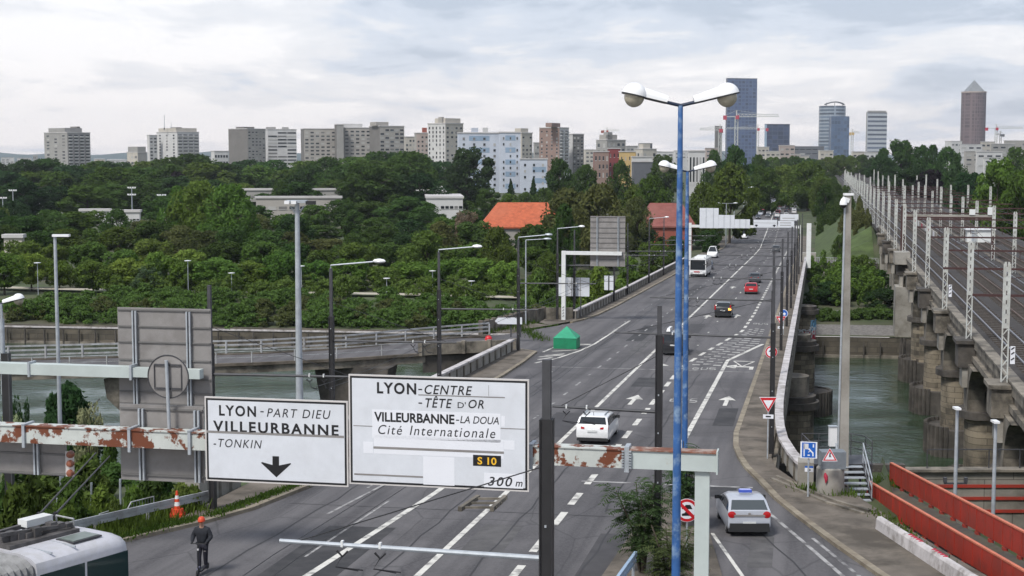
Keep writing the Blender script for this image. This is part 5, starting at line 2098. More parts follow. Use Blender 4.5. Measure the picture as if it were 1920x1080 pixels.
# ------------------------------------------------------------------ catenary poles of the trolleybus line
def pole(label, u, v, H=9.35, sleeve=6.6, arm=None, lampdir=0, ext=None, group='black trolley wire poles', stay=True, base=None, name='catenary_pole', wires=(), cat='pole', armm='darkgrey', thick=1.0):
	b = UVZ(u, v, rz(u) + 0.1 if base is None else base)
	t = thing(name, label, cat, b, -AZ, group)
	mb2 = MB()
	w = 0.125 * thick
	mb2.box((0, 0, sleeve / 2), (w * 2, 0.22, sleeve))
	for s in (-1, 1):
		mb2.box((s * w, 0, sleeve / 2), (0.03, 0.3, sleeve))
	mb2.build('pole_sleeve', M['black'], t)
	mb2 = MB()
	mb2.box((0, 0, (sleeve + H) / 2), (0.18 * thick, 0.16, H - sleeve))
	mb2.build('pole_top', M['darkgrey'], t)
	mb2 = MB()
	for z in (1.4, 3.2, 4.9, 6.2):
		mb2.box((0, -0.125, z), (0.04, 0.03, 0.05))
	mb2.build('bolt', M['galv'], t)
	if arm:
		z, L = arm
		mb2 = MB()
		s = 1 if L > 0 else -1
		mb2.tube([(0.12 * s, 0, z - 0.02), (L, 0, z + 0.05)], [0.06, 0.045], 8)
		a = mb2.build('arm', M[armm], t, smooth=True)
		for x in wires:
			mb2 = MB()
			mb2.box((x, 0, z + 0.06), (0.05, 0.1, 0.13))
			a1 = mb2.build('clamp', M['whitepaint'], t)
			mb2 = MB()
			mb2.tube([(x - 0.12, 0, z - 0.1), (x, 0, z - 0.22), (x + 0.12, 0, z - 0.1)], 0.025, 5)
			mb2.tube([(x, 0, z - 0.2), (x + 0.12 * s, -0.1, z - 0.42), (x + 0.42, 0.1, z - 0.52)], 0.016, 5)
			mb2.tube([(x + 0.12 * s, -0.1, z - 0.42), (x + 0.25, 0.3, z - 0.6)], 0.012, 5)
			mb2.build('hanger', M['black'], t)
		if stay:
			mb2 = MB()
			mb2.tube([(L * 0.93, 0, z + 0.06), (0.05 * s, 0, min(H - 0.3, z + 1.9))], 0.014, 5)
			mb2.build('stay_cable', M['black'], t)
	if lampdir:
		mb2 = MB()
		x = 2.3 * lampdir
		mb2.tube([(0, 0, H - 0.1), (0, 0, H + (ext or 0.15)), (x, 0, H + (ext or 0.15) + 0.22)], 0.04, 8)
		mb2.build('lamp_arm', M['galv'], t)
		mb2 = MB()
		zc = H + (ext or 0.15) + 0.24
		mb2.lathe([(0.02, -0.1), (0.16, -0.07), (0.2, 0), (0.15, 0.09), (0.02, 0.13)], (x + 0.2 * lampdir, 0, zc), 12, sx=1.7)
		mb2.build('lamp_head', M['lampwhite'] if abs(u - 119) > 1 else M['galv'], t, smooth=True)
	return t


v1 = uv(PU(1025, 900, 29.6))[1]
za = PU(1000, 1044, 29.6).z - (rz(29.6) + 0.1)
xl = uv(PU(525, 1026, 29.6))[1] - v1
w1 = [uv(PU(x, 1035, 29.6))[1] - v1 for x in (642, 713)]
pole('nearest black trolley wire pole, beside the big white sign, with a long grey arm', 29.6, v1, H=PU(1025, 674, 29.6).z - rz(29.6) - 0.1, sleeve=PU(1025, 785, 29.6).z - rz(29.6) - 0.1, arm=(za, xl), wires=w1, armm='galv', thick=0.95)
v2 = uv(PU(1234, 900, 50))[1]
za2 = PU(1200, 770, 50).z - rz(50) - 0.1
xl2 = uv(PU(1036, 768, 50))[1] - v2
pole('second black trolley wire pole, in the median bush left of the blue lamp posts', 50, v2, H=PU(1234, 573, 50).z - rz(50) - 0.1, sleeve=PU(1234, 628, 50).z - rz(50) - 0.1, arm=(za2, xl2), wires=[uv(PU(x, 768, 50))[1] - v2 for x in (1062, 1100)], thick=0.8)
v3 = uv(PU(1447, 800, 74.8))[1]
za3 = PU(1400, 631, 74.8).z - rz(74.8) - 0.1
pole('third black trolley wire pole, on the railway side footway behind the near give way triangle', 74.8, v3, H=9.4, arm=(za3, uv(PU(1152, 630, 74.8))[1] - v3), wires=[-5.6, -5.0], thick=0.85)
oth = ['fourth', 'fifth', 'sixth', 'seventh', 'eighth', 'ninth', 'tenth', 'eleventh']
for k, u in enumerate((100, 125, 148, 172, 196, 220, 246, 290)):
	pole('%s black trolley wire pole along the railway side footway' % oth[k], u, -2.75, H=9.3, arm=(5.95, -8.2), wires=[-5.6, -5.0], thick=0.85)
for k, (u, v, lamp, lab) in enumerate(((56.4, -24.0, 0, 'black trolley wire pole right of the tall ribbed sign back, park side footway'), (70.6, -23.6, 1, 'black trolley wire pole with street lamp between the two tall grey masts and the ramp'), (91.8, -23.5, 1, 'black trolley wire pole with street lamp in front of the ramp bridge wing wall'),
									   (119.6, -23.9, 1, 'black trolley wire pole with lamp where the park side parapet ends'), (150.5, -26.0, 1, 'black trolley wire pole left of the white cantilever gantry'), (151.5, -24.4, 0, 'black trolley wire pole right beside the white cantilever gantry post'), (177, -23.7, 0, 'black trolley wire pole carrying the small box sign on the park side parapet'), (190, -23.7, 0, 'black trolley wire pole below the ribbed panel on the park side parapet'),
									   (215, -23.7, 1, 'black trolley wire pole with lamp in the middle of the far park side parapet'), (236, -23.7, 0, 'black trolley wire pole left of the far gantry post'), (262, -23.7, 0, 'black trolley wire pole beside the far gantry post'))):
	pole(lab, u, v, H=9.2, sleeve=6.8, arm=(5.6, 6.4), lampdir=lamp, wires=[4.2, 4.8], thick=0.75)
# contact wires
for lab, vv_, us_ in (('pair of black trolley wires over the lanes left of the near black poles', (-11.25, -10.65), [5, 29.6, 50, 75, 100, 125, 148, 172, 196, 220, 246, 290, 340, 400]),
					  ('pair of black trolley wires over the left hand carriageway', (-19.4, -18.8), [56, 71, 92, 120, 150, 177, 190, 215, 236, 262, 300, 350, 400])):
	mb = MB()
	for v in vv_:
		pts = []
		for a, b in zip(us_[:-1], us_[1:]):
			pts += [R(a, v, 5.35), R((a + b) / 2, v, 5.2)]
		mb.tube(pts, 0.011, 4)
	tag(mb.build('trolley_wire', M['black']), lab, 'overhead wire', 'trolleybus overhead wires')
si = thing('section_insulator', 'ladder shaped insulator hanging in the trolley wires below the big white sign', 'insulator', R(36.5, -11, 5.2))
mb = MB()
a0, a1, b0, b1 = P(862, 955, 33), P(897, 931, 34.23), P(922, 955, 33), P(948, 931, 34.23)
for a, b in ((a0, a1), (b0, b1)):
	b = Vector((b.x, b.y, a.z))
	mb.bar(a, b, 0.09, 0.1)
mb.build('runner', M['oldconcrete'], si, loc=si.location)
mb = MB()
for f in (0.15, 0.5, 0.85):
	mb = MB()
	p, q_ = a0.lerp(Vector((a1.x, a1.y, a0.z)), f), b0.lerp(Vector((b1.x, b1.y, b0.z)), f)
	mb.bar(p - (q_ - p) * 0.15, q_ + (q_ - p) * 0.1, 0.05, 0.05)
	mb.build('rung', M['oldconcrete'], si, loc=si.location)

# ------------------------------------------------------------------ street lamps
def lamp_head(t, top, s, tilt=0.23, k=1.0, shell='lampwhite'):
	"""Outward along s (+1/-1 local x) from top."""
	e = Vector((s * math.cos(tilt), 0, math.sin(tilt)))
	n = Vector((-s * math.sin(tilt), 0, math.cos(tilt)))
	y = Vector((0, 1, 0))
	top = Vector(top)
	mb2 = MB()
	mb2.tube([top, top + e * 0.32 * k], 0.035 * k, 8)
	a = mb2.build('lamp_arm', M['darkblue'], t)
	mb2 = MB()
	for i, (x0, x1, w0, w1, h0, h1) in enumerate(((0.28, 0.80, 0.075, 0.1, 0.13, 0.19),)):
		prof = [math.pi * j / 8 for j in range(9)]
		A = [top + e * x0 * k + y * (math.cos(p) * w0 * k) + n * (math.sin(p) * h0 * k) for p in prof]
		B = [top + e * x1 * k + y * (math.cos(p) * w1 * k) + n * (math.sin(p) * h1 * k) for p in prof]
		mb2.strip(A, B)
		mb2.face(A[::-1])
		mb2.face([A[0], A[-1], B[-1], B[0]])
	mb2.lathe([(0.25, 0.0)] + [(0.25 * math.cos(q), 0.24 * math.sin(q)) for q in [math.pi / 2 * j / 7 for j in range(1, 7)]] + [(0.01, 0.24)], top + e * 0.95 * k, 24, sx=k, sy=k, ax=tuple(e * 1.0), ay=tuple(y), az=tuple(n * k))
	sh = mb2.build('lamp_shell', M[shell], t, smooth=True)
	mb2 = MB()
	mb2.lathe([(0.255, -0.03), (0.255, 0.0)], top + e * 0.95 * k, 24, sx=k, sy=k, ax=tuple(e), ay=tuple(y), az=tuple(n * k))
	mb2.bar(top + e * 0.30 * k - n * 0.02 * k, top + e * 0.72 * k - n * 0.02 * k, 0.13 * k, 0.035 * k, 0, tuple(n))
	mb2.build('rim', M['trim'], sh)
	mb2 = MB()
	mb2.lathe([(0.01, -0.25)] + [(0.205 * math.sin(q), -0.03 - 0.22 * math.cos(q)) for q in [math.pi / 2 * j / 7 for j in range(1, 8)]], top + e * 0.94 * k, 24, sx=k, sy=k, ax=tuple(e), ay=tuple(y), az=tuple(n * k))
	mb2.build('lamp_bowl', M['lampglass'], sh, smooth=True)


for lab, px, pt, d, base, k in (('nearest tall blue double lamp post with two white dome lamps against the sky', 1276, 198, 30, -1.0, 1.0), ('shorter looking blue double lamp post just behind the nearest one', 1289, 322, 60, rz(59), 1.0)):
	p = P(px, pt, d)
	t = thing('lamp_post', lab, 'lamp post', (p.x, d, base), 0.0, 'blue double lamp posts')
	H_ = p.z - base
	mb = MB()
	mb.tube([(0, 0, 0), (0, 0, H_ * 0.5), (0, 0, H_ * 0.74), (0, 0, H_)], [0.105, 0.085, 0.07, 0.05] if d < 40 else [0.13, 0.11, 0.09, 0.06], 12)
	pm = mb.build('pole', M['polebluepaint'], t, smooth=True)
	for s in (-1, 1):
		lamp_head(t, (0, 0, H_), s, k=k)
# lamp on its grey extension above a black pole at the left edge
b = UVZ(51.9, -30.3, 0)
b = P(20, 990, 57)
t = thing('lamp_post', 'white dome lamp on a grey extension above a black pole at the left edge', 'lamp post', (b.x, 57, b.z))
H1, H2, H3 = P(20, 662, 57).z - b.z, P(15, 598, 57).z - b.z, P(13, 570, 57).z - b.z
mb = MB()
mb.box((0, 0, H1 / 2), (0.27, 0.26, H1))
mb.build('pole_sleeve', M['black'], t)
mb = MB()
mb.box((0.14, 0, H1 / 2), (0.05, 0.3, H1))
mb.build('cable_channel', M['darkgrey'], t)
mb = MB()
mb.tube([(-0.1, 0, H1 - 1.6), (-0.1, 0, H2)], 0.1, 10)
mb.tube([(-0.1, 0, H2), (-0.1, 0, H3)], 0.05, 8)
mb.build('pole_extension', M['galv'], t, smooth=True)
lamp_head(t, (-0.28, 0, H3 - 0.02), 1, tilt=0.24, k=0.92)
for (lab, px, py, d, yb, r0, r1, kind) in (('slender grey mast with a flat lamp head left of the ribbed sign back', 103, 443, 59, 990, 0.10, 0.065, 'flat'), ('tall grey floodlight mast with a crossbar and cameras above the left white sign', 557, 380, 66, 905, 0.19, 0.10, 'cross'),
										   ('slim grey post with a small lamp left of the white cantilever gantry', 986, 450, 146, 618, 0.08, 0.06, 'cobra')):
	p = P(px, py, d)
	zb_ = P(px, yb, d).z
	t = thing('mast', lab, 'mast', (p.x, d, zb_))
	H_ = p.z - zb_
	mb = MB()
	mb.tube([(0, 0, 0), (0, 0, H_)], [r0, r1], 10)
	mb.build('pole', M['galv'], t, smooth=True)
	mb = MB()
	if kind == 'flat':
		mb.box((0.25, 0, H_ + 0.03), (0.66, 0.26, 0.09))
		mb.build('lamp_head', M['lampwhite'], t)
	elif kind == 'cross':
		mb.box((0, 0, H_ + 0.05), (0.9, 0.5, 0.12))
		mb.build('platform', M['galv'], t)
		for x in (-0.4, -0.1):
			mb = MB()
			mb.box((x, -0.25, H_ + 0.02), (0.22, 0.3, 0.14))
			mb.build('camera', M['lampwhite'], t)
		mb = MB()
		mb.box((0.62, -0.1, H_ + 0.0), (0.42, 0.34, 0.16))
		mb.build('floodlight', M['trim'], t)
		mb = MB()
		mb.tube([(-0.3, 0, H_ - 0.15), (0, 0, H_ - 0.6)], 0.03, 6)
		mb.tube([(0.3, 0, H_ - 0.15), (0, 0, H_ - 0.6)], 0.03, 6)
		mb.build('brace', M['galv'], t)
	else:
		mb.tube([(0, 0, H_), (1.9, 0, H_ + 0.1)], 0.04, 6)
		mb.build('lamp_arm', M['galv'], t)
		mb = MB()
		mb.lathe([(0.02, -0.1), (0.16, -0.07), (0.2, 0), (0.15, 0.09), (0.02, 0.13)], (2.1, 0, H_ + 0.1), 10, sx=2.2)
		mb.build('lamp_head', M['galv'], t, smooth=True)
# double arm lamps of the far avenue, pale park lamps
for k, (px, py, d, wpx) in enumerate(((1377, 363, 420, 28), (1362, 382, 370, 34), (1395, 352, 480, 30))):
	p = P(px, py, d)
	zb_ = far_ground(*uv(p))
	t = thing('lamp_post', ['grey double armed lamp post over the far avenue, the middle one of three', 'grey double armed lamp post over the far avenue, the lowest of three', 'grey double armed lamp post over the far avenue, the topmost of three'][k], 'lamp post', (p.x, d, zb_), group='double armed lamps of the far avenue')
	mb = MB()
	mb.tube([(0, 0, 0), (0, 0, p.z - zb_)], [0.14, 0.09], 8)
	mb.build('pole', M['galv'], t)
	hw = wpx / 2800 * d / 2
	mb = MB()
	mb.bar((-hw, 0, p.z - zb_ + 0.1), (hw, 0, p.z - zb_ + 0.1), 0.1)
	mb.build('crossarm', M['galv'], t)
	for s in (-1, 1):
		mb = MB()
		mb.lathe([(0.05, -0.15), (0.4, -0.05), (0.45, 0.05), (0.1, 0.2)], (s * hw, 0, p.z - zb_ + 0.15), 8, sx=1.4)
		mb.build('lamp_head', M['lampwhite'], t)
for k, (px, py, lab) in enumerate(((725, 522, 'flat disc park lamp left of the young round trees'), (811, 508, 'flat disc park lamp just left of the second lamp pole'), (884, 527, 'flat disc park lamp between two young round trees'), (352, 489, 'flat disc park lamp among the young trees under the big tree'), (434, 512, 'flat disc park lamp right of the tall ribbed sign back'), (70, 493, 'flat disc park lamp in the young trees at the left'), (565, 499, 'flat disc park lamp just right of the tall floodlight mast'))):
	d = 236
	p = P(px, py, d)
	zb_ = far_ground(*uv(p))
	t = thing('park_lamp', lab, 'lamp', (p.x, d, zb_), group='flat disc park lamps')
	mb = MB()
	mb.tube([(0, 0, 0), (0, 0, p.z - zb_)], 0.06, 6)
	mb.build('pole', M['galv'], t)
	mb = MB()
	mb.lathe([(0.1, -0.05), (0.55, -0.02), (0.55, 0.05), (0.1, 0.1)], (0, 0, p.z - zb_), 12)
	mb.build('lamp_disc', M['lampwhite'], t)
for k, (px, py, d) in enumerate(((5, 372, 470), (24, 358, 500), (247, 353, 480), (247, 366, 470), (303, 367, 440))):
	p = P(px, py, d)
	zb_ = far_ground(*uv(p))
	t = thing('floodlight_mast', ['slim sports floodlight mast at the far left edge', 'slim sports floodlight mast second from the left edge', 'taller slim sports floodlight mast before the rear tree belt', 'shorter slim sports floodlight mast before the rear tree belt', 'slim sports floodlight mast beside the big tree'][k], 'floodlight mast', (p.x, d, zb_), group='sports floodlight masts')
	mb = MB()
	mb.tube([(0, 0, 0), (0, 0, p.z - zb_)], [0.2, 0.12], 6)
	mb.build('pole', M['galv'], t)
	mb = MB()
	mb.bar((-1.2, 0, p.z - zb_), (1.2, 0, p.z - zb_), 0.16)
	for x in (-1.1, -0.4, 0.4, 1.1):
		mb.box((x, -0.1, p.z - zb_ + 0.25), (0.5, 0.3, 0.4))
	mb.build('floodlight_bank', M['lampwhite'], t)

# ------------------------------------------------------------------ vehicles
# local frame: y forward from the rear bumper, x to the right, z up
def body_shell(st, zb, rake=0.36):
	"""st: stations (y, half width, z sill, z top). Returns rings of points, left to right over the roof."""
	rings = []
	for (y, hw, z0, zt) in st:
		belt = min(zb, zt - 0.05)
		hr = hw - max(0, zt - zb) * rake
		right = [(hw * 0.93, z0), (hw, z0 + 0.18), (hw, (z0 + belt) / 2 + 0.1), (hw * 0.975, belt), (hr + 0.02, max(belt + 0.015, zt - 0.07)), (hr * 0.8, zt)]
		ring = [(-x, y, z) for x, z in right] + [(x, y, z) for x, z in reversed(right)]
		rings.append(ring)
	return rings


def car(name, label, cat, paint, st, cabin, zb=0.93, L=4.2, wheelbase=(0.75, 3.3), wr=0.31, tail='block', plate=True, group=None, roofbar=None, darkbump=0.0, spare=None, rearglass='glass', mirror='trim', front=False):
	"""cabin: station indices (rear window bottom, rear roof edge, front roof edge, windscreen base)."""
	t = thing(name, label, cat, group=group)
	rings = body_shell(st, zb)
	mb2 = MB()
	idx = [mb2.pts(r) for r in rings]
	n = len(rings[0])
	for a, b in zip(idx[:-1], idx[1:]):
		for k in range(n - 1):
			mb2.f.append((a[k], b[k], b[k + 1], a[k + 1]))
			mb2.m.append(0)
		mb2.f.append((a[n - 1], b[n - 1], b[0], a[0]))
		mb2.m.append(1)
	mb2.f.append(tuple(idx[0]))
	mb2.f.append(tuple(reversed(idx[-1])))
	mb2.m += [0, 0]
	body = mb2.build('body', [M[paint], M['trim']], t, smooth=True)

	def patch(nm, q, m, off, parent=t):
		q = [Vector(p) for p in q]
		c = sum(q, Vector()) / len(q)
		nn = (q[2] - q[0]).cross(q[3] - q[1]).normalized()
		ctr = Vector((0, (st[0][0] + st[-1][0]) / 2, 0.8))
		if nn.dot(c - ctr) < 0:
			nn = -nn
		m3 = MB()
		m3.prism([p + nn * (off - 0.03) for p in q], nn * 0.03)
		return m3.build(nm, m, parent, fixn=True)

	def lp(a, b, f):
		return tuple(a[i] + (b[i] - a[i]) * f for i in range(3))

	r0, r1, r2, r3 = cabin
	RB, RT, FT, FB = rings[r0], rings[r1], rings[r2], rings[r3]
	# rear window
	q = [lp(RB[5], RB[6], -0.06), lp(RB[5], RB[6], 1.06), lp(RT[5], RT[6], 1.04), lp(RT[5], RT[6], -0.04)]
	q = [lp(q[0], q[3], 0.1), lp(q[1], q[2], 0.1), lp(q[2], q[1], 0.12), lp(q[3], q[0], 0.12)]
	patch('rear_window', q, M[rearglass], 0.012)
	q = [lp(FB[5], FB[6], -0.06), lp(FB[5], FB[6], 1.06), lp(FT[5], FT[6], 1.02), lp(FT[5], FT[6], -0.02)]
	patch('windscreen', [lp(q[0], q[3], 0.06), lp(q[1], q[2], 0.06), lp(q[2], q[1], 0.08), lp(q[3], q[0], 0.08)], M['glass'], 0.012)
	for (i, j) in ((3, 4), (8, 7)):
		segs = list(range(r1, r3))
		for a in range(r0, r3):
			A, B = rings[a], rings[a + 1]
			lo0, hi0, lo1, hi1 = A[i], A[j], B[i], B[j]
			if hi0[2] - lo0[2] < 0.1 and hi1[2] - lo1[2] < 0.1:
				continue
			q = [lp(lo0, hi0, 0.06), lp(lo1, hi1, 0.06), lp(lo1, hi1, 0.88), lp(lo0, hi0, 0.88)]
			q = [lp(q[0], q[1], 0.05), lp(q[1], q[0], 0.05), lp(q[2], q[3], 0.05), lp(q[3], q[2], 0.05)]
			patch('side_window', q, M['glass'], 0.012)
	hw = st[1][1]
	for s in (-1, 1):
		if tail == 'round':
			m3 = MB()
			m3.lathe([(0.13, -0.06), (0.13, 0.02), (0.08, 0.04)], (s * (hw - 0.14), 0.02, zb - 0.1), 16, ax=(1, 0, 0), ay=(0, 0, 1), az=(0, -1, 0), sx=1.15)
			m3.build('taillight', M['taillight'], t, smooth=True)
		elif tail == 'tall':
			m3 = MB()
			m3.box((s * (hw - 0.06), 0.02, zb + 0.05), (0.13, 0.1, 0.5))
			m3.build('taillight', M['taillight'], t)
		else:
			m3 = MB()
			m3.hexa([(s * (hw - 0.42), -0.02, zb - 0.16), (s * (hw + 0.01), 0.06, zb - 0.2), (s * (hw + 0.01), 0.2, zb - 0.2), (s * (hw - 0.42), 0.1, zb - 0.16),
					 (s * (hw - 0.42), -0.01, zb - 0.08), (s * (hw + 0.01), 0.07, zb - 0.0), (s * (hw + 0.01), 0.2, zb), (s * (hw - 0.42), 0.1, zb - 0.08)])
			m3.build('taillight', M['taillight'], t, fixn=True)
		m3 = MB()
		yl = st[-1][0]
		m3.box((s * (hw - 0.25), yl - 0.04, 0.68), (0.34, 0.14, 0.16))
		m3.build('headlight', M['headlight'], t)
		m3 = MB()
		ym = st[r3][0]
		m3.box((s * (hw + 0.1), ym - 0.25, zb + 0.08), (0.2, 0.12, 0.15))
		m3.build('mirror', M[mirror], t)
		for yw in wheelbase:
			m3 = MB()
			m3.lathe([(wr - 0.02, -0.1), (wr, -0.07), (wr, 0.07), (wr - 0.02, 0.1)], (s * (hw - 0.1), yw, wr), 22, ax=(0, 1, 0), ay=(0, 0, 1), az=(1, 0, 0))
			w = m3.build('wheel', M['rubber'], t, smooth=True)
			m3 = MB()
			m3.lathe([(wr * 0.62, -0.02), (wr * 0.62, 0.02)], (s * (hw + 0.0), yw, wr), 16, ax=(0, 1, 0), ay=(0, 0, 1), az=(1, 0, 0))
			m3.build('rim', M['alloy'], w, smooth=True)
			m3 = MB()
			ang = [math.pi * j / 10 for j in range(11)]
			out = [(s * (hw + 0.006), yw + (wr + 0.07) * math.cos(a), wr + (wr + 0.05) * math.sin(a)) for a in ang]
			inn = [(s * (hw + 0.006), yw + (wr - 0.05) * math.cos(a), wr + (wr - 0.05) * math.sin(a)) for a in ang]
			m3.strip(out, inn)
			m3.build('wheel_arch', M['trim'], w)
	if plate:
		m3 = MB()
		m3.box((0, -0.02, zb - 0.28 if tail != 'round' else zb - 0.42), (0.5, 0.03, 0.11))
		m3.build('number_plate', M['plate'], t)
	if darkbump:
		m3 = MB()
		m3.hexa([(-hw + 0.02, -0.05, 0.2), (hw - 0.02, -0.05, 0.2), (hw - 0.02, 0.2, 0.2), (-hw + 0.02, 0.2, 0.2), (-hw + 0.06, -0.05, darkbump), (hw - 0.06, -0.05, darkbump), (hw - 0.02, 0.2, darkbump), (-hw + 0.02, 0.2, darkbump)])
		m3.build('bumper', M['trim'], t)
	return t


def sts(L, hw, h, shape):
	"""Body outlines by kind."""
	if shape == 'hatch':
		return [(0, hw * 0.9, .30, .62), (.03, hw * 0.95, .25, .99), (.55, hw, .22, h - .04), (1.3, hw, .22, h), (2.0, hw, .22, h - .03), (2.85, hw, .22, 1.02), (3.5, hw * 0.98, .22, .90), (L - .12, hw * 0.93, .24, .72), (L, hw * 0.84, .3, .55)], (1, 2, 4, 5)
	if shape == 'wagon':
		return [(0, hw * 0.9, .32, .66), (.03, hw * 0.95, .26, 1.02), (.38, hw, .22, h - .03), (1.4, hw, .22, h), (2.5, hw, .22, h - .04), (3.4, hw, .22, 1.02), (4.0, hw * 0.98, .22, .90), (L - .12, hw * 0.93, .24, .72), (L, hw * 0.84, .3, .55)], (1, 2, 4, 5)
	if shape == 'van':
		return [(0, hw * 0.96, .32, .7), (.03, hw * 0.97, .28, 1.12), (.14, hw, .25, h - .03), (1.8, hw, .25, h), (3.1, hw, .25, h - .04), (3.9, hw, .25, 1.2), (L - .2, hw * 0.95, .27, .95), (L, hw * 0.86, .32, .6)], (1, 2, 4, 5)
	if shape == 'suv':
		return [(0, hw * 0.93, .36, .75), (.03, hw * 0.96, .32, 1.1), (.4, hw, .28, h - .04), (1.3, hw, .28, h), (2.3, hw, .28, h - .03), (3.1, hw, .28, 1.12), (L - .15, hw * 0.94, .3, .85), (L, hw * 0.86, .36, .6)], (1, 2, 4, 5)


def put(t, u, v, dyaw=0.0, back=False):
	a = -AZ + dyaw + (math.pi if back else 0)
	t.location = R(u, v, 0.01)
	t.rotation_euler = (-math.atan(SL) if not back else math.atan(SL), 0, a) if u < U1 else (0, 0, a)
	return t


s_, c_ = sts(4.55, .88, 1.47, 'wagon')
wagon = car('estate_car', 'white estate car driving away in the lane beside the big white sign', 'car', 'carwhite', s_, c_, zb=0.98, wheelbase=(0.95, 3.6), wr=.32, group=None, darkbump=0.36)
put(wagon, *uv(G(1110, 834)))
mb = MB()
for s in (-1, 1):
	mb.bar((s * .56, .7, 1.5), (s * .56, 2.5, 1.49), .04, .05)
mb.build('roof_rail', M['galv'], wagon)
mb = MB()
mb.bar((0, .55, 1.46), (0, .42, 1.66), .02)
mb.build('aerial', M['trim'], wagon)
s_, c_ = sts(3.95, .85, 1.40, 'hatch')
pol = car('hatchback', 'silver hatchback with a blue roof light box climbing the lane on the right', 'car', 'carsilver', s_, c_, zb=0.95, wheelbase=(0.7, 3.25), wr=.32, tail='round', darkbump=0.52, rearglass='glasslit')
put(pol, *uv(G(1405, 1007)), dyaw=0.19)
mb = MB()
mb.box((0, 1.25, 1.53), (.5, .26, .10))
mb.build('roof_light', mat('roof_light_blue', (0.05, 0.09, 0.42), 0.3), pol)
mb = MB()
mb.box((0, 1.25, 1.59), (.42, .2, .02))
mb.build('roof_light_top', mat('roof_light_top', (0.42, 0.46, 0.8), 0.3), pol)
mb = MB()
mb.box((0, -0.005, .82), (1.2, .03, .07))
mb.box((0, .0, .88), (.1, .04, .08))
mb.build('tailgate_trim', M['signback'], pol)
s_, c_ = sts(4.7, .95, 1.88, 'van')
bv = car('van', 'black people carrier with a white roof box behind the blue lamp posts', 'van', 'carblack', s_, c_, zb=1.12, wheelbase=(0.95, 3.9), wr=.33, tail='tall', darkbump=0.4)
put(bv, *uv(G(1262, 667)))
mb = MB()
mb.hexa([(-.62, .5, 1.9), (-.3, .5, 1.9), (-.3, 2.9, 1.9), (-.62, 2.9, 1.9), (-.55, .6, 2.15), (-.34, .6, 2.15), (-.34, 2.7, 2.15), (-.55, 2.7, 2.15)])
mb.hexa([(.3, .5, 1.9), (.62, .5, 1.9), (.62, 2.9, 1.9), (.3, 2.9, 1.9), (.34, .6, 2.15), (.55, .6, 2.15), (.55, 2.7, 2.15), (.34, 2.7, 2.15)])
mb.build('roof_load', M['carwhite'], bv)
s_, c_ = sts(4.3, .90, 1.62, 'suv')
bs = car('hatchback', 'black car with its right indicator lit ahead of the black people carrier', 'car', 'carblack', s_, c_, zb=1.05, wheelbase=(0.8, 3.4), wr=.34, tail='tall', darkbump=0.5)
put(bs, *uv(G(1355, 596)))
mb = MB()
mb.box((.72, -0.03, .92), (.30, .06, .2))
mb.build('indicator_light', M['amber'], bs)
s_, c_ = sts(4.0, .87, 1.48, 'hatch')
rc = car('hatchback', 'bright red hatchback in the middle of the bridge', 'car', 'carred', s_, c_, zb=0.95, wheelbase=(0.7, 3.25), darkbump=0.35)
put(rc, *uv(G(1408, 552)))
gc = car('hatchback', 'dark grey car just in front of the red hatchback', 'car', 'cargrey', s_, c_, zb=0.95, wheelbase=(0.7, 3.25))
put(gc, *uv(G(1415, 531)))
gc2 = car('hatchback', 'dark car alone near the right end of the bridge', 'car', 'cargrey', s_, c_, zb=0.95, wheelbase=(0.7, 3.25))
put(gc2, *uv(G(1455, 473)))
gc3 = car('hatchback', 'dark blue car half hidden behind the white bus', 'car', 'carblue', s_, c_, zb=0.95, wheelbase=(0.7, 3.25))
put(gc3, 262, -18.4, back=True)
s_, c_ = sts(5.4, .98, 2.35, 'van')
wv = car('van', 'white delivery van coming up to the bridge behind the bus', 'van', 'carwhite', s_, c_, zb=1.25, wheelbase=(1.0, 4.3), wr=.34)
put(wv, *uv(G(1338, 482)), back=True)
wv2 = car('van', 'white van approaching under the far white gantry', 'van', 'carwhite', s_, c_, zb=1.25, wheelbase=(1.0, 4.3), wr=.34, darkbump=.6)
put(wv2, *uv(G(1401, 446)), back=True)
# queue on the far avenue
s_, c_ = sts(4.2, .88, 1.5, 'hatch')
cols = ['carwhite', 'cargrey', 'carred', 'carsilver', 'carblack']
protos = {}
words_ = {'carwhite': 'white', 'cargrey': 'grey', 'carred': 'red', 'carsilver': 'silver', 'carblack': 'black'}
slots = []
for i in range(12):
	for j, v in enumerate((-17.6, -14.6, -11.4, -8.2, -5.4)):
		if rnd.random() < 0.62:
			slots.append((440 + i * 17 + rnd.uniform(-3, 3) + (40 if j > 1 else 90), v, j < 2))
for (u, v, back) in slots:
	c = rnd.choice(cols + ['carwhite', 'carblack'])
	lab = 'small %s car in the far queue, %s' % (words_[c], 'oncoming side' if back else 'outbound side')
	if c not in protos:
		t = car('queue_car', lab, 'car', c, s_, c_, zb=0.95, wheelbase=(0.7, 3.3), group='%s cars queueing on the far avenue, %s' % (words_[c], 'oncoming side' if back else 'outbound side'))
		protos[c] = t
	else:
		t = dup(protos[c], lab, '%s cars queueing on the far avenue, %s' % (words_[c], 'oncoming side' if back else 'outbound side'))
	put(t, u, v, back=back)

# ------------------------------------------------------------------ buses
def rounded(w, h, r, n=5):
	out = []
	for (cx, cz, a0) in ((w - r, r, -90), (w - r, h - r, 0), (-w + r, h - r, 90), (-w + r, r, 180)):
		rr_ = r
		for k in range(n + 1):
			a = math.radians(a0 + 90 * k / n)
			out.append((cx + rr_ * math.cos(a), cz + rr_ * math.sin(a)))
	return out


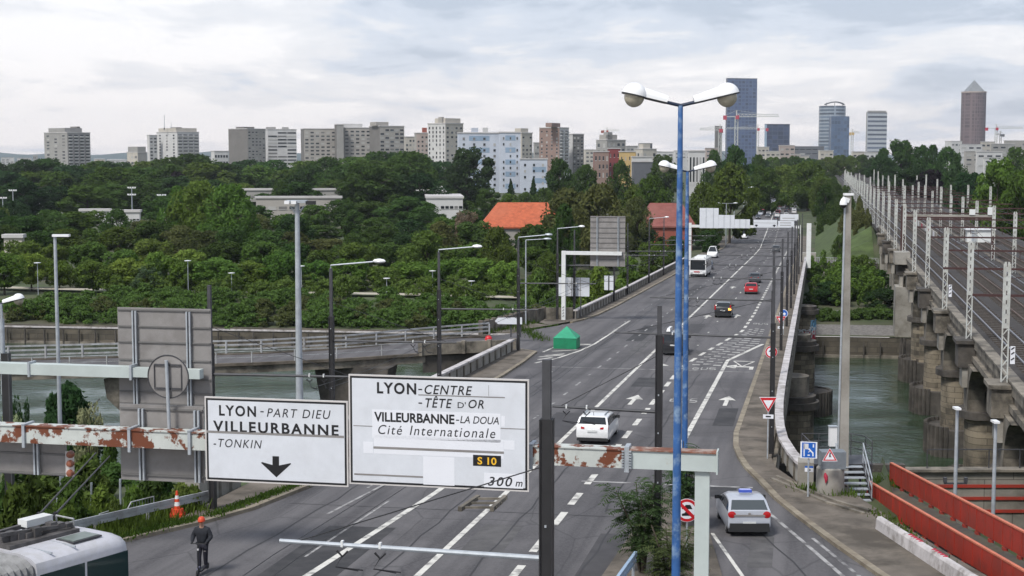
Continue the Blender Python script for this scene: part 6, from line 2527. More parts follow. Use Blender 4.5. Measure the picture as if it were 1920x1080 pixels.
bus = thing('bus', 'white city bus coming toward the camera on the left carriageway', 'bus')
mb = MB()
for (y0, y1, sc) in ((0.0, 12.0, 1.0),):
	sec = [(x, z + .35) for x, z in rounded(1.275, 2.65, .22)]
	mb.prism([(x, y0, z) for x, z in sec], (0, y1 - y0, 0))
mb.build('body', M['carwhite'], bus, fixn=True)
mb = MB()
mb.prism([(-1.17, 12.0, 1.25), (1.17, 12.0, 1.25), (1.13, 12.0, 2.78), (-1.13, 12.0, 2.78)], (0, 0.04, 0))
mb.build('windscreen', M['glass'], bus, fixn=True)
mb = MB()
mb.box((0, 12.03, 2.62), (1.5, .06, .22))
mb.build('destination_display', M['ink'], bus)
mb = MB()
mb.box((0.15, 12.02, .93), (.9, .05, .16))
mb.build('front_badge', M['taillight'], bus)
for s in (-1, 1):
	for k in range(6):
		mb = MB()
		mb.box((s * 1.282, 1.4 + k * 1.9, 2.05), (.03, 1.7, 1.05))
		mb.build('side_window', M['glass'], bus)
	mb = MB()
	mb.box((s * .95, 12.03, .82), (.36, .06, .2))
	mb.build('headlight', M['headlight'], bus)
	mb = MB()
	mb.bar((s * 1.2, 11.95, 2.75), (s * 1.5, 12.25, 2.5), .06)
	mb.box((s * 1.5, 12.25, 2.2), (.16, .12, .5))
	mb.build('mirror', M['trim'], bus)
	for y in (2.6, 9.2):
		mb = MB()
		mb.lathe([(.47, -.14), (.48, .14)], (s * 1.15, y, .48), 20, ax=(0, 1, 0), ay=(0, 0, 1), az=(1, 0, 0))
		mb.build('wheel', M['rubber'], bus, smooth=True)
mb = MB()
mb.box((0, 12.02, .47), (2.3, .06, .24))
mb.build('bumper', M['trim'], bus)
mb = MB()
mb.box((0, 3.5, 3.08), (1.5, 3.2, .2))
mb.box((0, 8.4, 3.06), (1.5, 1.6, .16))
mb.build('roof_unit', M['whitepaint'], bus)
u_, v_ = uv(G(1308, 521))
put(bus, u_ + 12, v_, back=True)

# articulated trolleybus, rear section in the lower left corner
RA_, RB_ = W3 = (P(234, 1021, 41.8), P(66, 1070, 39.2))
hd = math.atan2(RA_.x - RB_.x, RA_.y - RB_.y)
fwd = Vector((-math.sin(hd), -math.cos(hd), 0))      # bus travels towards the lower left, its rear is at the right
lef = Vector((fwd.y, -fwd.x, 0))                      # far side
ztop = 2.95
edge = P(234, 1021, 42.2)
org = edge + lef * 1.02
gz = rz(uv(org)[0])
tb = thing('trolleybus', 'white articulated trolleybus in the lower left corner with two raised trolley poles', 'bus', (org.x, org.y, gz), math.atan2(fwd.y, fwd.x) - math.pi / 2)
# local: y forward (to the lower left), rear at y=0; local +x is the right side of the bus = far from us or near?
hs = 1 if (Matrix.Rotation(tb.rotation_euler.z, 3, 'Z') @ Vector((1, 0, 0))).dot(lef) > 0 else -1
zt_ = edge.z - gz + 0.40
prof = [(-1.27, .4), (1.27, .4), (1.275, zt_ - .36), (1.22, zt_ - .18), (1.02, zt_ - .06), (.6, zt_), (-.6, zt_), (-1.02, zt_ - .06), (-1.22, zt_ - .18), (-1.275, zt_ - .36)]
def busbody(y0, y1, tail):
	m2 = MB()
	rings = []
	for (y, f, dz) in ([(y0 - .02, .86, -.26), (y0 + .10, .95, -.10), (y0 + .35, .99, -.02), (y0 + .8, 1, 0)] if tail else [(y0, 1, 0)]) + [(y1, 1, 0)]:
		rings.append(m2.pts([(x * f, y, z + (dz if z > 1.2 else 0)) for x, z in prof]))
	n = len(prof)
	for a, b in zip(rings[:-1], rings[1:]):
		for k in range(n):
			m2.f.append((a[k], b[k], b[(k + 1) % n], a[(k + 1) % n]))
			m2.m.append(0)
	m2.f.append(tuple(rings[0]))
	m2.f.append(tuple(reversed(rings[-1])))
	m2.m += [0, 0]
	return m2


M['busroof'] = mat('bus_roof_paint', (0.52, 0.52, 0.56), 0.45, var=0.06, scale=2, dirt=(0.42, 0.41, 0.4), dscale=2.2, damt=0.5)
busbody(0, 3.3, True).build('rear_body', M['busroof'], tb, smooth=True, fixn=True)
busbody(4.5, 13.5, False).build('front_body', M['busroof'], tb, smooth=True, fixn=True)
mb = MB()
for k in range(13):
	y = 3.3 + k * .1
	f = .985 if k % 2 else .93
	m2 = [(x * f, y, (z - 1.8) * f + 1.8) for x, z in prof]
	if k:
		a, b = mb.pts(prev), mb.pts(m2)
		for j in range(len(prof)):
			mb.f.append((a[j], b[j], b[(j + 1) % len(prof)], a[(j + 1) % len(prof)]))
			mb.m.append(0)
	prev = m2
mb.build('bellows', mat('bellows_grey', (0.22, 0.22, 0.22), 0.8, var=0.3, scale=3), tb, smooth=False)
for s in (-1, 1):
	for (y0, y1) in ((.12, 1.6), (1.68, 3.2), (4.7, 6.6), (6.7, 8.6), (8.7, 11)):
		mb = MB()
		mb.hexa([(s * 1.284, y0, 1.15), (s * 1.284, y1, 1.15), (s * 1.25, y1, 1.15), (s * 1.25, y0, 1.15), (s * 1.284, y0, zt_ - .5), (s * 1.284, y1, zt_ - .5), (s * 1.25, y1, zt_ - .5), (s * 1.25, y0, zt_ - .5)])
		mb.build('side_window', mat('tinted_bus_glass', (0.012, 0.035, 0.034), 0.06, spec=0.7) if 'busg' not in M else M['busg'], tb, fixn=True)
	mb = MB()
	mb.box((s * 1.15, 2.6, .5), (.3, .98, .98))
	mb.build('wheel', M['rubber'], tb)
mb = MB()
mb.prism([(-1.0, -.04, 1.2), (1.0, -.04, 1.2), (1.0, .03, zt_ - .75), (-1.0, .03, zt_ - .75)], (0, -.03, 0))
mb.build('rear_window', M['glass'], tb, fixn=True)
mb = MB()
mb.box((-hs * .55, 1.25, zt_ + .025), (.62, .9, .05))
h_ = mb.build('roof_hatch', mat('roof_hatch_grey', (0.16, 0.19, 0.17), 0.3, var=0.15), tb)
mb = MB()
mb.box((-hs * .55, 1.25, zt_ + .01), (.74, 1.02, .04))
mb.build('hatch_frame', M['darkgrey'], h_)
mb = MB()
for y in (1.9, 2.7):
	mb.box((-hs * .62, y, zt_ - .02), (1.1, .03, .05))
mb.build('roof_seam', M['galv'], tb)
mb = MB()
mb.box((hs * .5, 2.0, zt_ + .05), (1.1, 2.4, .12))
mb.bar((hs * .95, .9, zt_ + .32), (hs * .8, 3.2, zt_ + .3), .12)
mb.bar((hs * .2, .9, zt_ + .2), (hs * .4, 3.2, zt_ + .36), .1)
for k in range(10):
	mb.box((hs * (.25 + .07 * (k % 5)), 1.0 + .22 * k, zt_ + .14), (.24, .22, .26 + .10 * (k % 3)))
mb.bar((hs * .1, 1.0, zt_ + .12), (hs * .85, 3.1, zt_ + .12), .08)
mb.build('roof_equipment', mat('roof_gear', (0.06, 0.056, 0.055), 0.6, var=0.45, scale=3, dirt=(0.16, 0.15, 0.15), dscale=1.2, damt=0.6), tb)
mb = MB()
mb.box((hs * .75, 1.7, zt_ + .42), (.4, .9, .2))
mb.build('equipment_cover', M['whitepaint'], tb)
mb = MB()
mb.tube([(hs * .95, .8, zt_), (hs * .95, .8, zt_ + .35), (hs * .2, .8, zt_ + .35), (hs * .2, .8, zt_)], .03, 6)
mb.build('pole_stop', M['railsteel'], tb)
mb = MB()
mb.hexa([(-.5, 4.7, zt_ + .02), (1.1, 4.7, zt_ + .02), (1.1, 7.5, zt_ + .02), (-.5, 7.5, zt_ + .02), (-.4, 4.8, zt_ + .32), (1.0, 4.8, zt_ + .32), (1.0, 7.4, zt_ + .32), (-.4, 7.4, zt_ + .32)])
mb.build('roof_unit', M['lampwhite'], tb)
inv = tb.matrix_basis.inverted() if False else None
tb_m = Matrix.Translation(tb.location) @ Matrix.Rotation(tb.rotation_euler.z, 4, 'Z')
tbi = tb_m.inverted()
for k, (b0, b1, tip) in enumerate((((40, 999, 44.5), (76, 962, 45.2), (180, 849, 47.5)), ((75, 996, 43.8), (106, 962, 44.5), (206, 855, 47.0)))):
	p0, p1, p2 = [tbi @ P(*q) for q in (b0, b1, tip)]
	mb = MB()
	d3 = (p2 - p1).normalized()
	mb.tube([p0, p1], .055, 8)
	for j in range(7):
		q0 = p0.lerp(p1, .25 + .11 * j)
		mb.tube([q0, q0 + d3 * .05], .085, 8)
	pa = mb.build('pole_base', M['trim'], tb, smooth=False)
	mb = MB()
	mb.tube([p1, p1.lerp(p2, .6), p2], [.035, .028, .022], 7)
	mb.build('trolley_pole', M['darkgrey'], tb, smooth=True)
	mb = MB()
	mb.box(p0 + Vector((0, .22, -.02)), (.2, .62, .2))
	mb.build('spring_housing', M['lampwhite'], tb)
	mb = MB()
	mb.lathe([(.01, -.07), (.07, -.03), (.07, .03), (.01, .07)], p0 + Vector((0, -.15, .05)), 10)
	mb.build('insulator', M['palecap'], tb, smooth=True)

# ------------------------------------------------------------------ small things by the road
gh = thing('green_cover', 'bright green pitched tarpaulin cover standing on the striped nose of the slip road', 'cover', R(124, -20.6, 0))
Lc = MB()
w, e, a = .98, .95, 1.85
q0 = R(124, -20.6, 0)
def gpt(x, y, z):
	return q0 + DV * x + DU * y + Vector((0, 0, z))


ridge = [gpt(-.12, 0, a), gpt(.12, 0, a)]
Lc.hexa([gpt(-w, -w, 0), gpt(w, -w, 0), gpt(w, w, 0), gpt(-w, w, 0), gpt(-w, -w, e), gpt(w, -w, e), gpt(w, w, e), gpt(-w, w, e)])
Lc.build('side_cloth', M['green'], gh, loc=gh.location)
Lc = MB()
ww, ee = w + .04, e - .04
apex = gpt(0, 0, a)
pts4 = [gpt(-ww, -ww, ee), gpt(ww, -ww, ee), gpt(ww, ww, ee), gpt(-ww, ww, ee)]
for i in range(4):
	Lc.face([pts4[i], pts4[(i + 1) % 4], apex])
Lc.face(pts4[::-1])
Lc.build('roof_cloth', mat('green_tarp_roof', (0.02, 0.30, 0.16), 0.6, var=0.15, scale=2, bump=0.2, bscale=3), gh, loc=gh.location)
cn = thing('traffic_cone', 'orange and white traffic cone behind the left kerb', 'traffic cone', R(54.9, -24.9, 0.1))
mb = MB()
mb.box((0, 0, .06), (.55, .55, .12))
mb.lathe([(.27, .12), (.24, .3)], (0, 0, 0), 16)
mb.build('base', M['orange'], cn)
for k, (z0, z1, m) in enumerate(((.12, .42, 'orange'), (.42, .58, 'whitepaint'), (.58, .70, 'orange'), (.70, .84, 'whitepaint'), (.84, 1.02, 'orange'))):
	r = lambda z: .175 - .13 * z
	mb = MB()
	mb.lathe([(r(z0), z0), (r(z1), z1)], (0, 0, 0), 18)
	mb.build('stripe', M[m], cn, smooth=True)
rm = thing('marker', 'small red round topped marker beside the slip road railing', 'marker', P(916, 640, 131))
mb = MB()
mb.lathe([(.3, .12), (.29, .3), (.2, .46), (.05, .52)], (0, 0, 0), 14, sx=1.1)
mb.build('red_body', M['signred'], rm, smooth=True)
mb = MB()
mb.box((0, 0, .06), (.6, .5, .12))
mb.build('base', M['palecap'], rm)
gr = thing('guard_rail', 'weathered steel guard rail running through the weeds behind the traffic cone', 'guard rail', R(54, -25.6, 0))
pa, pb = R(44, -29.5, .65), R(56.6, -24.3, .65)
mb = MB()
dd_ = (pb - pa).normalized()
sid = Vector((-dd_.y, dd_.x, 0))
for z in (-.1, .1):
	mb.bar(pa + Vector((0, 0, z)), pb + Vector((0, 0, z)), .08, .13)
mb.bar(pa, pb, .03, .12)
mb.build('rail', M['railsteel'], gr, loc=gr.location)
for i in range(6):
	mb = MB()
	p = pa.lerp(pb, i / 5.2)
	mb.box(p + sid * .12 - Vector((0, 0, .35)), (.12, .12, .9))
	mb.build('post', M['railsteel'], gr, loc=gr.location)
for k, (x0, y0, x1, y1, lab) in enumerate(((181, 968, 226, 951, 'bent tubular crowd barrier in the weeds, the left one behind the guard rail'), (240, 945, 288, 931, 'bent tubular crowd barrier in the weeds, the right one behind the guard rail'))):
	p, q_ = P(x0, y0, 56.5 + k), P(x1, y1, 57.5 + k)
	t = thing('barrier', lab, 'barrier', (p.x, p.y, p.z - 1.0))
	mb = MB()
	mb.tube([p - Vector((0, 0, .95)), p - Vector((0, 0, .15)), p.lerp(q_, .12) + Vector((0, 0, .04)), q_ - Vector((0, 0, .0)), q_ - Vector((0, 0, .95))], .028, 8)
	mb.build('frame', M['railsteel'], t, loc=t.location, smooth=True)
	mb = MB()
	for i in range(1, 9):
		a = p.lerp(q_, i / 9)
		mb.tube([a - Vector((0, 0, .75)), a - Vector((0, 0, .02))], .009, 4)
	mb.tube([p - Vector((0, 0, .75)), q_ - Vector((0, 0, .75))], .02, 5)
	mb.build('bar', M['railsteel'], t, loc=t.location)
for k, (px, py, yb) in enumerate(((42, 930, 975), (106, 928, 970), (170, 905, 965), (224, 898, 945))):
	p = P(px, py, 60)
	t = thing('fence_stake', ['thin grey fence stake in the greenery, nearest the left edge', 'thin grey fence stake in the greenery, second from the left edge', 'thin grey fence stake in the greenery, third from the left edge', 'thin grey fence stake in the greenery left of the hanging panel'][k], 'stake', (p.x, 60, p.z - 2.0))
	mb = MB()
	mb.tube([(0, 0, 0), (0.03, 0, 2.0)], .05, 6)
	mb.build('stake', M['galv'], t)
sp_ = thing('stone_block', 'rough brown stone block under the left white sign', 'stone block', R(58.4, -25.2, 0))
mb = MB()
for k in range(4):
	mb.box(R(58.3 + k * .9, -25.6 + k * .12, .35), (1.0, .8, 1.3 + .15 * (k % 2)), 0, tuple(DU), tuple(DV))
mb.build('block', M['concrete'], sp_, loc=sp_.location)

# ------------------------------------------------------------------ person on a scooter
def skin(name, verts, edges, radii, m, parent, root=0, sub=2):
	me = bpy.data.meshes.new(name)
	me.from_pydata(verts, edges, [])
	o = bpy.data.objects.new(name, me)
	COL.objects.link(o)
	md = o.modifiers.new('skin', 'SKIN')
	md.use_smooth_shade = True
	for i, r in enumerate(radii):
		sv = me.skin_vertices[0].data[i]
		sv.radius = (r, r) if not isinstance(r, tuple) else r
		sv.use_root = (i == root)
	s2 = o.modifiers.new('sub', 'SUBSURF')
	s2.levels = s2.render_levels = sub
	dg = bpy.context.evaluated_depsgraph_get()
	me2 = bpy.data.meshes.new_from_object(o.evaluated_get(dg))
	bpy.data.objects.remove(o)
	me2.materials.clear()
	me2.materials.append(m)
	me2.polygons.foreach_set('use_smooth', [True] * len(me2.polygons))
	return link(name, me2, parent)


gp_ = G(381, 1074)
person = thing('person', 'person in dark clothes and an orange helmet riding a scooter toward the camera', 'person', gp_ + Vector((0, 0, .02)), math.radians(172))
SKIN = mat('skin_tone', (0.42, 0.24, 0.17), 0.6)
# faces local +y; stands on the deck 0.17 m up, feet one behind the other
J = {'pel': (0, -.02, 1.08), 'spi': (0, 0, 1.27), 'che': (0, .03, 1.46), 'nek': (0, .05, 1.62), 'hed': (0, .08, 1.74), 'top': (0, .07, 1.86)}
V_, E_, R_ = [], [], []
def jn(p, r, prev=None):
	V_.append(p)
	R_.append(r)
	if prev is not None:
		E_.append((prev, len(V_) - 1))
	return len(V_) - 1


a = jn(J['pel'], (.15, .11))
b = jn(J['spi'], (.14, .10), a)
c = jn(J['che'], (.17, .115), b)
d = jn(J['nek'], .06, c)
h1 = jn((0, .07, 1.70), (.075, .085), d)
h2 = jn((0, .08, 1.78), (.085, .1), h1)
h3 = jn((0, .07, 1.86), (.07, .08), h2)
hands = []
for s in (-1, 1):
	sh = jn((s * .19, .03, 1.52), .065, c)
	el = jn((s * .30, .05, 1.26), .05, sh)
	wr_ = jn((s * .25, .30, 1.14), .034, el)
	pm = jn((s * .245, .37, 1.13), (.038, .02), wr_)
	hands.append((s, pm))
	hp = jn((s * .09, -.02, 1.02), .10, a)
	kn = jn((s * .10, .06 + .04 * s, .62), .07, hp)
	an = jn((s * .075, .02 + .10 * s, .27), .045, kn)
	ft = jn((s * .075, .06 + .10 * s, .21), .04, an)
	jn((s * .08, .2 + .10 * s, .2), .035, ft)
	for k in range(4):
		f1 = jn((s * (.225 + .014 * k), .40, 1.125 + .004 * (k % 2)), .0095, pm)
		f2 = jn((s * (.225 + .014 * k), .425, 1.105 - .004 * (k == 3)), .009, f1)
		jn((s * (.225 + .014 * k), .405, 1.085 + .006 * (k == 3)), .008, f2)
	th = jn((s * .205, .385, 1.115), .010, pm)
	jn((s * .205, .41, 1.095), .009, th)
bd = skin('body', V_, E_, R_, SKIN, person)
bd.data.materials.append(mat('dark_glove', (0.015, 0.015, 0.018), 0.8))
for pg in bd.data.polygons:
	if (pg.center.y > .3 and 1.04 < pg.center.z < 1.2) or pg.center.z < .4:
		pg.material_index = 1
DARK = mat('dark_jacket', (0.012, 0.014, 0.020), 0.8, var=0.3, scale=8)
TROU = mat('dark_trousers', (0.012, 0.012, 0.022), 0.85, var=0.3, scale=6)
V_, E_, R_ = [], [], []
a = jn((0, -.02, .93), (.21, .165))
b = jn((0, 0, 1.2), (.215, .165), a)
c = jn((0, .03, 1.45), (.235, .165), b)
jn((0, .05, 1.64), (.095, .095), c)
for s in (-1, 1):
	sh = jn((s * .21, .03, 1.50), .105, c)
	el = jn((s * .325, .05, 1.25), .088, sh)
	jn((s * .25, .325, 1.138), .052, el)
skin('jacket', V_, E_, R_, DARK, person)
V_, E_, R_ = [], [], []
a = jn((0, -.02, 1.06), (.175, .14))
for s in (-1, 1):
	hp = jn((s * .09, -.02, .98), .115, a)
	kn = jn((s * .10, .06 + .04 * s, .62), .088, hp)
	jn((s * .076, .03 + .10 * s, .225), .068, kn)
skin('trousers', V_, E_, R_, TROU, person)
for s in (-1, 1):
	mb = MB()
	mb.hexa([(s * .08 - .045, -.02 + .1 * s, .172), (s * .08 + .045, -.02 + .1 * s, .172), (s * .08 + .045, .25 + .1 * s, .172), (s * .08 - .045, .25 + .1 * s, .172),
			 (s * .08 - .04, 0 + .1 * s, .28), (s * .08 + .04, 0 + .1 * s, .28), (s * .08 + .035, .22 + .1 * s, .225), (s * .08 - .035, .22 + .1 * s, .225)])
	mb.build('shoe', mat('shoe_fabric', (0.1, 0.1, 0.14), 0.8) if s > 0 else TROU, person)
mb = MB()
mb.lathe([(.135, 1.80), (.135, 1.83), (.125, 1.89), (.09, 1.945), (.03, 1.97), (.005, 1.972)], (0, .07, 0), 20, sx=.92, sy=1.08)
mb.build('helmet', M['orange'], person, smooth=True)
mb = MB()
mb.hexa([(-.07, .185, 1.775), (.07, .185, 1.775), (.06, .17, 1.775), (-.06, .17, 1.775), (-.075, .19, 1.815), (.075, .19, 1.815), (.06, .17, 1.815), (-.06, .17, 1.815)])
mb.build('goggles', M['ink'], person)
mb = MB()
mb.hexa([(-.014, .165, 1.715), (.014, .165, 1.715), (.01, .16, 1.715), (-.01, .16, 1.715), (-.008, .185, 1.73), (.008, .185, 1.73), (.006, .165, 1.775), (-.006, .165, 1.775)])
mb.build('nose', SKIN, person)
mb = MB()
mb.box((0, .166, 1.69), (.045, .012, .01))
mb.build('mouth', mat('lip_tone', (0.3, 0.12, 0.1), 0.6), person)
mb = MB()
mb.box((-.14, .12, .93), (.1, .05, .13))
mb.build('pouch', TROU, person)
mb = MB()
mb.box((-.12, .145, .78), (.07, .03, .02))
mb.build('reflector', M['signback'], person)
sc = thing('scooter', 'black electric scooter ridden by the person in the orange helmet', 'scooter', gp_ + Vector((0, 0, .02)), math.radians(172))
mb = MB()
mb.box((0, .05, .145), (.17, .75, .05))
mb.build('deck', M['trim'], sc)
mb = MB()
mb.tube([(0, .42, .17), (0, .50, .3), (0, .415, 1.08)], .022, 8)
mb.build('stem', M['trim'], sc, smooth=True)
mb = MB()
mb.tube([(-.27, .405, 1.105), (.27, .405, 1.105)], .014, 8)
mb.build('handlebar', M['trim'], sc, smooth=True)
for y in (-.42, .53):
	mb = MB()
	mb.lathe([(.105, -.03), (.115, 0), (.105, .03)], (0, y, .115), 20, ax=(0, 1, 0), ay=(0, 0, 1), az=(1, 0, 0))
	mb.build('wheel', M['rubber'], sc, smooth=True)
mb = MB()
mb.box((0, .47, .92), (.05, .04, .06))
mb.build('lamp', M['headlight'], sc)

# ------------------------------------------------------------------ the town behind
def wall(name, c, var=0.08, dirt=0.4, sc=0.12):
	return mat(name, c, 0.85, var=var, scale=sc, dirt=tuple(x * 0.72 for x in c), dscale=0.07, damt=dirt)


for k, c in (('w_grey', (0.31, 0.30, 0.285)), ('w_white', (0.56, 0.55, 0.54)), ('w_cream', (0.50, 0.46, 0.40)), ('w_beige', (0.37, 0.345, 0.315)), ('w_dark', (0.17, 0.16, 0.15)), ('w_blue', (0.52, 0.555, 0.625)), ('w_band', (0.27, 0.36, 0.47)),
			 ('w_brown', (0.27, 0.185, 0.155)), ('w_red', (0.22, 0.045, 0.045)), ('w_yellow', (0.55, 0.38, 0.16)), ('w_slate', (0.12, 0.125, 0.14)), ('w_rose', (0.42, 0.34, 0.30)), ('w_brick', (0.30, 0.085, 0.06))):
	M[k] = wall(k + '_wall', c)
M['w_glassblue'] = None


def curtain(name, glass, bandc, floor=3.6, bay=1.5, bandw=0.3, rough=0.25):
	"""Curtain wall: glass between floor bands and mullions, each pane a little different."""
	m = bpy.data.materials.new(name)
	m.use_nodes = True
	t = m.node_tree
	L = t.links.new
	bs = t.nodes['Principled BSDF']
	bs.inputs['Roughness'].default_value = rough
	co = t.nodes.new('ShaderNodeTexCoord').outputs['Object']
	sp = t.nodes.new('ShaderNodeSeparateXYZ')
	L(co, sp.inputs[0])
	ad = t.nodes.new('ShaderNodeMath')
	L(sp.outputs[0], ad.inputs[0])
	L(sp.outputs[1], ad.inputs[1])
	cb = t.nodes.new('ShaderNodeCombineXYZ')
	L(ad.outputs[0], cb.inputs[0])
	L(sp.outputs[2], cb.inputs[1])
	br = t.nodes.new('ShaderNodeTexBrick')
	br.offset = 0.0
	L(cb.outputs[0], br.inputs['Vector'])
	br.inputs['Scale'].default_value = 1.0
	br.inputs['Brick Width'].default_value = bay
	br.inputs['Row Height'].default_value = floor
	br.inputs['Mortar Size'].default_value = bandw
	br.inputs['Mortar Smooth'].default_value = 0.0
	br.inputs['Color1'].default_value = (*[c * 0.6 for c in glass], 1)
	br.inputs['Color2'].default_value = (*[c * 1.5 for c in glass], 1)
	br.inputs['Mortar'].default_value = (*bandc, 1)
	L(br.outputs[0], bs.inputs['Base Color'])
	return m


M['ct_incity'] = curtain('tower_glass_blue', (0.045, 0.07, 0.145), (0.085, 0.12, 0.205), 7.2, 9, 1.2)
M['ct_dark'] = curtain('block_glass_dark', (0.035, 0.05, 0.10), (0.07, 0.09, 0.14), 7.5, 14, 0.7)
M['ct_oxy'] = curtain('round_tower_glass', (0.09, 0.12, 0.16), (0.27, 0.31, 0.36), 6.8, 30, 1.5)
M['ct_oxy2'] = curtain('slab_glass_blue', (0.05, 0.085, 0.15), (0.08, 0.115, 0.18), 7, 6, 0.5)
M['ct_band'] = curtain('tower_banded_white', (0.09, 0.11, 0.15), (0.42, 0.44, 0.47), 8.5, 60, 2.4)
M['ct_crayon'] = curtain('crayon_brown', (0.09, 0.062, 0.065), (0.16, 0.115, 0.115), 7.2, 4.5, 0.9, 0.6)
M['tile'] = mat('roof_tiles_orange', (0.42, 0.10, 0.042), 0.85, var=0.28, scale=1.2, bump=0.3, bscale=6, dirt=(0.40, 0.12, 0.06), dscale=0.15, damt=0.6)
M['tile2'] = mat('roof_tiles_old_red', (0.20, 0.062, 0.05), 0.85, var=0.25, scale=1.0, bump=0.3, bscale=6, dirt=(0.24, 0.1, 0.08), dscale=0.2, damt=0.6)
M['flatroof'] = mat('pale_flat_roof', (0.55, 0.53, 0.52), 0.85, var=0.12, scale=0.2, dirt=(0.35, 0.33, 0.32), dscale=0.1, damt=0.6)

wm = MB()
wm.box((0.5, 0.5, 0.02), (1, 1, 0.12), 0)
wm.box((0.5, -0.06, 0.06), (1.08, 0.12, 0.2), 1)
WIN = wm.mesh('window', [M['glass'], M['w_white']])
BLINDS = [M['glass'], M['glass'], M['glass'], M['glasslit'], mat('window_blind_grey', (0.16, 0.155, 0.15), 0.7), mat('window_blind_pale', (0.40, 0.39, 0.37), 0.7)]
wm = MB()
wm.box((0.5, 0.5, 0.02), (1, 1, 0.12), 0)
wm.box((0.5, 0.22, 0.5), (1.0, 0.5, 0.9), 1)
BAL = wm.mesh('balcony', [M['glass'], M['w_white']])


def building(name, label, cat, xl, xs, xr, yt, D, th, wl, wr, fl=None, fr=None, roof='flatroof', base=-11.3, group=None, pent=None, lw=0.045):
	"""A block with its near corner at pixel column xs; the left face reaches to xl, the right one to xr.
	fl, fr: (columns, rows, width share, height share, kind)."""
	c = P(xs, yt, D)
	H = c.z - base
	th = math.radians(th)
	er = Vector((math.cos(th), math.sin(th), 0))
	el = Vector((-math.sin(th), math.cos(th), 0))

	def length(px, e):
		# distance along e from the corner until the pixel column px
		k = (px - 960) / FPX
		den = e.x - k * e.y
		return (k * c.y - c.x) / den if abs(den) > 1e-4 else 1.0
	lr = length(xr, er) if xr > xs else 14.0
	ll = length(xl, el) if xl < xs else 14.0
	lr, ll = max(2.0, min(lr, 140)), max(2.0, min(ll, 140))
	o = Vector((c.x, c.y, base))
	t = thing(name, label, cat, o, 0, group)
	mb2 = MB()
	q = [Vector((0, 0, 0)), er * lr, er * lr + el * ll, el * ll]
	up = Vector((0, 0, H))
	mb2.face([q[0], q[1], q[1] + up, q[0] + up], 1)
	mb2.face([q[3], q[0], q[0] + up, q[3] + up], 0)
	mb2.face([q[1], q[2], q[2] + up, q[1] + up], 0)
	mb2.face([q[2], q[3], q[3] + up, q[2] + up], 1)
	mb2.build('wall', [M[wl], M[wr]], t)
	mb2 = MB()
	ins = 0.35
	g = [q[0] - er * ins - el * ins, q[1] + er * ins - el * ins, q[2] + er * ins + el * ins, q[3] - er * ins + el * ins]
	mb2.hexa([p + up for p in g] + [p + up + Vector((0, 0, 0.7)) for p in g])
	mb2.build('roof', M[roof], t)
	if pent:
		for (f0, f1, g0, g1, h, m) in pent:
			mb2 = MB()
			pp = [q[0] + er * lr * f0 + el * ll * g0, q[0] + er * lr * f1 + el * ll * g0, q[0] + er * lr * f1 + el * ll * g1, q[0] + er * lr * f0 + el * ll * g1]
			mb2.hexa([p + up + Vector((0, 0, .7)) for p in pp] + [p + up + Vector((0, 0, 0.7 + h)) for p in pp])
			mb2.build('roof_house', M[m], t)
	nwin = 0
	for face, e, nrm, Lf in ((fl, el, -er, ll), (fr, er, -el, lr)):
		if not face:
			continue
		cols, rows, ws, hs_, kind = face[:5]
		z0f = face[5] if len(face) > 5 else 0.28
		rot = Matrix.Identity(3)
		ex = e if e is er else -el
		org = q[0] if e is er else el * ll
		rot.col[0], rot.col[1], rot.col[2] = ex, Vector((0, 0, 1)), nrm
		ch = (H * (1 - z0f) - 1.5) / rows
		cw = Lf / cols
		for i in range(cols):
			for j in range(rows):
				if kind == 'win' and rnd.random() < 0.06:
					continue
				p = org + ex * (cw * (i + 0.5 - ws / 2)) + Vector((0, 0, H * z0f + ch * (j + 0.5 - hs_ / 2))) + nrm * 0.02
				ob = bpy.data.objects.new('balcony' if kind == 'bal' else 'window', BAL if kind == 'bal' else WIN)
				COL.objects.link(ob)
				ob.parent = t
				if kind == 'win':
					ob.material_slots[0].link = 'OBJECT'
					ob.material_slots[0].material = rnd.choice(BLINDS)
				m4 = rot.to_4x4()
				m4.translation = p
				ob.matrix_local = m4 @ Matrix.Diagonal((cw * ws, ch * hs_, 1.0 if kind != 'bal' else 1.4, 1))
				nwin += 1
	return t, c, er, el, lr, ll, H


B = building
B('apartment_tower', 'grey apartment tower with stacked balconies at the far left of the skyline', 'apartment block', 87, 126, 173, 249, 1500, 48, 'w_grey', 'w_grey', (3, 10, .32, .5, 'win'), (4, 10, .62, .7, 'bal'), pent=[(0.0, .75, .1, .8, 4.2, 'w_grey'), (.75, .88, .3, .6, 6, 'w_dark')])
B('apartment_block', 'white apartment block with two roof aerials left of the long grey slab', 'apartment block', 297, 332, 376, 248, 1500, 42, 'w_white', 'w_white', (3, 11, .22, .5, 'win'), (4, 10, .75, .6, 'bal'), pent=[(0.0, .95, .05, .9, 3.6, 'w_cream'), (.3, .5, .3, .6, 4.6, 'w_dark')])
B('apartment_block', 'narrow white block with dark windows joined to the left of the white block with aerials', 'apartment block', 279, 280, 298, 254, 1510, 42, 'w_white', 'w_white', None, (2, 9, .6, .45, 'win'))
B('apartment_block', 'low white building left of the white block with aerials', 'apartment block', 241, 258, 278, 286, 1450, 40, 'w_cream', 'w_grey', (3, 3, .6, .4, 'win'), None, pent=[(0, .9, 0, .9, 5, 'w_grey')])
B('apartment_block', 'low white building beside the dark sided grey slab', 'apartment block', 398, 402, 430, 284, 1400, 30, 'w_white', 'w_white', None, (5, 3, .7, .4, 'win'))
B('apartment_block', 'grey apartment slab with a dark blank end wall', 'apartment block', 431, 464, 500, 242, 1450, 50, 'w_dark', 'w_beige', None, (5, 11, .5, .35, 'win'), pent=[(.0, .6, .2, .6, 1.6, 'w_dark')])
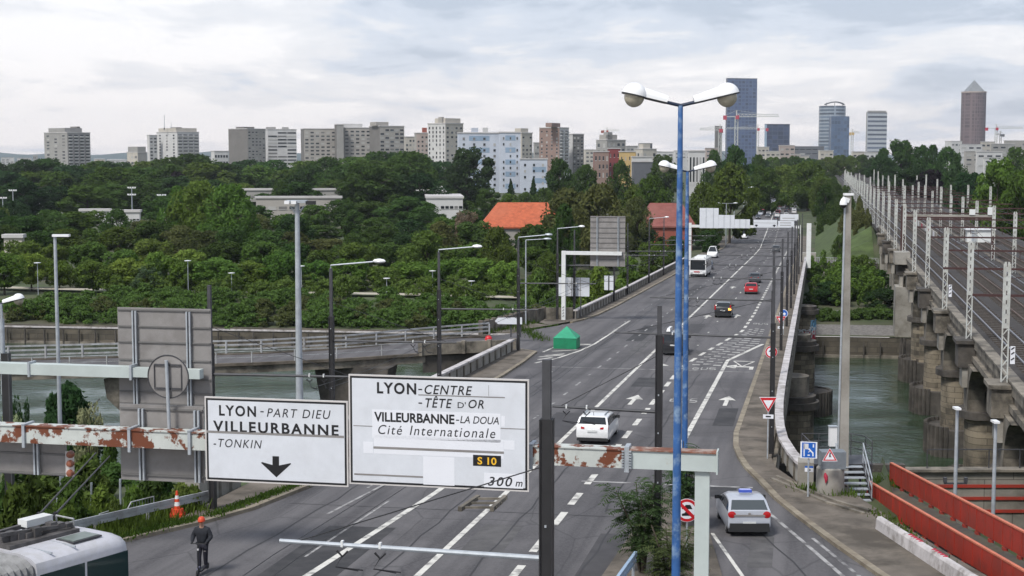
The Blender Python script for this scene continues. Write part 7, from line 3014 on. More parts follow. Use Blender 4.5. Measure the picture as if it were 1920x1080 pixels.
B('apartment_block', 'white apartment block with dark window bands between two grey slabs', 'apartment block', 499, 502, 558, 243, 1500, 18, 'w_white', 'w_white', None, (3, 10, .92, .42, 'win'), pent=[(.0, .3, .2, .6, 2, 'w_grey'), (.55, .75, .2, .6, 2, 'w_grey')])
B('apartment_block', 'long grey apartment slab with white panelled windows, left wing', 'apartment block', 566, 570, 632, 242, 1350, 14, 'w_dark', 'w_beige', None, (6, 10, .6, .42, 'win'))
B('apartment_block', 'long grey apartment slab with white panelled windows, right wing', 'apartment block', 640, 645, 697, 240, 1350, 14, 'w_beige', 'w_beige', None, (5, 10, .6, .42, 'win'), pent=[(.0, .7, .1, .8, 3.2, 'w_white')])
B('stair_tower', 'blank grey stair tower between the two wings of the long grey slab', 'tower', 629, 631, 646, 234, 1340, 14, 'w_dark', 'w_grey')
B('apartment_block', 'grey apartment block with a dark recess and a raised lift house', 'apartment block', 694, 712, 759, 237, 1300, 30, 'w_dark', 'w_beige', None, (5, 10, .7, .5, 'win'), pent=[(-.1, .4, .1, .7, 3.2, 'w_beige')])
B('apartment_block', 'small cream block between the grey slabs and the tall white tower', 'apartment block', 757, 760, 780, 257, 1400, 20, 'w_cream', 'w_cream', None, (3, 7, .55, .45, 'win'))
t = B('apartment_block', 'grey block with a small red roof box left of the tall white tower', 'apartment block', 778, 781, 804, 250, 1250, 15, 'w_beige', 'w_rose', None, (3, 8, .45, .45, 'win'), pent=[(.55, .9, .1, .5, 4.0, 'w_brick')])
B('apartment_tower', 'tall white apartment tower with paired window columns and a roof house', 'apartment block', 803, 835, 869, 232, 1150, 45, 'w_white', 'w_cream', (5, 13, .35, .6, 'win', .1), (4, 12, .45, .45, 'win', .1), pent=[(.1, .95, .1, .7, 3.6, 'w_cream'), (0, .12, .2, .4, 4.5, 'w_beige')])
for (lab, xl, xs, xr, yt, D, pent) in (('blue and white striped apartment block, tallest left part', 858, 860, 937, 250, 900, [(.32, .48, .1, .5, 2.6, 'w_blue'), (.6, .72, .1, .5, 2.8, 'w_white')]), ('blue and white striped apartment block, right part with narrow dark windows', 936, 938, 976, 249, 880, None), ('blue and white striped apartment block, lower right wing', 975, 976, 1026, 299, 870, None)):
	r = B('apartment_block', lab, 'apartment block', xl, xs, xr, yt, D, 10, 'w_blue', 'w_blue', None, (4 if xr - xs > 60 else 3, 9 if yt < 280 else 5, .22, .42, 'win', .12), pent=pent)
	t, c, er, el, lr, ll, H = r
	for j in range(5 if yt < 280 else 3):
		mb = MB()
		z = H * (.96 - .19 * j) if yt < 280 else H * (.8 - .3 * j)
		a = er * (lr * (.25 if yt < 280 else .45)) - el * 0.06
		mb.hexa([a + Vector((0, 0, z - 3.0)), a + er * lr * .5 + Vector((0, 0, z - 3.0)), a + er * lr * .5 + el * .05 + Vector((0, 0, z - 3.0)), a + el * .05 + Vector((0, 0, z - 3.0)),
				 a + Vector((0, 0, z)), a + er * lr * .5 + Vector((0, 0, z)), a + er * lr * .5 + el * .05 + Vector((0, 0, z)), a + el * .05 + Vector((0, 0, z))])
		mb.build('blue_band', M['w_band'], t)
B('apartment_tower', 'cream stepped apartment tower behind the blue and white block', 'apartment block', 960, 978, 998, 250, 1100, 45, 'w_cream', 'w_cream', (2, 9, .3, .4, 'win'), (3, 9, .5, .45, 'win'), pent=[(.0, .7, .1, .7, 3, 'w_cream')])
B('apartment_tower', 'brown apartment tower with white balcony edge beside it', 'apartment block', 1011, 1049, 1066, 240, 1250, 62, 'w_brown', 'w_white', (4, 11, .3, .5, 'win'), (2, 11, .7, .6, 'bal'), pent=[(-.6, .3, .1, .4, 3.4, 'w_brown')])
B('apartment_tower', 'dark brown narrow tower right of the brown and white tower', 'apartment block', 1066, 1074, 1094, 252, 1280, 30, 'w_white', 'w_dark', None, (3, 10, .5, .5, 'win'))
B('apartment_block', 'grey stepped block under the small tower crane', 'apartment block', 1117, 1138, 1172, 263, 1400, 40, 'w_grey', 'w_beige', (2, 4, .4, .5, 'win'), (4, 5, .5, .5, 'win'), pent=[(.0, .6, .1, .7, 4.5, 'w_beige'), (.1, .35, .1, .5, 7, 'w_grey')])
B('apartment_block', 'low dark red block in front of the grey stepped block', 'apartment block', 1112, 1114, 1141, 285, 1050, 10, 'w_red', 'w_brown', None, (4, 3, .4, .5, 'win'))
B('apartment_block', 'bright red block between the dark red and the yellow ones', 'apartment block', 1139, 1141, 1162, 279, 1060, 12, 'w_red', 'w_red', None, (3, 3, .3, .4, 'win'))
B('apartment_block', 'yellow block right of the red ones', 'apartment block', 1160, 1162, 1191, 285, 1040, 10, 'w_yellow', 'w_yellow', None, (4, 3, .25, .4, 'win'))
B('apartment_block', 'cream low block with steps right of the yellow block', 'apartment block', 1188, 1205, 1230, 280, 1300, 35, 'w_cream', 'w_cream', (3, 3, .5, .4, 'win'), (3, 3, .5, .4, 'win'), pent=[(.1, .6, .1, .6, 4, 'w_cream')])
B('apartment_block', 'white low block below the yellow block', 'apartment block', 1184, 1186, 1222, 295, 900, 12, 'w_white', 'w_white', None, (3, 2, .2, .4, 'win'))
B('warehouse', 'plain dark grey box building right of the white low block', 'building', 1184, 1188, 1226, 304, 780, 10, 'w_slate', 'w_slate')
B('office_building', 'white building with tall narrow slots behind the blue lamp posts', 'office building', 1289, 1292, 1321, 284, 820, 12, 'w_white', 'w_white', None, (5, 1, .45, .8, 'win', .3))
B('office_tower', 'tall blue glass tower with a pale grid, tallest on the skyline', 'tower', 1358, 1364, 1416, 147, 3000, 12, 'ct_dark', 'ct_incity', roof='w_slate', base=-12)
mb = MB()
B('office_block', 'dark blue glass block right of the tallest tower', 'office building', 1431, 1438, 1478, 233, 2700, 18, 'w_band', 'ct_dark', roof='w_slate', base=-12)
B('office_building', 'long low dark building between the glass towers', 'office building', 1484, 1487, 1543, 275, 2400, 8, 'w_slate', 'w_slate', None, (5, 2, .8, .3, 'win', .6), roof='w_slate')
B('office_tower', 'pale banded office tower with a grey top storey, right of the round topped tower', 'tower', 1620, 1626, 1659, 211, 2900, 14, 'w_grey', 'ct_band', roof='w_grey', base=-12, pent=[(.05, .95, .05, .95, 3, 'w_grey')])
B('office_tower', 'narrow grey concrete tower rising beside the tallest blue tower', 'tower', 1339, 1341, 1352, 237, 2500, 15, 'w_grey', 'w_dark', roof='w_dark', base=-12)
# tower with a curved canopy
c = P(1566, 198, 2950)
t = thing('office_tower', 'blue grey office tower with a curved canopy and a lower dark glass slab', 'tower', (c.x, c.y, -12))
rad = 26
mb = MB()
mb.lathe([(rad, 0), (rad, c.z + 12)], (0, rad, 0), 28, sx=1.0, sy=1.0)
mb.build('round_body', M['ct_oxy'], t)
mb = MB()
arc = [(rad * 1.02 * math.sin(a), rad - rad * 1.02 * math.cos(a)) for a in [(-0.8 + 1.6 * k / 10) for k in range(11)]]
for (x0, y0), (x1, y1), k in zip(arc[:-1], arc[1:], range(10)):
	z0, z1 = [c.z + 12 + 2 + 5 * math.sin(math.pi * (k + d) / 10) for d in (0, 1)]
	mb.bar((x0, y0, z0), (x1, y1, z1), 3, 2.2)
for x in (-16, 0, 16):
	mb.bar((x, 6, c.z + 12), (x, 6, c.z + 18), .8)
mb.build('canopy', M['w_slate'], t)
p1, p2 = P(1559, 218, 2915), P(1593, 218, 2915)
mb = MB()
mb.box(((p1.x + p2.x) / 2 - c.x, p1.y - c.y + 12, (p1.z + 12) / 2), (p2.x - p1.x, 22, p1.z + 12))
mb.build('glass_slab', M['ct_oxy2'], t)
c = P(1833, 172, 3050)
t = thing('pencil_tower', 'brown round tower with a pale pyramid roof like a sharpened pencil', 'tower', (c.x, c.y, -12))
mb = MB()
mb.lathe([(24.6, 0), (24.6, c.z + 12)], (0, 24, 0), 32)
mb.build('round_body', M['ct_crayon'], t)
mb = MB()
for k in range(4):
	a0, a1 = math.pi / 4 + k * math.pi / 2 + .0, math.pi / 4 + (k + 1) * math.pi / 2
	r = 24.5
	mb.face([(r * math.cos(a0), 24 + r * math.sin(a0), c.z + 12.5), (r * math.cos(a1), 24 + r * math.sin(a1), c.z + 12.5), (0, 24, c.z + 12 + 25)])
mb.build('pyramid', mat('pyramid_glass', (0.20, 0.21, 0.215), 0.35, var=0.1, scale=0.1), t)
mb = MB()
mb.lathe([(25.4, c.z + 10.4), (25.4, c.z + 13)], (0, 24, 0), 32)
mb.build('rim', M['w_rose'], t)
# low town between and around the towers
town = [(1768, 1784, 1800, 265, 2300, 'w_white'), (1799, 1801, 1838, 271, 2100, 'w_white'), (1836, 1840, 1862, 266, 2150, 'w_cream'), (1856, 1860, 1898, 270, 2000, 'w_grey'), (1882, 1884, 1925, 264, 2100, 'w_beige'), (1806, 1810, 1850, 284, 1500, 'w_beige'), (1828, 1832, 1876, 285, 1350, 'w_white'), (1843, 1846, 1880, 296, 1300, 'w_white'),
		(1432, 1436, 1461, 284, 1700, 'w_cream'), (1458, 1462, 1488, 273, 1800, 'w_rose'), (1480, 1484, 1500, 290, 1500, 'w_rose'), (1492, 1495, 1515, 293, 1400, 'w_cream'), (1532, 1538, 1560, 283, 1600, 'w_cream'), (1594, 1599, 1622, 285, 1500, 'w_cream'), (1618, 1622, 1646, 286, 1500, 'w_white'), (1418, 1421, 1440, 276, 1900, 'w_cream'),
		(-5, 2, 30, 296, 2200, 'w_white'), (28, 32, 62, 297, 2100, 'w_white'), (58, 62, 74, 292, 2300, 'w_grey'), (70, 74, 90, 299, 2000, 'w_white'), (172, 178, 200, 299, 2000, 'w_cream'), (198, 204, 240, 300, 2100, 'w_white'), (376, 380, 400, 296, 1800, 'w_white'), (1094, 1098, 1120, 281, 1900, 'w_cream'), (1170, 1175, 1195, 274, 1900, 'w_grey'), (1196, 1200, 1222, 269, 2000, 'w_slate'), (1225, 1229, 1262, 285, 1900, 'w_white'), (1262, 1266, 1296, 283, 2100, 'w_white'), (1320, 1324, 1345, 278, 2000, 'w_rose'), (1000, 1003, 1014, 268, 1500, 'w_grey')]
near_words = {0: 'below the pencil shaped tower', 1: 'between the glass towers', 2: 'at the far left horizon', 3: 'behind the middle of the skyline'}
for k, (xl, xs, xr, yt, D, w) in enumerate(town):
	zone = 0 if k < 8 else 1 if k < 16 else 2 if k < 23 else 3
	cw_ = {'w_white': 'white', 'w_cream': 'cream', 'w_grey': 'grey', 'w_beige': 'beige', 'w_brick': 'brick red', 'w_rose': 'pinkish grey', 'w_slate': 'slate grey'}[w]
	idx = sum(1 for q in town[:k] if q[5] == w and (0 if town.index(q) < 8 else 1 if town.index(q) < 16 else 2 if town.index(q) < 23 else 3) == zone)
	B('town_building', 'distant low %s building %s%s' % (cw_, near_words[zone], ['', ', second one from the left', ', third from the left', ', fourth from the left', ', fifth one'][idx]), 'building', xl, xs, xr, yt, D, 16, w, w, None, (3, 3, .6, .35, 'win', .45), group='low town buildings ' + near_words[zone])
# pavilions, school blocks and roofs in the park
def lowblock(label, x0, x1, yt, D, h, dep, m='w_white', roof='flatroof', wins=(8, 1, .75, .3, 'win', .35), th=4, xs=None):
	return B('school_building', label, 'building', x0 - 2, x0, x1, yt, D, th, m, m, None, wins, base=P(900, yt, D).z - h, roof=roof)


lowblock('long white flat roofed school building behind the tall floodlight mast, upper tier', 456, 638, 357, 520, 4, 18, m='w_grey')
lowblock('long white flat roofed school building behind the tall floodlight mast, lower tier', 480, 640, 372, 470, 7, 16, m='w_beige')
lowblock('pale low building with pillars right of the big dark tree belt, upper roof', 782, 836, 361, 540, 5, 14)
lowblock('pale low building with pillars right of the big dark tree belt, lower roof', 800, 868, 372, 500, 7, 14)
lowblock('white three storey school block among the dark trees at the left', 62, 99, 357, 560, 12, 14, wins=(1, 3, .92, .4, 'win', .05))
lowblock('low pale roofs in the trees below the rear belt, left roof', 150, 205, 396, 430, 4, 12)
lowblock('low pale roofs in the trees below the rear belt, right roof', 208, 262, 398, 420, 4, 12)
lowblock('small pink building edge left of the big tree', 310, 324, 400, 430, 6, 8, m='w_rose', wins=None)
lowblock('pair of small pale green kiosks at the left edge', 7, 40, 446, 300, 3.2, 5, m='w_cream', wins=(4, 1, .5, .5, 'win', .2))


def gable(name, label, x0, x1, yr, ye, D, m, wallm, hip=1.5, base=None):
	a, b = P(x0, yr, D + 6), P(x1, yr, D + 6)
	ze = P(x0, ye, D).z
	t = thing(name, label, 'building', Vector(((a.x + b.x) / 2, D + 6, -10)))
	mb2 = MB()
	r0, r1 = Vector((a.x + hip, D + 8, a.z)), Vector((b.x - hip, D + 8, b.z))
	e0, e1 = Vector((a.x - 1.0, D - 1, ze)), Vector((b.x + 1.0, D - 1, ze))
	f0, f1 = Vector((a.x - 1.0, D + 17, ze)), Vector((b.x + 1.0, D + 17, ze))
	dn = Vector((0, 0, -.35))
	for q in ([e0, e1, r1, r0], [f1, f0, r0, r1], [f0, e0, r0], [e1, f1, r1]):
		mb2.face(q)
		mb2.face([p + dn for p in q[::-1]])
	for p, q in ((e0, e1), (e1, f1), (f1, f0), (f0, e0)):
		mb2.face([p + dn, q + dn, q, p])
	mb2.build('roof', M[m], t, loc=t.location)
	mb2 = MB()
	mb2.box(((a.x + b.x) / 2, D + 8, (ze - 11) / 2 - .2), (b.x - a.x, 17, ze + 11 - .4))
	mb2.build('wall', M[wallm], t, loc=t.location)
	return t


gable('tiled_hall', 'hall with a wide bright orange tiled roof behind the white cantilever gantry', 908, 1052, 380, 425, 330, 'tile', 'w_beige', 3)
gable('tiled_hall', 'hall with a dull red tiled roof behind the blue lamp posts', 1208, 1292, 381, 424, 350, 'tile2', 'w_brick', 1.5)
B('station_building', 'worn concrete building with a rounded roof closing the railway in the distance', 'building', 1541, 1546, 1592, 309, 1100, 8, 'w_beige', 'w_rose', None, (6, 2, .6, .3, 'win', .4), roof='w_beige', pent=[(.0, .8, .1, .8, 2.5, 'w_grey')])

# ------------------------------------------------------------------ tower cranes
def crane(label, x, yb, yt, x0, x1, D, m='grafr', m2='mastpale', w=2.2):
	p = P(x, yt, D)
	zb_ = P(x, yb, D).z
	t = thing('tower_crane', label, 'crane', (p.x, D, zb_))
	H_ = p.z - zb_
	s = D / FPX
	mb2 = MB()
	for dx in (-.5, .5):
		for dy in (-.5, .5):
			mb2.bar((dx * w, dy * w, 0), (dx * w, dy * w, H_), w * .16)
	n = max(3, int(H_ / w / 1.2))
	for i in range(n):
		a, b = (-.5, .5) if i % 2 else (.5, -.5)
		mb2.bar((a * w, -.5 * w, H_ * i / n), (b * w, -.5 * w, H_ * (i + 1) / n), w * .12)
	mb2.build('mast', M[m2], t)
	L0, L1 = (x0 - x) * s, (x1 - x) * s
	jib, cj = (L1, L0) if abs(L1) > abs(L0) else (L0, L1)
	mb2 = MB()
	mb2.bar((0, 0, H_), (jib, 0, H_ + .4), w * .2)
	mb2.bar((0, 0, H_ + w), (jib * .98, 0, H_ + w * .7), w * .16)
	k = max(4, int(abs(jib) / w / 1.3))
	for i in range(k):
		mb2.bar((jib * i / k, 0, H_ + .1), (jib * (i + .5) / k, 0, H_ + w * .95), w * .12)
		mb2.bar((jib * (i + .5) / k, 0, H_ + w * .95), (jib * (i + 1) / k, 0, H_ + .1), w * .12)
	mb2.build('jib', M[m2 if m2 != 'w_cream' else 'whitepaint'], t)
	mb2 = MB()
	mb2.bar((0, 0, H_ + .3), (cj, 0, H_ + .3), w * .3)
	mb2.bar((0, 0, H_), (0, 0, H_ + w * 2.2), w * .35)
	mb2.bar((0, 0, H_ + w * 2.2), (cj * .9, 0, H_ + w * .4), w * .08)
	mb2.bar((0, 0, H_ + w * 2.2), (jib * .6, 0, H_ + w), w * .08)
	mb2.build('counter_jib', M[m2], t)
	mb2 = MB()
	mb2.box((cj * .9, 0, H_ - w * .3), (max(3.0, abs(cj) * .25), w, w * 1.5))
	mb2.build('counterweight', M[m], t)
	mb2 = MB()
	mb2.box((w * .2, -w * .6, H_ - w * .2), (w * 1.1, w, w * 1.3))
	mb2.build('cab', M[m], t)
	return t


crane('tower crane in front of the tallest blue tower with its jib to the right', 1381, 300, 219, 1357, 1460, 2600, w=5)
crane('tower crane with a red counterweight beside the narrow grey tower', 1350, 300, 244, 1312, 1354, 2300, w=4)
crane('second tower crane with a red lattice jib across the tallest blue tower', 1421, 290, 242, 1362, 1440, 2650, w=3.6)
crane('small tower crane above the grey stepped block', 1138, 275, 246, 1129, 1161, 1500, 'w_brick', 'mastpale', w=1.8)
crane('slim tower crane right of the curved canopy tower', 1598, 292, 250, 1594, 1611, 2300, 'w_yellow', 'mastpale', w=3)
crane('tower crane right of the pencil shaped tower with a long pale jib', 1868, 275, 241, 1848, 1918, 2200, 'grafr', 'mastpale', w=3)
crane('shorter tower crane just right of the pale jibbed one', 1876, 275, 253, 1868, 1882, 2250, 'w_slate', 'w_grey', w=2.6)
for (px, y0, y1) in ((308, 241, 216), (321, 241, 231)):
	a, b = P(px, y0, 1510), P(px, y1, 1510)
	t = thing('roof_aerial', 'thin roof aerial on the white block, the %s one' % ('taller' if y1 < 220 else 'shorter'), 'aerial', a)
	mb = MB()
	mb.bar(a - Vector((0, 0, 2)), b, .5)
	mb.build('rod', M['galv'], t, loc=a)
	mb = MB()
	mb.bar(a - Vector((0, 0, 1)), a + Vector((0, 0, 1)), 1.1)
	mb.build('foot', M['darkgrey'], t, loc=a)

# ------------------------------------------------------------------ foliage
LEAF = {
	'deep': leafmat('leaves_deep_green', (0.062, 0.108, 0.03)),
	'dark': leafmat('leaves_dark_green', (0.042, 0.078, 0.03)),
	'mid': leafmat('leaves_mid_green', (0.092, 0.142, 0.034)),
	'light': leafmat('leaves_light_green', (0.138, 0.213, 0.043)),
	'olive': leafmat('leaves_olive_green', (0.099, 0.115, 0.043)),
	'grey': leafmat('leaves_grey_green', (0.08, 0.13, 0.066)),
	'purple': leafmat('leaves_dark_purple', (0.028, 0.022, 0.026)),
	'pink': leafmat('blossom_dusty_pink', (0.17, 0.13, 0.095)),
	'bloom': leafmat('leaves_pale_bloom', (0.30, 0.33, 0.18), var=0.45),
	'bright': leafmat('leaves_bright_green', (0.103, 0.176, 0.038), var=0.4),
	'scrub': leafmat('leaves_scrub', (0.098, 0.142, 0.036), var=0.55, hue=0.03),
	'sumac': leafmat('leaves_sumac', (0.073, 0.106, 0.043), var=0.5, hue=0.04),
}


def quads(P_, N_, size, rs, aspect=0.72, jit=0.75):
	"""Leaf clumps: small pointed quads round points P_, facing roughly along N_."""
	n = len(P_)
	N_ = N_ + rs.normal(0, jit, (n, 3))
	N_ /= np.linalg.norm(N_, axis=1)[:, None] + 1e-9
	T = rs.normal(0, 1, (n, 3))
	T -= N_ * (T * N_).sum(1)[:, None]
	T /= np.linalg.norm(T, axis=1)[:, None] + 1e-9
	Bt = np.cross(N_, T)
	s = (size * rs.uniform(0.55, 1.35, n))[:, None]
	a = rs.uniform(0.5, 0.8, n)[:, None]
	V = np.stack([P_ - T * s, P_ - Bt * s * aspect * a + T * s * 0.15, P_ + T * s + N_ * s * 0.25, P_ + Bt * s * aspect * a], 1)
	return V.reshape(-1, 3)


def leafmesh(name, V, m):
	me = bpy.data.meshes.new(name)
	n = len(V) // 4
	me.vertices.add(n * 4)
	me.vertices.foreach_set('co', V.astype(np.float32).ravel())
	me.loops.add(n * 4)
	me.loops.foreach_set('vertex_index', np.arange(n * 4, dtype=np.int32))
	me.polygons.add(n)
	me.polygons.foreach_set('loop_start', np.arange(0, n * 4, 4, dtype=np.int32))
	me.update(calc_edges=True)
	me.materials.append(m)
	return me


def crown_points(seed, kind, n):
	rs = np.random.RandomState(seed)
	L = []
	if kind == 'conifer':
		pts, nr = [], []
		for i in range(n):
			z = rs.uniform(0.06, 1.0)
			layer = (z * 11) % 1.0
			r = 0.5 * (1 - z) ** 0.8 * (1.0 - 0.45 * layer) * rs.uniform(0.55, 1.05)
			a = rs.uniform(0, 6.283)
			r *= 0.85 + 0.25 * math.sin(5 * a + z * 17)
			pts.append((r * math.cos(a), r * math.sin(a), z))
			nr.append((math.cos(a), math.sin(a), 0.5))
		return np.array(pts), np.array(nr), rs
	spec = {'broad': (17, .13, .92, .50), 'broad2': (15, .10, .93, .50), 'round': (14, .24, .92, .5), 'tall': (15, .10, .95, .47), 'bush': (11, .05, .85, .5), 'open': (20, .16, .95, .5)}[kind]
	nl, z0, z1, w = spec
	for i in range(nl):
		f = (i + 0.5) / nl
		z = z0 + (z1 - z0) * f
		prof = {'broad': math.sin(math.pi * min(1, 0.20 + 0.74 * f)) ** 0.6, 'broad2': math.sin(math.pi * min(1, 0.25 + 0.72 * f)) ** 0.55, 'round': math.sin(math.pi * (0.12 + 0.78 * f)) ** 0.7,
				'tall': math.sin(math.pi * min(1, 0.22 + 0.72 * f)) ** 0.8, 'bush': math.cos(math.pi / 2 * f * 0.86), 'open': math.sin(math.pi * min(1, .2 + .72 * f)) ** .6}[kind]
		lr = rs.choice([rs.uniform(0.08, 0.13), rs.uniform(0.13, 0.22)]) * (0.75 if kind == 'open' else 1)
		rad = max(0, w * prof - lr * 0.8) * rs.uniform(0.5, 1.15)
		a = i * 2.399 + rs.uniform(-.5, .5)
		L.append((rad * math.cos(a), rad * math.sin(a), min(z, 1 - lr * .9), lr))
		if i % 2 == 0:
			L.append((-rad * .6 * math.cos(a), -rad * .6 * math.sin(a), min(z, 1 - lr * .9), lr * .9))
	C = np.array(L)
	pts, nr = [], []
	per = int(n / len(C) * 1.7)
	for c in C:
		d = rs.normal(0, 1, (per, 3))
		d /= np.linalg.norm(d, axis=1)[:, None]
		bump = 1 + 0.30 * np.sin(d[:, 0] * 9 + c[0] * 40) * np.sin(d[:, 1] * 8 + c[1] * 30) * np.cos(d[:, 2] * 8)
		rr_ = c[3] * bump * rs.uniform(0.72, 1.08, per)
		q = c[:3] + d * rr_[:, None] * np.array([1, 1, .85])
		keep = np.ones(per, bool)
		for o in C:
			if o is not c:
				keep &= (np.linalg.norm((q - o[:3]) / np.array([1, 1, .85]), axis=1) > o[3] * .72)
		keep &= (q[:, 2] > 0.01)
		pts.append(q[keep])
		nr.append(d[keep])
	pts, nr = np.concatenate(pts), np.concatenate(nr)
	if len(pts) > n:
		k = rs.permutation(len(pts))[:n]
		pts, nr = pts[k], nr[k]
	return pts, nr + np.array([0, 0, .35]), rs


def trunk_mesh(seed, kind):
	rs = random.Random(seed)
	mb2 = MB()
	top = .8 if kind != 'conifer' else .97
	mb2.tube([(0, 0, -.03), (.005, 0, .15), (-.01, .01, .4), (.01, 0, top)], [.028, .02, .014, .005], 7)
	for i in range(7 if kind != 'conifer' else 0):
		z = .2 + .08 * i
		a = i * 2.4
		r = rs.uniform(.2, .38)
		mb2.tube([(0, 0, z), (r * .5 * math.cos(a), r * .5 * math.sin(a), z + .1), (r * math.cos(a), r * math.sin(a), z + .2)], [.012, .007, .003], 5)
	return mb2.mesh('trunk', M['bark'], smooth=True)


KINDS = {}
for k, (kind, n, s) in enumerate((('broad', 8000, .030), ('broad2', 8000, .030), ('tall', 7000, .030), ('round', 5200, .040), ('conifer', 4500, .034), ('bush', 3000, .055), ('open', 3600, .030))):
	for j in range(2 if kind in ('broad', 'broad2', 'round', 'bush', 'tall') else 1):
		p, nn, rs = crown_points(11 + 7 * k + 31 * j, kind, n)
		KINDS[kind + str(j)] = (leafmesh('crown', quads(p, nn, s, rs), LEAF['mid']), trunk_mesh(k * 5 + j, kind) if kind != 'bush' else None, p, nn)


def tree(kind, leaf, px, yt, D, wpx, label, group=None, name='tree', cat='tree', zb=None, yb=None):
	top = P(px, yt, D)
	if zb is None:
		zb = ground_z((top.x, D)) if yb is None else P(px, yb, D).z
	h = max(1.0, top.z - zb)
	w = wpx * D / FPX
	crown, tm, _, _ = KINDS[kind]
	if tm is None:
		o = t = tag(link(name, crown), label, cat, group)
		t.location, t.rotation_euler = (top.x, D, zb), (0, 0, rnd.uniform(0, 6.28))
	else:
		t = thing(name, label, cat, (top.x, D, zb), rnd.uniform(0, 6.28), group)
		o = link('crown', crown, t)
	t.scale = (w * rnd.uniform(.84, 1.2), w * rnd.uniform(.84, 1.2), h)
	o.material_slots[0].link = 'OBJECT'
	o.material_slots[0].material = LEAF[leaf]
	if tm is not None:
		link('trunk', tm, t)
	return t


def spot(x, marks, tol=12):
	m = min(marks, key=lambda m: abs(m[0] - x))
	if abs(m[0] - x) < tol or x < marks[0][0] or x > marks[-1][0]:
		return 'at ' + m[1]
	a = [q for q in marks if q[0] <= x][-1]
	b = [q for q in marks if q[0] > x][0]
	return 'between %s and %s' % (a[1], b[1])


# the dark belt behind the park
MARKS = [(20, 'the picture edge'), (130, 'the balcony tower'), (225, 'the skyline gap'), (330, 'the aerial block'), (415, 'the small white block'), (465, 'the dark ended slab'), (530, 'the banded block'), (600, 'the slab wing'), (670, 'the slab stair tower'), (735, 'the recessed block'), (800, 'the tall white tower')]
sky_x = [-60, 0, 60, 150, 230, 290, 340, 390, 440, 500, 560, 620, 680, 730, 790, 830, 870]
sky_y = [306, 304, 300, 303, 298, 300, 286, 296, 300, 297, 302, 294, 284, 280, 284, 306, 312]
for row, (D0, dy, step) in enumerate(((760, 0, 46), (650, 14, 52), (560, 42, 58))):
	x = -50 + row * 17
	while x < 850 + row * 12:
		yt = np.interp(x, sky_x, sky_y) + dy + rnd.uniform(-5, 7)
		lab = '%s row tree of the rear belt %s' % (['back', 'middle', 'front'][row], spot(x, MARKS, 20))
		leaf = rnd.choice(['deep', 'dark', 'deep', 'mid', 'dark'])
		tree(rnd.choice(['broad0', 'broad1', 'broad20', 'broad21', 'tall0']), leaf, x, yt, D0 + rnd.uniform(-40, 40), rnd.uniform(95, 135), lab, 'trees of the dark rear belt')
		x += step * rnd.uniform(.8, 1.2)
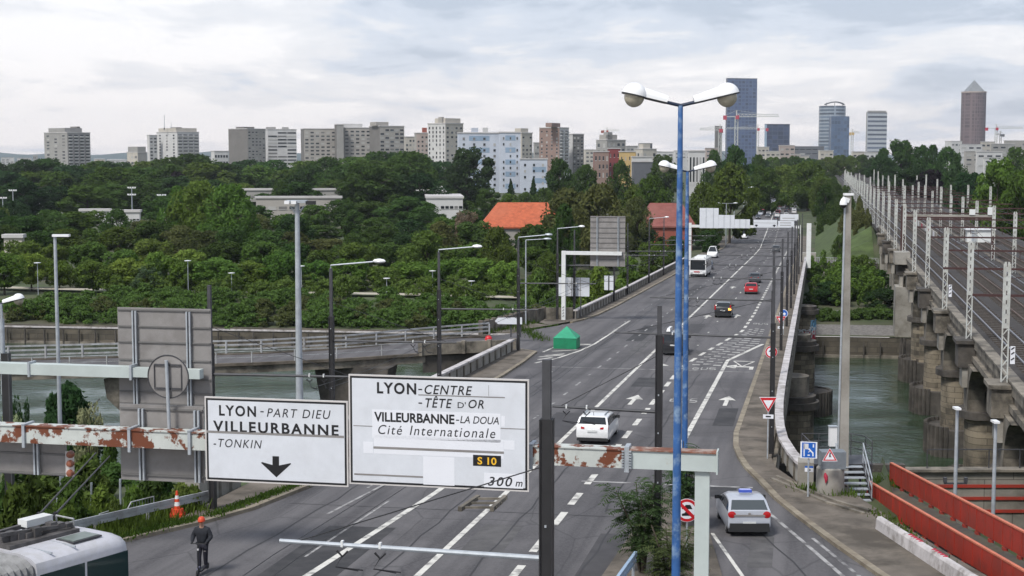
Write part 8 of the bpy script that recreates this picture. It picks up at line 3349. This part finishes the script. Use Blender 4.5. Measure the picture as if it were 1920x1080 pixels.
# single trees one can point to
ONE = [
	('broad0', 'dark', 876, 276, 600, 112, 'big dark round tree standing in front of the blue and white block', None),
	('tall0', 'deep', 770, 284, 560, 120, 'tall dark tree just left of the big dark round tree', None),
	('broad1', 'bright', 372, 334, 320, 128, 'big bright green tree in the middle left, left half of the pair', None),
	('broad20', 'bright', 428, 345, 312, 118, 'big bright green tree in the middle left, right half of the pair', None),
	('tall1', 'bright', 332, 348, 330, 74, 'narrow bright tree at the left edge of the big bright pair', None),
	('round0', 'deep', 524, 336, 515, 34, 'small round tree in front of the white school roof', None),
	('broad0', 'deep', 690, 306, 520, 150, 'broad dark tree spreading right of the white school roof', None),
	('conifer0', 'dark', 1000, 334, 520, 34, 'dark pointed conifer in front of the blue and white block', None),
	('conifer0', 'dark', 958, 338, 540, 40, 'darker conifer left of the pointed one by the blue and white block', None),
	('open0', 'pink', 872, 394, 330, 74, 'dusty pink blossoming tree left of the orange roof', None),
	('purple', 'purple', 232, 345, 560, 90, 'dark purple leaved tree in the rear belt left of the big bright pair', None),
	('purple', 'purple', 330, 322, 600, 62, 'dark purple leaved tree high in the belt above the big bright pair', None),
	('broad21', 'olive', 1062, 352, 300, 112, 'olive green tree beside the orange tiled roof', None),
	('broad20', 'olive', 1125, 345, 290, 120, 'broad olive tree right behind the tall ribbed sign back', None),
	('broad1', 'deep', 1010, 418, 280, 84, 'dark green tree below the middle of the bright orange roof', None),
	('tall1', 'deep', 1058, 382, 268, 62, 'dark bushy tree below the end of the bright orange roof', None),
	('broad0', 'deep', 1048, 296, 560, 66, 'dark tree right of the blue and white block', None),
	('broad1', 'deep', 1098, 305, 520, 76, 'dark tree below the red and yellow blocks, left one', None),
	('broad20', 'deep', 1165, 300, 520, 66, 'dark tree below the red and yellow blocks, right one', None),
	('broad0', 'deep', 1245, 290, 700, 76, 'dark low tree between the grey box building and the slotted white building', None),
	('broad21', 'mid', 1226, 328, 400, 84, 'mid green tree left of the blue lamp posts above the red roof', None),
	('broad0', 'mid', 1190, 346, 420, 74, 'mid green tree above the left end of the dull red roof', None),
	('broad1', 'mid', 1370, 300, 380, 112, 'large bright tree right of the blue lamp posts by the far avenue', None),
	('broad20', 'mid', 1322, 342, 360, 80, 'bright tree behind the shorter blue lamp post', None),
	('broad0', 'deep', 1378, 272, 620, 72, 'dark tree in front of the foot of the tallest tower', None),
	('broad21', 'deep', 1340, 280, 650, 54, 'dark tree just left of the foot of the tallest tower', None),
	('tall0', 'deep', 1422, 290, 640, 44, 'dark tree between the tallest tower and the dark glass block', None),
	('broad0', 'mid', 1436, 312, 560, 92, 'green tree on the left of the far avenue behind the gantry', None),
	('broad1', 'mid', 1480, 306, 620, 90, 'green tree in the middle of the far avenue', None),
	('broad20', 'mid', 1516, 302, 600, 84, 'green tree on the right of the far avenue beside the railway', None),
	('broad20', 'deep', 1462, 328, 800, 76, 'dark tree closing the far avenue', None),
	('broad0', 'deep', 1500, 324, 820, 80, 'dark tree closing the far avenue on the right', None),
	('broad0', 'deep', 1690, 262, 700, 92, 'tall dark tree at the left end of the wood beside the railway', None),
	('broad1', 'deep', 1738, 268, 680, 86, 'tall tree second in the wood beside the railway', None),
	('broad20', 'deep', 1778, 276, 660, 90, 'tall tree in the middle of the wood beside the railway', None),
	('broad21', 'dark', 1655, 288, 640, 56, 'smaller dark tree where the wood meets the railway', None),
	('conifer0', 'dark', 1793, 292, 480, 84, 'broad dark conifer in the wood beside the railway', None),
	('tall0', 'purple', 1745, 318, 500, 72, 'dark brownish tree left of the broad conifer by the railway', None),
	('broad0', 'dark', 1700, 318, 520, 80, 'dark low tree at the track side in the wood', None),
	('broad1', 'dark', 1820, 320, 470, 80, 'dark tree right of the broad conifer', None),
	('broad0', 'bright', 1872, 296, 300, 118, 'big bright green tree at the right edge beyond the tracks', None),
	('broad21', 'bright', 1915, 318, 290, 96, 'bright green tree cut by the right edge of the picture', None),
	('tall0', 'deep', 1905, 276, 640, 70, 'dark tree at the right edge behind the bright ones', None),
	('broad20', 'deep', 1845, 372, 330, 90, 'dark green undergrowth tree below the bright right hand tree', None),
	('broad0', 'olive', 1890, 408, 300, 90, 'olive low tree at the right edge beside the tracks', None),
	('bush0', 'olive', 1905, 448, 250, 70, 'olive bush at the right edge beside the tracks', None),
	('broad1', 'dark', 1880, 345, 420, 120, 'dark tree behind the tracks at the right, second row', None),
	('round0', 'mid', 1612, 478, 262, 66, 'bright green tree under the railway viaduct on the far bank', None),
	('tall1', 'deep', 1600, 500, 242, 74, 'darker tree on the far bank lawn under the viaduct', None),
	('broad0', 'deep', 1648, 505, 250, 74, 'dark tree close to the viaduct columns on the far bank', None),
	('broad20', 'dark', 1555, 528, 235, 74, 'dark bush on the far bank right of the white parapet', None),
	('bush1', 'deep', 1520, 545, 228, 44, 'dark bush just beside the graffiti pier', None),
	('broad1', 'dark', 1660, 540, 228, 66, 'round bush on the far bank lawn near the railway pier', None),
	('broad0', 'deep', 1575, 440, 300, 40, 'shrubby tree at the foot of the grass embankment', None),
	('broad0', 'deep', 1548, 345, 470, 44, 'dark tree on top of the grass embankment by the tracks', None),
	('tall1', 'mid', 1538, 330, 540, 50, 'green tree behind the grass embankment', None),
	('broad0', 'deep', 480, 384, 430, 80, 'tree covering one end of the white school block', None),
	('broad21', 'mid', 585, 383, 440, 84, 'tree covering the middle of the white school block', None),
	('broad1', 'deep', 640, 372, 450, 80, 'tree covering the end of the white school block beside the spreading tree', None),
	('broad20', 'deep', 800, 380, 470, 70, 'tree in front of the pillared low building', None),
	('broad21', 'olive', 1195, 368, 330, 74, 'olive tree covering the end of the dull red roof', None),
	('broad0', 'deep', 912, 352, 520, 60, 'tree filling the gap before the foot of the blue and white block', None),
	('broad21', 'mid', 952, 362, 470, 56, 'mid green tree above the orange roof, by the darker conifer', None),
	('broad1', 'deep', 985, 358, 490, 56, 'tree above the middle of the orange roof', None),
	('broad20', 'deep', 1022, 352, 480, 60, 'tree above the end of the orange roof', None),
	('open0', 'grey', 275, 500, 236, 58, 'grey green young tree among the riverside shrubs', None),
	('broad21', 'dark', 545, 402, 330, 74, 'dark cedar like tree behind the floodlight mast', None),
	('tall1', 'mid', 800, 432, 262, 96, 'tall leafy tree between the two street lamp poles', None),
	('broad20', 'mid', 930, 425, 260, 70, 'leafy tree right of the second street lamp pole', None),
]
for (k, leaf, x, yt, D, w, lab, g) in ONE:
	if k == 'purple':
		k = 'broad20'
	tree(k, leaf, x, yt, D, w, lab, g)
for k in range(11):
	x = 1428 + k * 21
	tree(rnd.choice(['broad0', 'broad1', 'broad20']), rnd.choice(['deep', 'dark', 'mid']), x, 293 + rnd.uniform(-4, 5), 1000 + rnd.uniform(-40, 60), rnd.uniform(40, 56), 'distant tree in the line hiding the feet of the office towers', 'distant trees under the office towers')
# the middle band of the park
PM = [(20, 'the green kiosks'), (100, 'the slender mast'), (180, 'the low pale roofs'), (260, 'the roof ends'), (390, 'the big bright pair'), (470, 'the school roof end'), (557, 'the floodlight mast'), (640, 'the school'), (720, 'the spreading tree'), (800, 'the pillared building'), (880, 'the pink tree'), (960, 'the orange roof')]
for row, (D0, y0, step, names_) in enumerate(((440, 372, 60, 'rear park row'), (370, 398, 58, 'middle park row'), (310, 424, 60, 'front park row'))):
	x = -30 + row * 21
	while x < 1000:
		gap = (455 < x < 660 and row == 0) or (775 < x < 880 and row == 0) or (60 < x < 300 and row == 0) or (880 < x < 1060 and row < 2)
		if not gap:
			yt = y0 + rnd.uniform(-10, 14) + (10 if 480 < x < 650 else 0)
			tree(rnd.choice(['broad0', 'broad1', 'broad20', 'round1', 'tall1']), rnd.choice(['deep', 'mid', 'deep', 'dark', 'olive']), x, yt, D0 + rnd.uniform(-20, 20), rnd.uniform(74, 110),
				 '%s tree %s' % (names_, spot(x, PM)), 'trees of the ' + names_)
		x += step * rnd.uniform(.75, 1.15)
# young trees along the promenade
YM = [(30, 'the picture edge'), (105, 'the slender mast'), (190, 'the grey green tree'), (300, 'the ribbed sign'), (405, 'the plain black pole'), (480, 'the big bright pair'), (557, 'the floodlight mast'), (628, 'the first lamp pole'), (725, 'the disc lamp'), (835, 'the second lamp pole'), (920, 'the pointed sign'), (967, 'the parapet end pole')]
for row, (D0, y0, step, nm) in enumerate(((272, 455, 62, 'rear young tree'), (246, 478, 58, 'front young tree'))):
	x = -20 + row * 26
	while x < 1010:
		tree(rnd.choice(['round0', 'round1']), rnd.choice(['light', 'light', 'bright']) if row else rnd.choice(['mid', 'deep', 'light']), x, y0 + rnd.uniform(-8, 16) + (6 if x > 600 else 0), D0 + rnd.uniform(-8, 8), rnd.uniform(66, 88),
			 '%s %s' % (nm, spot(x, YM)), nm + 's on the promenade')
		x += step * rnd.uniform(.85, 1.15)
for (x, yt, D, w, leaf, lab) in ((1125, 492, 205, 90, 'light', 'bright bush behind the left parapet under the ribbed panel'), (1180, 478, 225, 80, 'light', 'bright bush behind the left parapet right of the ribbed panel'), (1012, 500, 215, 70, 'mid', 'bush behind the parapet end pole'), (1030, 470, 225, 60, 'mid', 'tree left of the white cantilever gantry'), (1090, 500, 215, 70, 'mid', 'bush behind the blank notice board'), (1225, 450, 262, 70, 'mid', 'bush behind the left parapet near the blue lamp posts'), (1265, 440, 290, 60, 'deep', 'dark bush behind the blue lamp posts'), (1330, 430, 330, 60, 'deep', 'dark bush under the far gantry, left'), (1212, 425, 330, 60, 'dark', 'dark bush in front of the dull red roof')):
	tree(rnd.choice(['bush0', 'bush1']) if yt > 470 else 'broad1', leaf, x, yt, D, w, lab, None, 'bush' if yt > 470 else 'tree', 'bush' if yt > 470 else 'tree')


# riverside scrub: one thick mass along the far bank
def scrub(name, items, m, label, cat='undergrowth'):
	Vs = []
	for (kind, p, sx, sz, a) in items:
		pts, nr = KINDS[kind][2], KINDS[kind][3]
		rs = np.random.RandomState(int(abs(p[0] * 13 + p[1] * 7)) % 9999)
		k = rs.permutation(len(pts))[:1300]
		ca, sa = math.cos(a), math.sin(a)
		rot = np.array([[ca, -sa, 0], [sa, ca, 0], [0, 0, 1]])
		q = (pts[k] * np.array([sx, sx, sz])) @ rot.T + np.array(p)
		Vs.append(quads(q, nr[k] @ rot.T, 0.24, rs))
	o = link(name, leafmesh(name, np.concatenate(Vs), m))
	return tag(o, label, cat, kind='stuff')


def scatter(n, u_fn, vr, hr, wr_, zf):
	out = []
	for i in range(n):
		v = rnd.uniform(*vr)
		u = u_fn(v)
		z = zf(u, v) - .2
		out.append((rnd.choice(['bush0', 'bush1', 'broad0']), tuple(UVZ(u, v, z)), rnd.uniform(*wr_), rnd.uniform(*hr), rnd.uniform(0, 6.28)))
	return out


its = scatter(85, lambda v: ubank(v) + rnd.uniform(2.5, 10), (-118, -26), (1.8, 3.2), (4.5, 7.5), far_ground) + scatter(75, lambda v: ubank(v) + rnd.uniform(10, 20), (-122, -26), (1.8, 3.2), (4.5, 7.5), far_ground)
scrub('riverside_scrub', its, LEAF['scrub'], 'thick green scrub covering the far river bank above the quay wall')
its = scatter(70, lambda v: ubank(v) + rnd.uniform(22, 44), (-122, -27), (2.2, 4.2), (4.5, 8), far_ground)
scrub('riverside_scrub', its, LEAF['mid'], 'leafy green thicket behind the riverside scrub under the young trees')
its = scatter(36, lambda v: ubank(v) + rnd.uniform(3, 14), (-118, -26), (2.0, 3.0), (3.5, 5.5), far_ground)
scrub('riverside_scrub', its, LEAF['olive'], 'brownish olive patches of scrub on the far river bank')
its = [(rnd.choice(['bush0', 'broad1', 'bush1']), tuple(UVZ(u, v, far_ground(u, v) - .3)), rnd.uniform(2, 4), rnd.uniform(4, 7), rnd.uniform(0, 6.28)) for u, v in [(rnd.uniform(405, 900), rnd.uniform(.5, 9.5)) for _ in range(110)]]
scrub('embankment_scrub', its, LEAF['deep'], 'dark scrub on the grass embankment between the avenue and the tracks')
its = [(rnd.choice(['bush0', 'broad1']), tuple(UVZ(u, v, far_ground(u, v) - .2)), rnd.uniform(2.5, 5), rnd.uniform(4, 6.5), rnd.uniform(0, 6.28)) for u, v in [(rnd.uniform(236, 285), rnd.uniform(-1, 10)) for _ in range(26)]]
scrub('bank_scrub', its, LEAF['bright'], 'bright leafy scrub on the far bank under the overpass and viaduct')
its = [(rnd.choice(['bush0', 'bush1']), tuple(UVZ(u, v, far_ground(u, v) - .3)), rnd.uniform(1.2, 2.4), rnd.uniform(3, 5), rnd.uniform(0, 6.28)) for u, v in [(rnd.uniform(305, 410), rnd.uniform(5.5, 10.8)) for _ in range(34)]]
scrub('embankment_scrub', its, LEAF['olive'], 'olive scrub on the upper grass embankment under the railway edge')
its = scatter(14, lambda v: ubank(v) + rnd.uniform(14, 24), (-2, 11), (1.0, 2.0), (3, 5), far_ground)
scrub('bank_scrub', its, LEAF['deep'], 'low scrub on the far bank between the bridge and the viaduct')
# promenade path
mb = MB()
pl_, pr_ = [], []
for i in range(40):
	v = -135 + i * 2.85
	u = 224.5 + 1.2 * math.sin(v * .07)
	pl_.append(UVZ(u, v, far_ground(u, v) + .45))
	pr_.append(UVZ(u + 3.2, v, far_ground(u + 3.2, v) + .45))
mb.strip(pr_, pl_)
tag(mb.build('promenade_path', mat('pale_path', (0.42, 0.38, 0.31), 0.9, var=0.15, scale=.5)), kind='structure')
mb = MB()
pl_, pr_ = [], []
for i in range(12):
	v = -1 + i * 1.2
	u = 227 + .2 * v
	pl_.append(UVZ(u, v, far_ground(u, v) + .12))
	pr_.append(UVZ(u + 2.6, v, far_ground(u + 2.6, v) + .12))
mb.strip(pr_, pl_)
tag(mb.build('bank_path', mat('grey_path', (0.24, 0.24, 0.23), 0.9, var=0.15, scale=.5)), kind='structure')
mb = MB()
mb.strip([UVZ(ubank(v) + 7.5, v, -10.35) for v in range(-1, 14)], [UVZ(ubank(v) + .9, v, -11.2) for v in range(-1, 14)])
tag(mb.build('stone_apron', mat('gravel_apron', (0.16, 0.15, 0.14), 0.95, var=0.4, scale=2.5, bump=.6, bscale=6)), kind='structure')
mb = MB()
NB_ = []
sl = []
for i in range(24):
	u = 296 + i * 9
	v0_, v1_ = -.6, 11.2
	sl.append((UVZ(u, v0_ + .2, far_ground(u, v0_ + .2) + .12), UVZ(u, v1_, far_ground(u, v1_) + .12)))
mb.strip([a for a, b in sl], [b for a, b in sl])
tag(mb.build('grass_slope', M['grass']), kind='structure')

# near left bank: shrubs, two trees, tall weeds
NEAR = [('bush1', 'scrub', 215, 925, 57, 70, 'low leafy shrub between the two crowd barriers'), ('bush0', 'light', 120, 930, 55, 90, 'pale green shrub in the weeds behind the trolleybus'), ('bush1', 'deep', 300, 875, 64, 110, 'dark leafy shrub right behind the hanging sign panel'), ('bush0', 'mid', 360, 905, 60, 80, 'mid green shrub beside the stone block'), ('bush1', 'mid', 130, 880, 57, 130, 'bright shrub in the weeds under the signal lamps'), ('bush0', 'light', 250, 905, 59, 90, 'pale green shrub behind the crowd barriers'), ('bush0', 'mid', 30, 900, 55, 120, 'green shrub filling the corner behind the trolleybus'), ('bush1', 'light', 190, 900, 60, 100, 'light green shrub behind the guard rail'), ('bush0', 'deep', 30, 846, 62, 130, 'dark shrub behind the black pole at the left edge'), ('bush1', 'scrub', 95, 868, 66, 130, 'shrub with mixed leaves under the rusty beam at the left'), ('bush0', 'scrub', 165, 846, 64, 120, 'leafy shrub seen between the trolley poles and the signal lamps'), ('bush1', 'deep', 215, 862, 68, 110, 'leafy shrub left of the hanging sign panel'),
		('bush0', 'deep', 285, 885, 62, 100, 'dark shrub below the hanging sign panel'), ('bush1', 'scrub', 340, 896, 61, 90, 'dark shrub behind the traffic cone'), ('bush0', 'scrub', 60, 880, 58, 110, 'shrub low at the left edge beside the black pole')]
for (k, leaf, x, yt, D, w, lab) in NEAR:
	tree(k, leaf, x, yt, D, w, lab, None, 'shrub', 'shrub', zb=-3.2)
tree('broad0', 'dark', 128, 716, 82, 150, 'dark small tree against the river behind the slender grey mast', None, zb=-8)
tree('open0', 'dark', 36, 742, 78, 70, 'dark small tree against the river at the left edge', None, zb=-7)
tree('open0', 'bloom', 165, 757, 72, 105, 'pale flowering shrub in front of the dark small tree', None, 'shrub', 'shrub', zb=-4.5)
tree('open0', 'bloom', 22, 778, 72, 60, 'pale flowering shrub at the left edge above the rusty beam', None, 'shrub', 'shrub', zb=-4.5)
tree('bush1', 'mid', 205, 795, 70, 60, 'small green bush left of the hanging panel top', None, 'shrub', 'shrub', zb=-4)


def blades(name, pts, h, w, m, label, n):
	rs = np.random.RandomState(5)
	V = []
	for (a, b) in pts:
		for i in range(n):
			t = rs.uniform()
			p = Vector(a).lerp(Vector(b), t) + Vector((rs.normal(0, w), rs.normal(0, w), 0))
			hh = h * rs.uniform(.4, 1.2)
			ang = rs.uniform(0, 6.28)
			d = Vector((math.cos(ang), math.sin(ang), 0))
			lean = Vector((rs.normal(0, .3), rs.normal(0, .3), 0)) * hh
			V += [p - d * .035, p + d * .035, p + d * .012 + lean + Vector((0, 0, hh)), p - d * .012 + lean + Vector((0, 0, hh))]
	return tag(link(name, leafmesh(name, np.array([tuple(v) for v in V]), m)), label, 'grass', kind='stuff')


GL = leafmat('grass_blades', (0.085, 0.13, 0.025), var=0.5)
blades('tall_weeds', [(R(46, -29.2, 0), R(56, -24.9, 0)), (R(46, -31, -.1), R(56, -27, -.1)), (R(46, -34, -.2), R(57, -29.5, -.3)), (R(48, -28, 0), R(53.5, -25.6, 0))], .5, .6, GL, 'tall weeds and grass along the guard rail at the left', 1600)
blades('kerb_grass', [(R(50.0, -25.7, .1), R(54.5, -23.9, .1)), (R(55, -23.6, .1), R(62, -22.3, .1))], .16, .18, GL, 'strip of grass along the left kerb', 1400)
blades('weeds', [(R(62, 2.4, .1), R(58, 3.6, .1)), (R(61.5, 2.9, .1), R(52, 5.0, .1))], .16, .16, GL, 'weeds at the foot of the white barrier and the steel stair', 220)
blades('weeds', [(R(66, -.4, .1), R(65, 1.8, 0)), (P(1650, 905, 71), P(1690, 915, 69))], .35, .3, GL, 'weeds between the stair and the dark ribbed wall', 350)
blades('weeds', [(R(128, -23.3, .1), R(140, -27.8, .1)), (R(134, -29.6, .1), R(146, -27.6, .1))], .4, .35, GL, 'weeds along the curved brown wall', 350)

# median island with its leafy sumac
mb = MB()
isl = [(40, -7.2), (44, -2.1), (57, -3.9), (63.6, -5.6), (63.8, -6.3), (57, -6.7)]
mb.prism([R(u, v, -.1) for u, v in isl], (0, 0, .26))
tag(mb.build('median_island', M['path'], fixn=True), kind='structure')


def frond(base, d, L, rs, V):
	d = d.normalized()
	side = d.cross(Vector((0, 0, 1))).normalized()
	n = 9
	for i in range(1, n + 1):
		f = i / n
		p = base + d * L * f + Vector((0, 0, -.45 * L * f * f))
		t = (d + Vector((0, 0, -.9 * f))).normalized()
		for s in (-1, 1):
			ll = L * .34 * (1 - abs(f - .5) * .8) * rs.uniform(.8, 1.15)
			dirn = (side * s + t * .45 + Vector((0, 0, rs.uniform(-.45, -.05)))).normalized()
			up = t * .2 * ll
			V += [p, p + dirn * ll * .45 + up * .7, p + dirn * ll, p + dirn * ll * .45 - up * .7]


def sumac(label, base, H, n, spread, seed):
	rs = random.Random(seed)
	t = thing('sumac_bush', label, 'bush', base)
	V = []
	mb2 = MB()
	stems = []
	for i in range(9):
		a = i * 2.4
		tip = Vector((math.cos(a) * spread * rs.uniform(.2, .8), math.sin(a) * spread * rs.uniform(.2, .8), H * rs.uniform(.6, 1.0)))
		mid_ = Vector((tip.x * .4, tip.y * .4, tip.z * .55))
		mb2.tube([(tip.x * .1, tip.y * .1, 0), mid_, tip], [.05, .035, .015], 6)
		stems.append((mid_, tip))
	mb2.build('stem', M['bark'], t, smooth=True)
	for i in range(n):
		m_, tip = stems[i % len(stems)]
		f = rs.uniform(-.5, 1.0)
		p = m_.lerp(tip, f) if f > 0 else Vector((0, 0, 0)).lerp(m_, 1 + f)
		a = rs.uniform(0, 6.283)
		frond(p, Vector((math.cos(a), math.sin(a), rs.uniform(.1, .9))), rs.uniform(.5, .95), rs, V)
	link('foliage', leafmesh('foliage', np.array([tuple(v) for v in V]), LEAF['sumac']), t)
	return t


sumac('large leafy sumac bush on the median left of the blue lamp posts', P(1205, 1075, 50) , 3.4, 330, 1.35, 3)
sumac('leafy sumac bush on the median behind the blue lamp posts', P(1284, 985, 57), 3.4, 240, 1.0, 8)
sumac('low sumac growth at the foot of the second black pole', P(1258, 1110, 48), 2.2, 150, 1.1, 5)
bg = thing('guard_rail', 'pale blue guard rail end beside the large sumac bush on the median', 'guard rail', P(1180, 1085, 46))
a, b = P(1192, 1038, 48.5), P(1140, 1110, 44)
mb = MB()
mb.bar(a, b, .10, .16)
mb.bar(a - Vector((0, 0, .22)), b - Vector((0, 0, .22)), .06, .08)
mb.build('rail', mat('pale_blue_paint', (0.30, 0.40, 0.52), 0.5, var=.15), bg, loc=bg.location)
mb = MB()
for f in (.1, .6):
	p = a.lerp(b, f)
	mb.bar(p - Vector((0, 0, 1.0)), p, .09)
mb.build('post', M['galv'], bg, loc=bg.location)

# ------------------------------------------------------------------ air
hz = bpy.data.materials.new('haze_air')
hz.use_nodes = True
t_ = hz.node_tree
for n in list(t_.nodes):
	t_.nodes.remove(n)
pv = t_.nodes.new('ShaderNodeVolumePrincipled')
pv.inputs['Color'].default_value = (0.86, 0.91, 1.0, 1)
pv.inputs['Density'].default_value = 0.00006
pv.inputs['Anisotropy'].default_value = 0.2
ot = t_.nodes.new('ShaderNodeOutputMaterial')
t_.links.new(pv.outputs[0], ot.inputs['Volume'])
mb = MB()
mb.box((0, 3300, 90), (9400, 7600, 230))
hzo = tag(mb.build('haze', hz), kind='stuff')
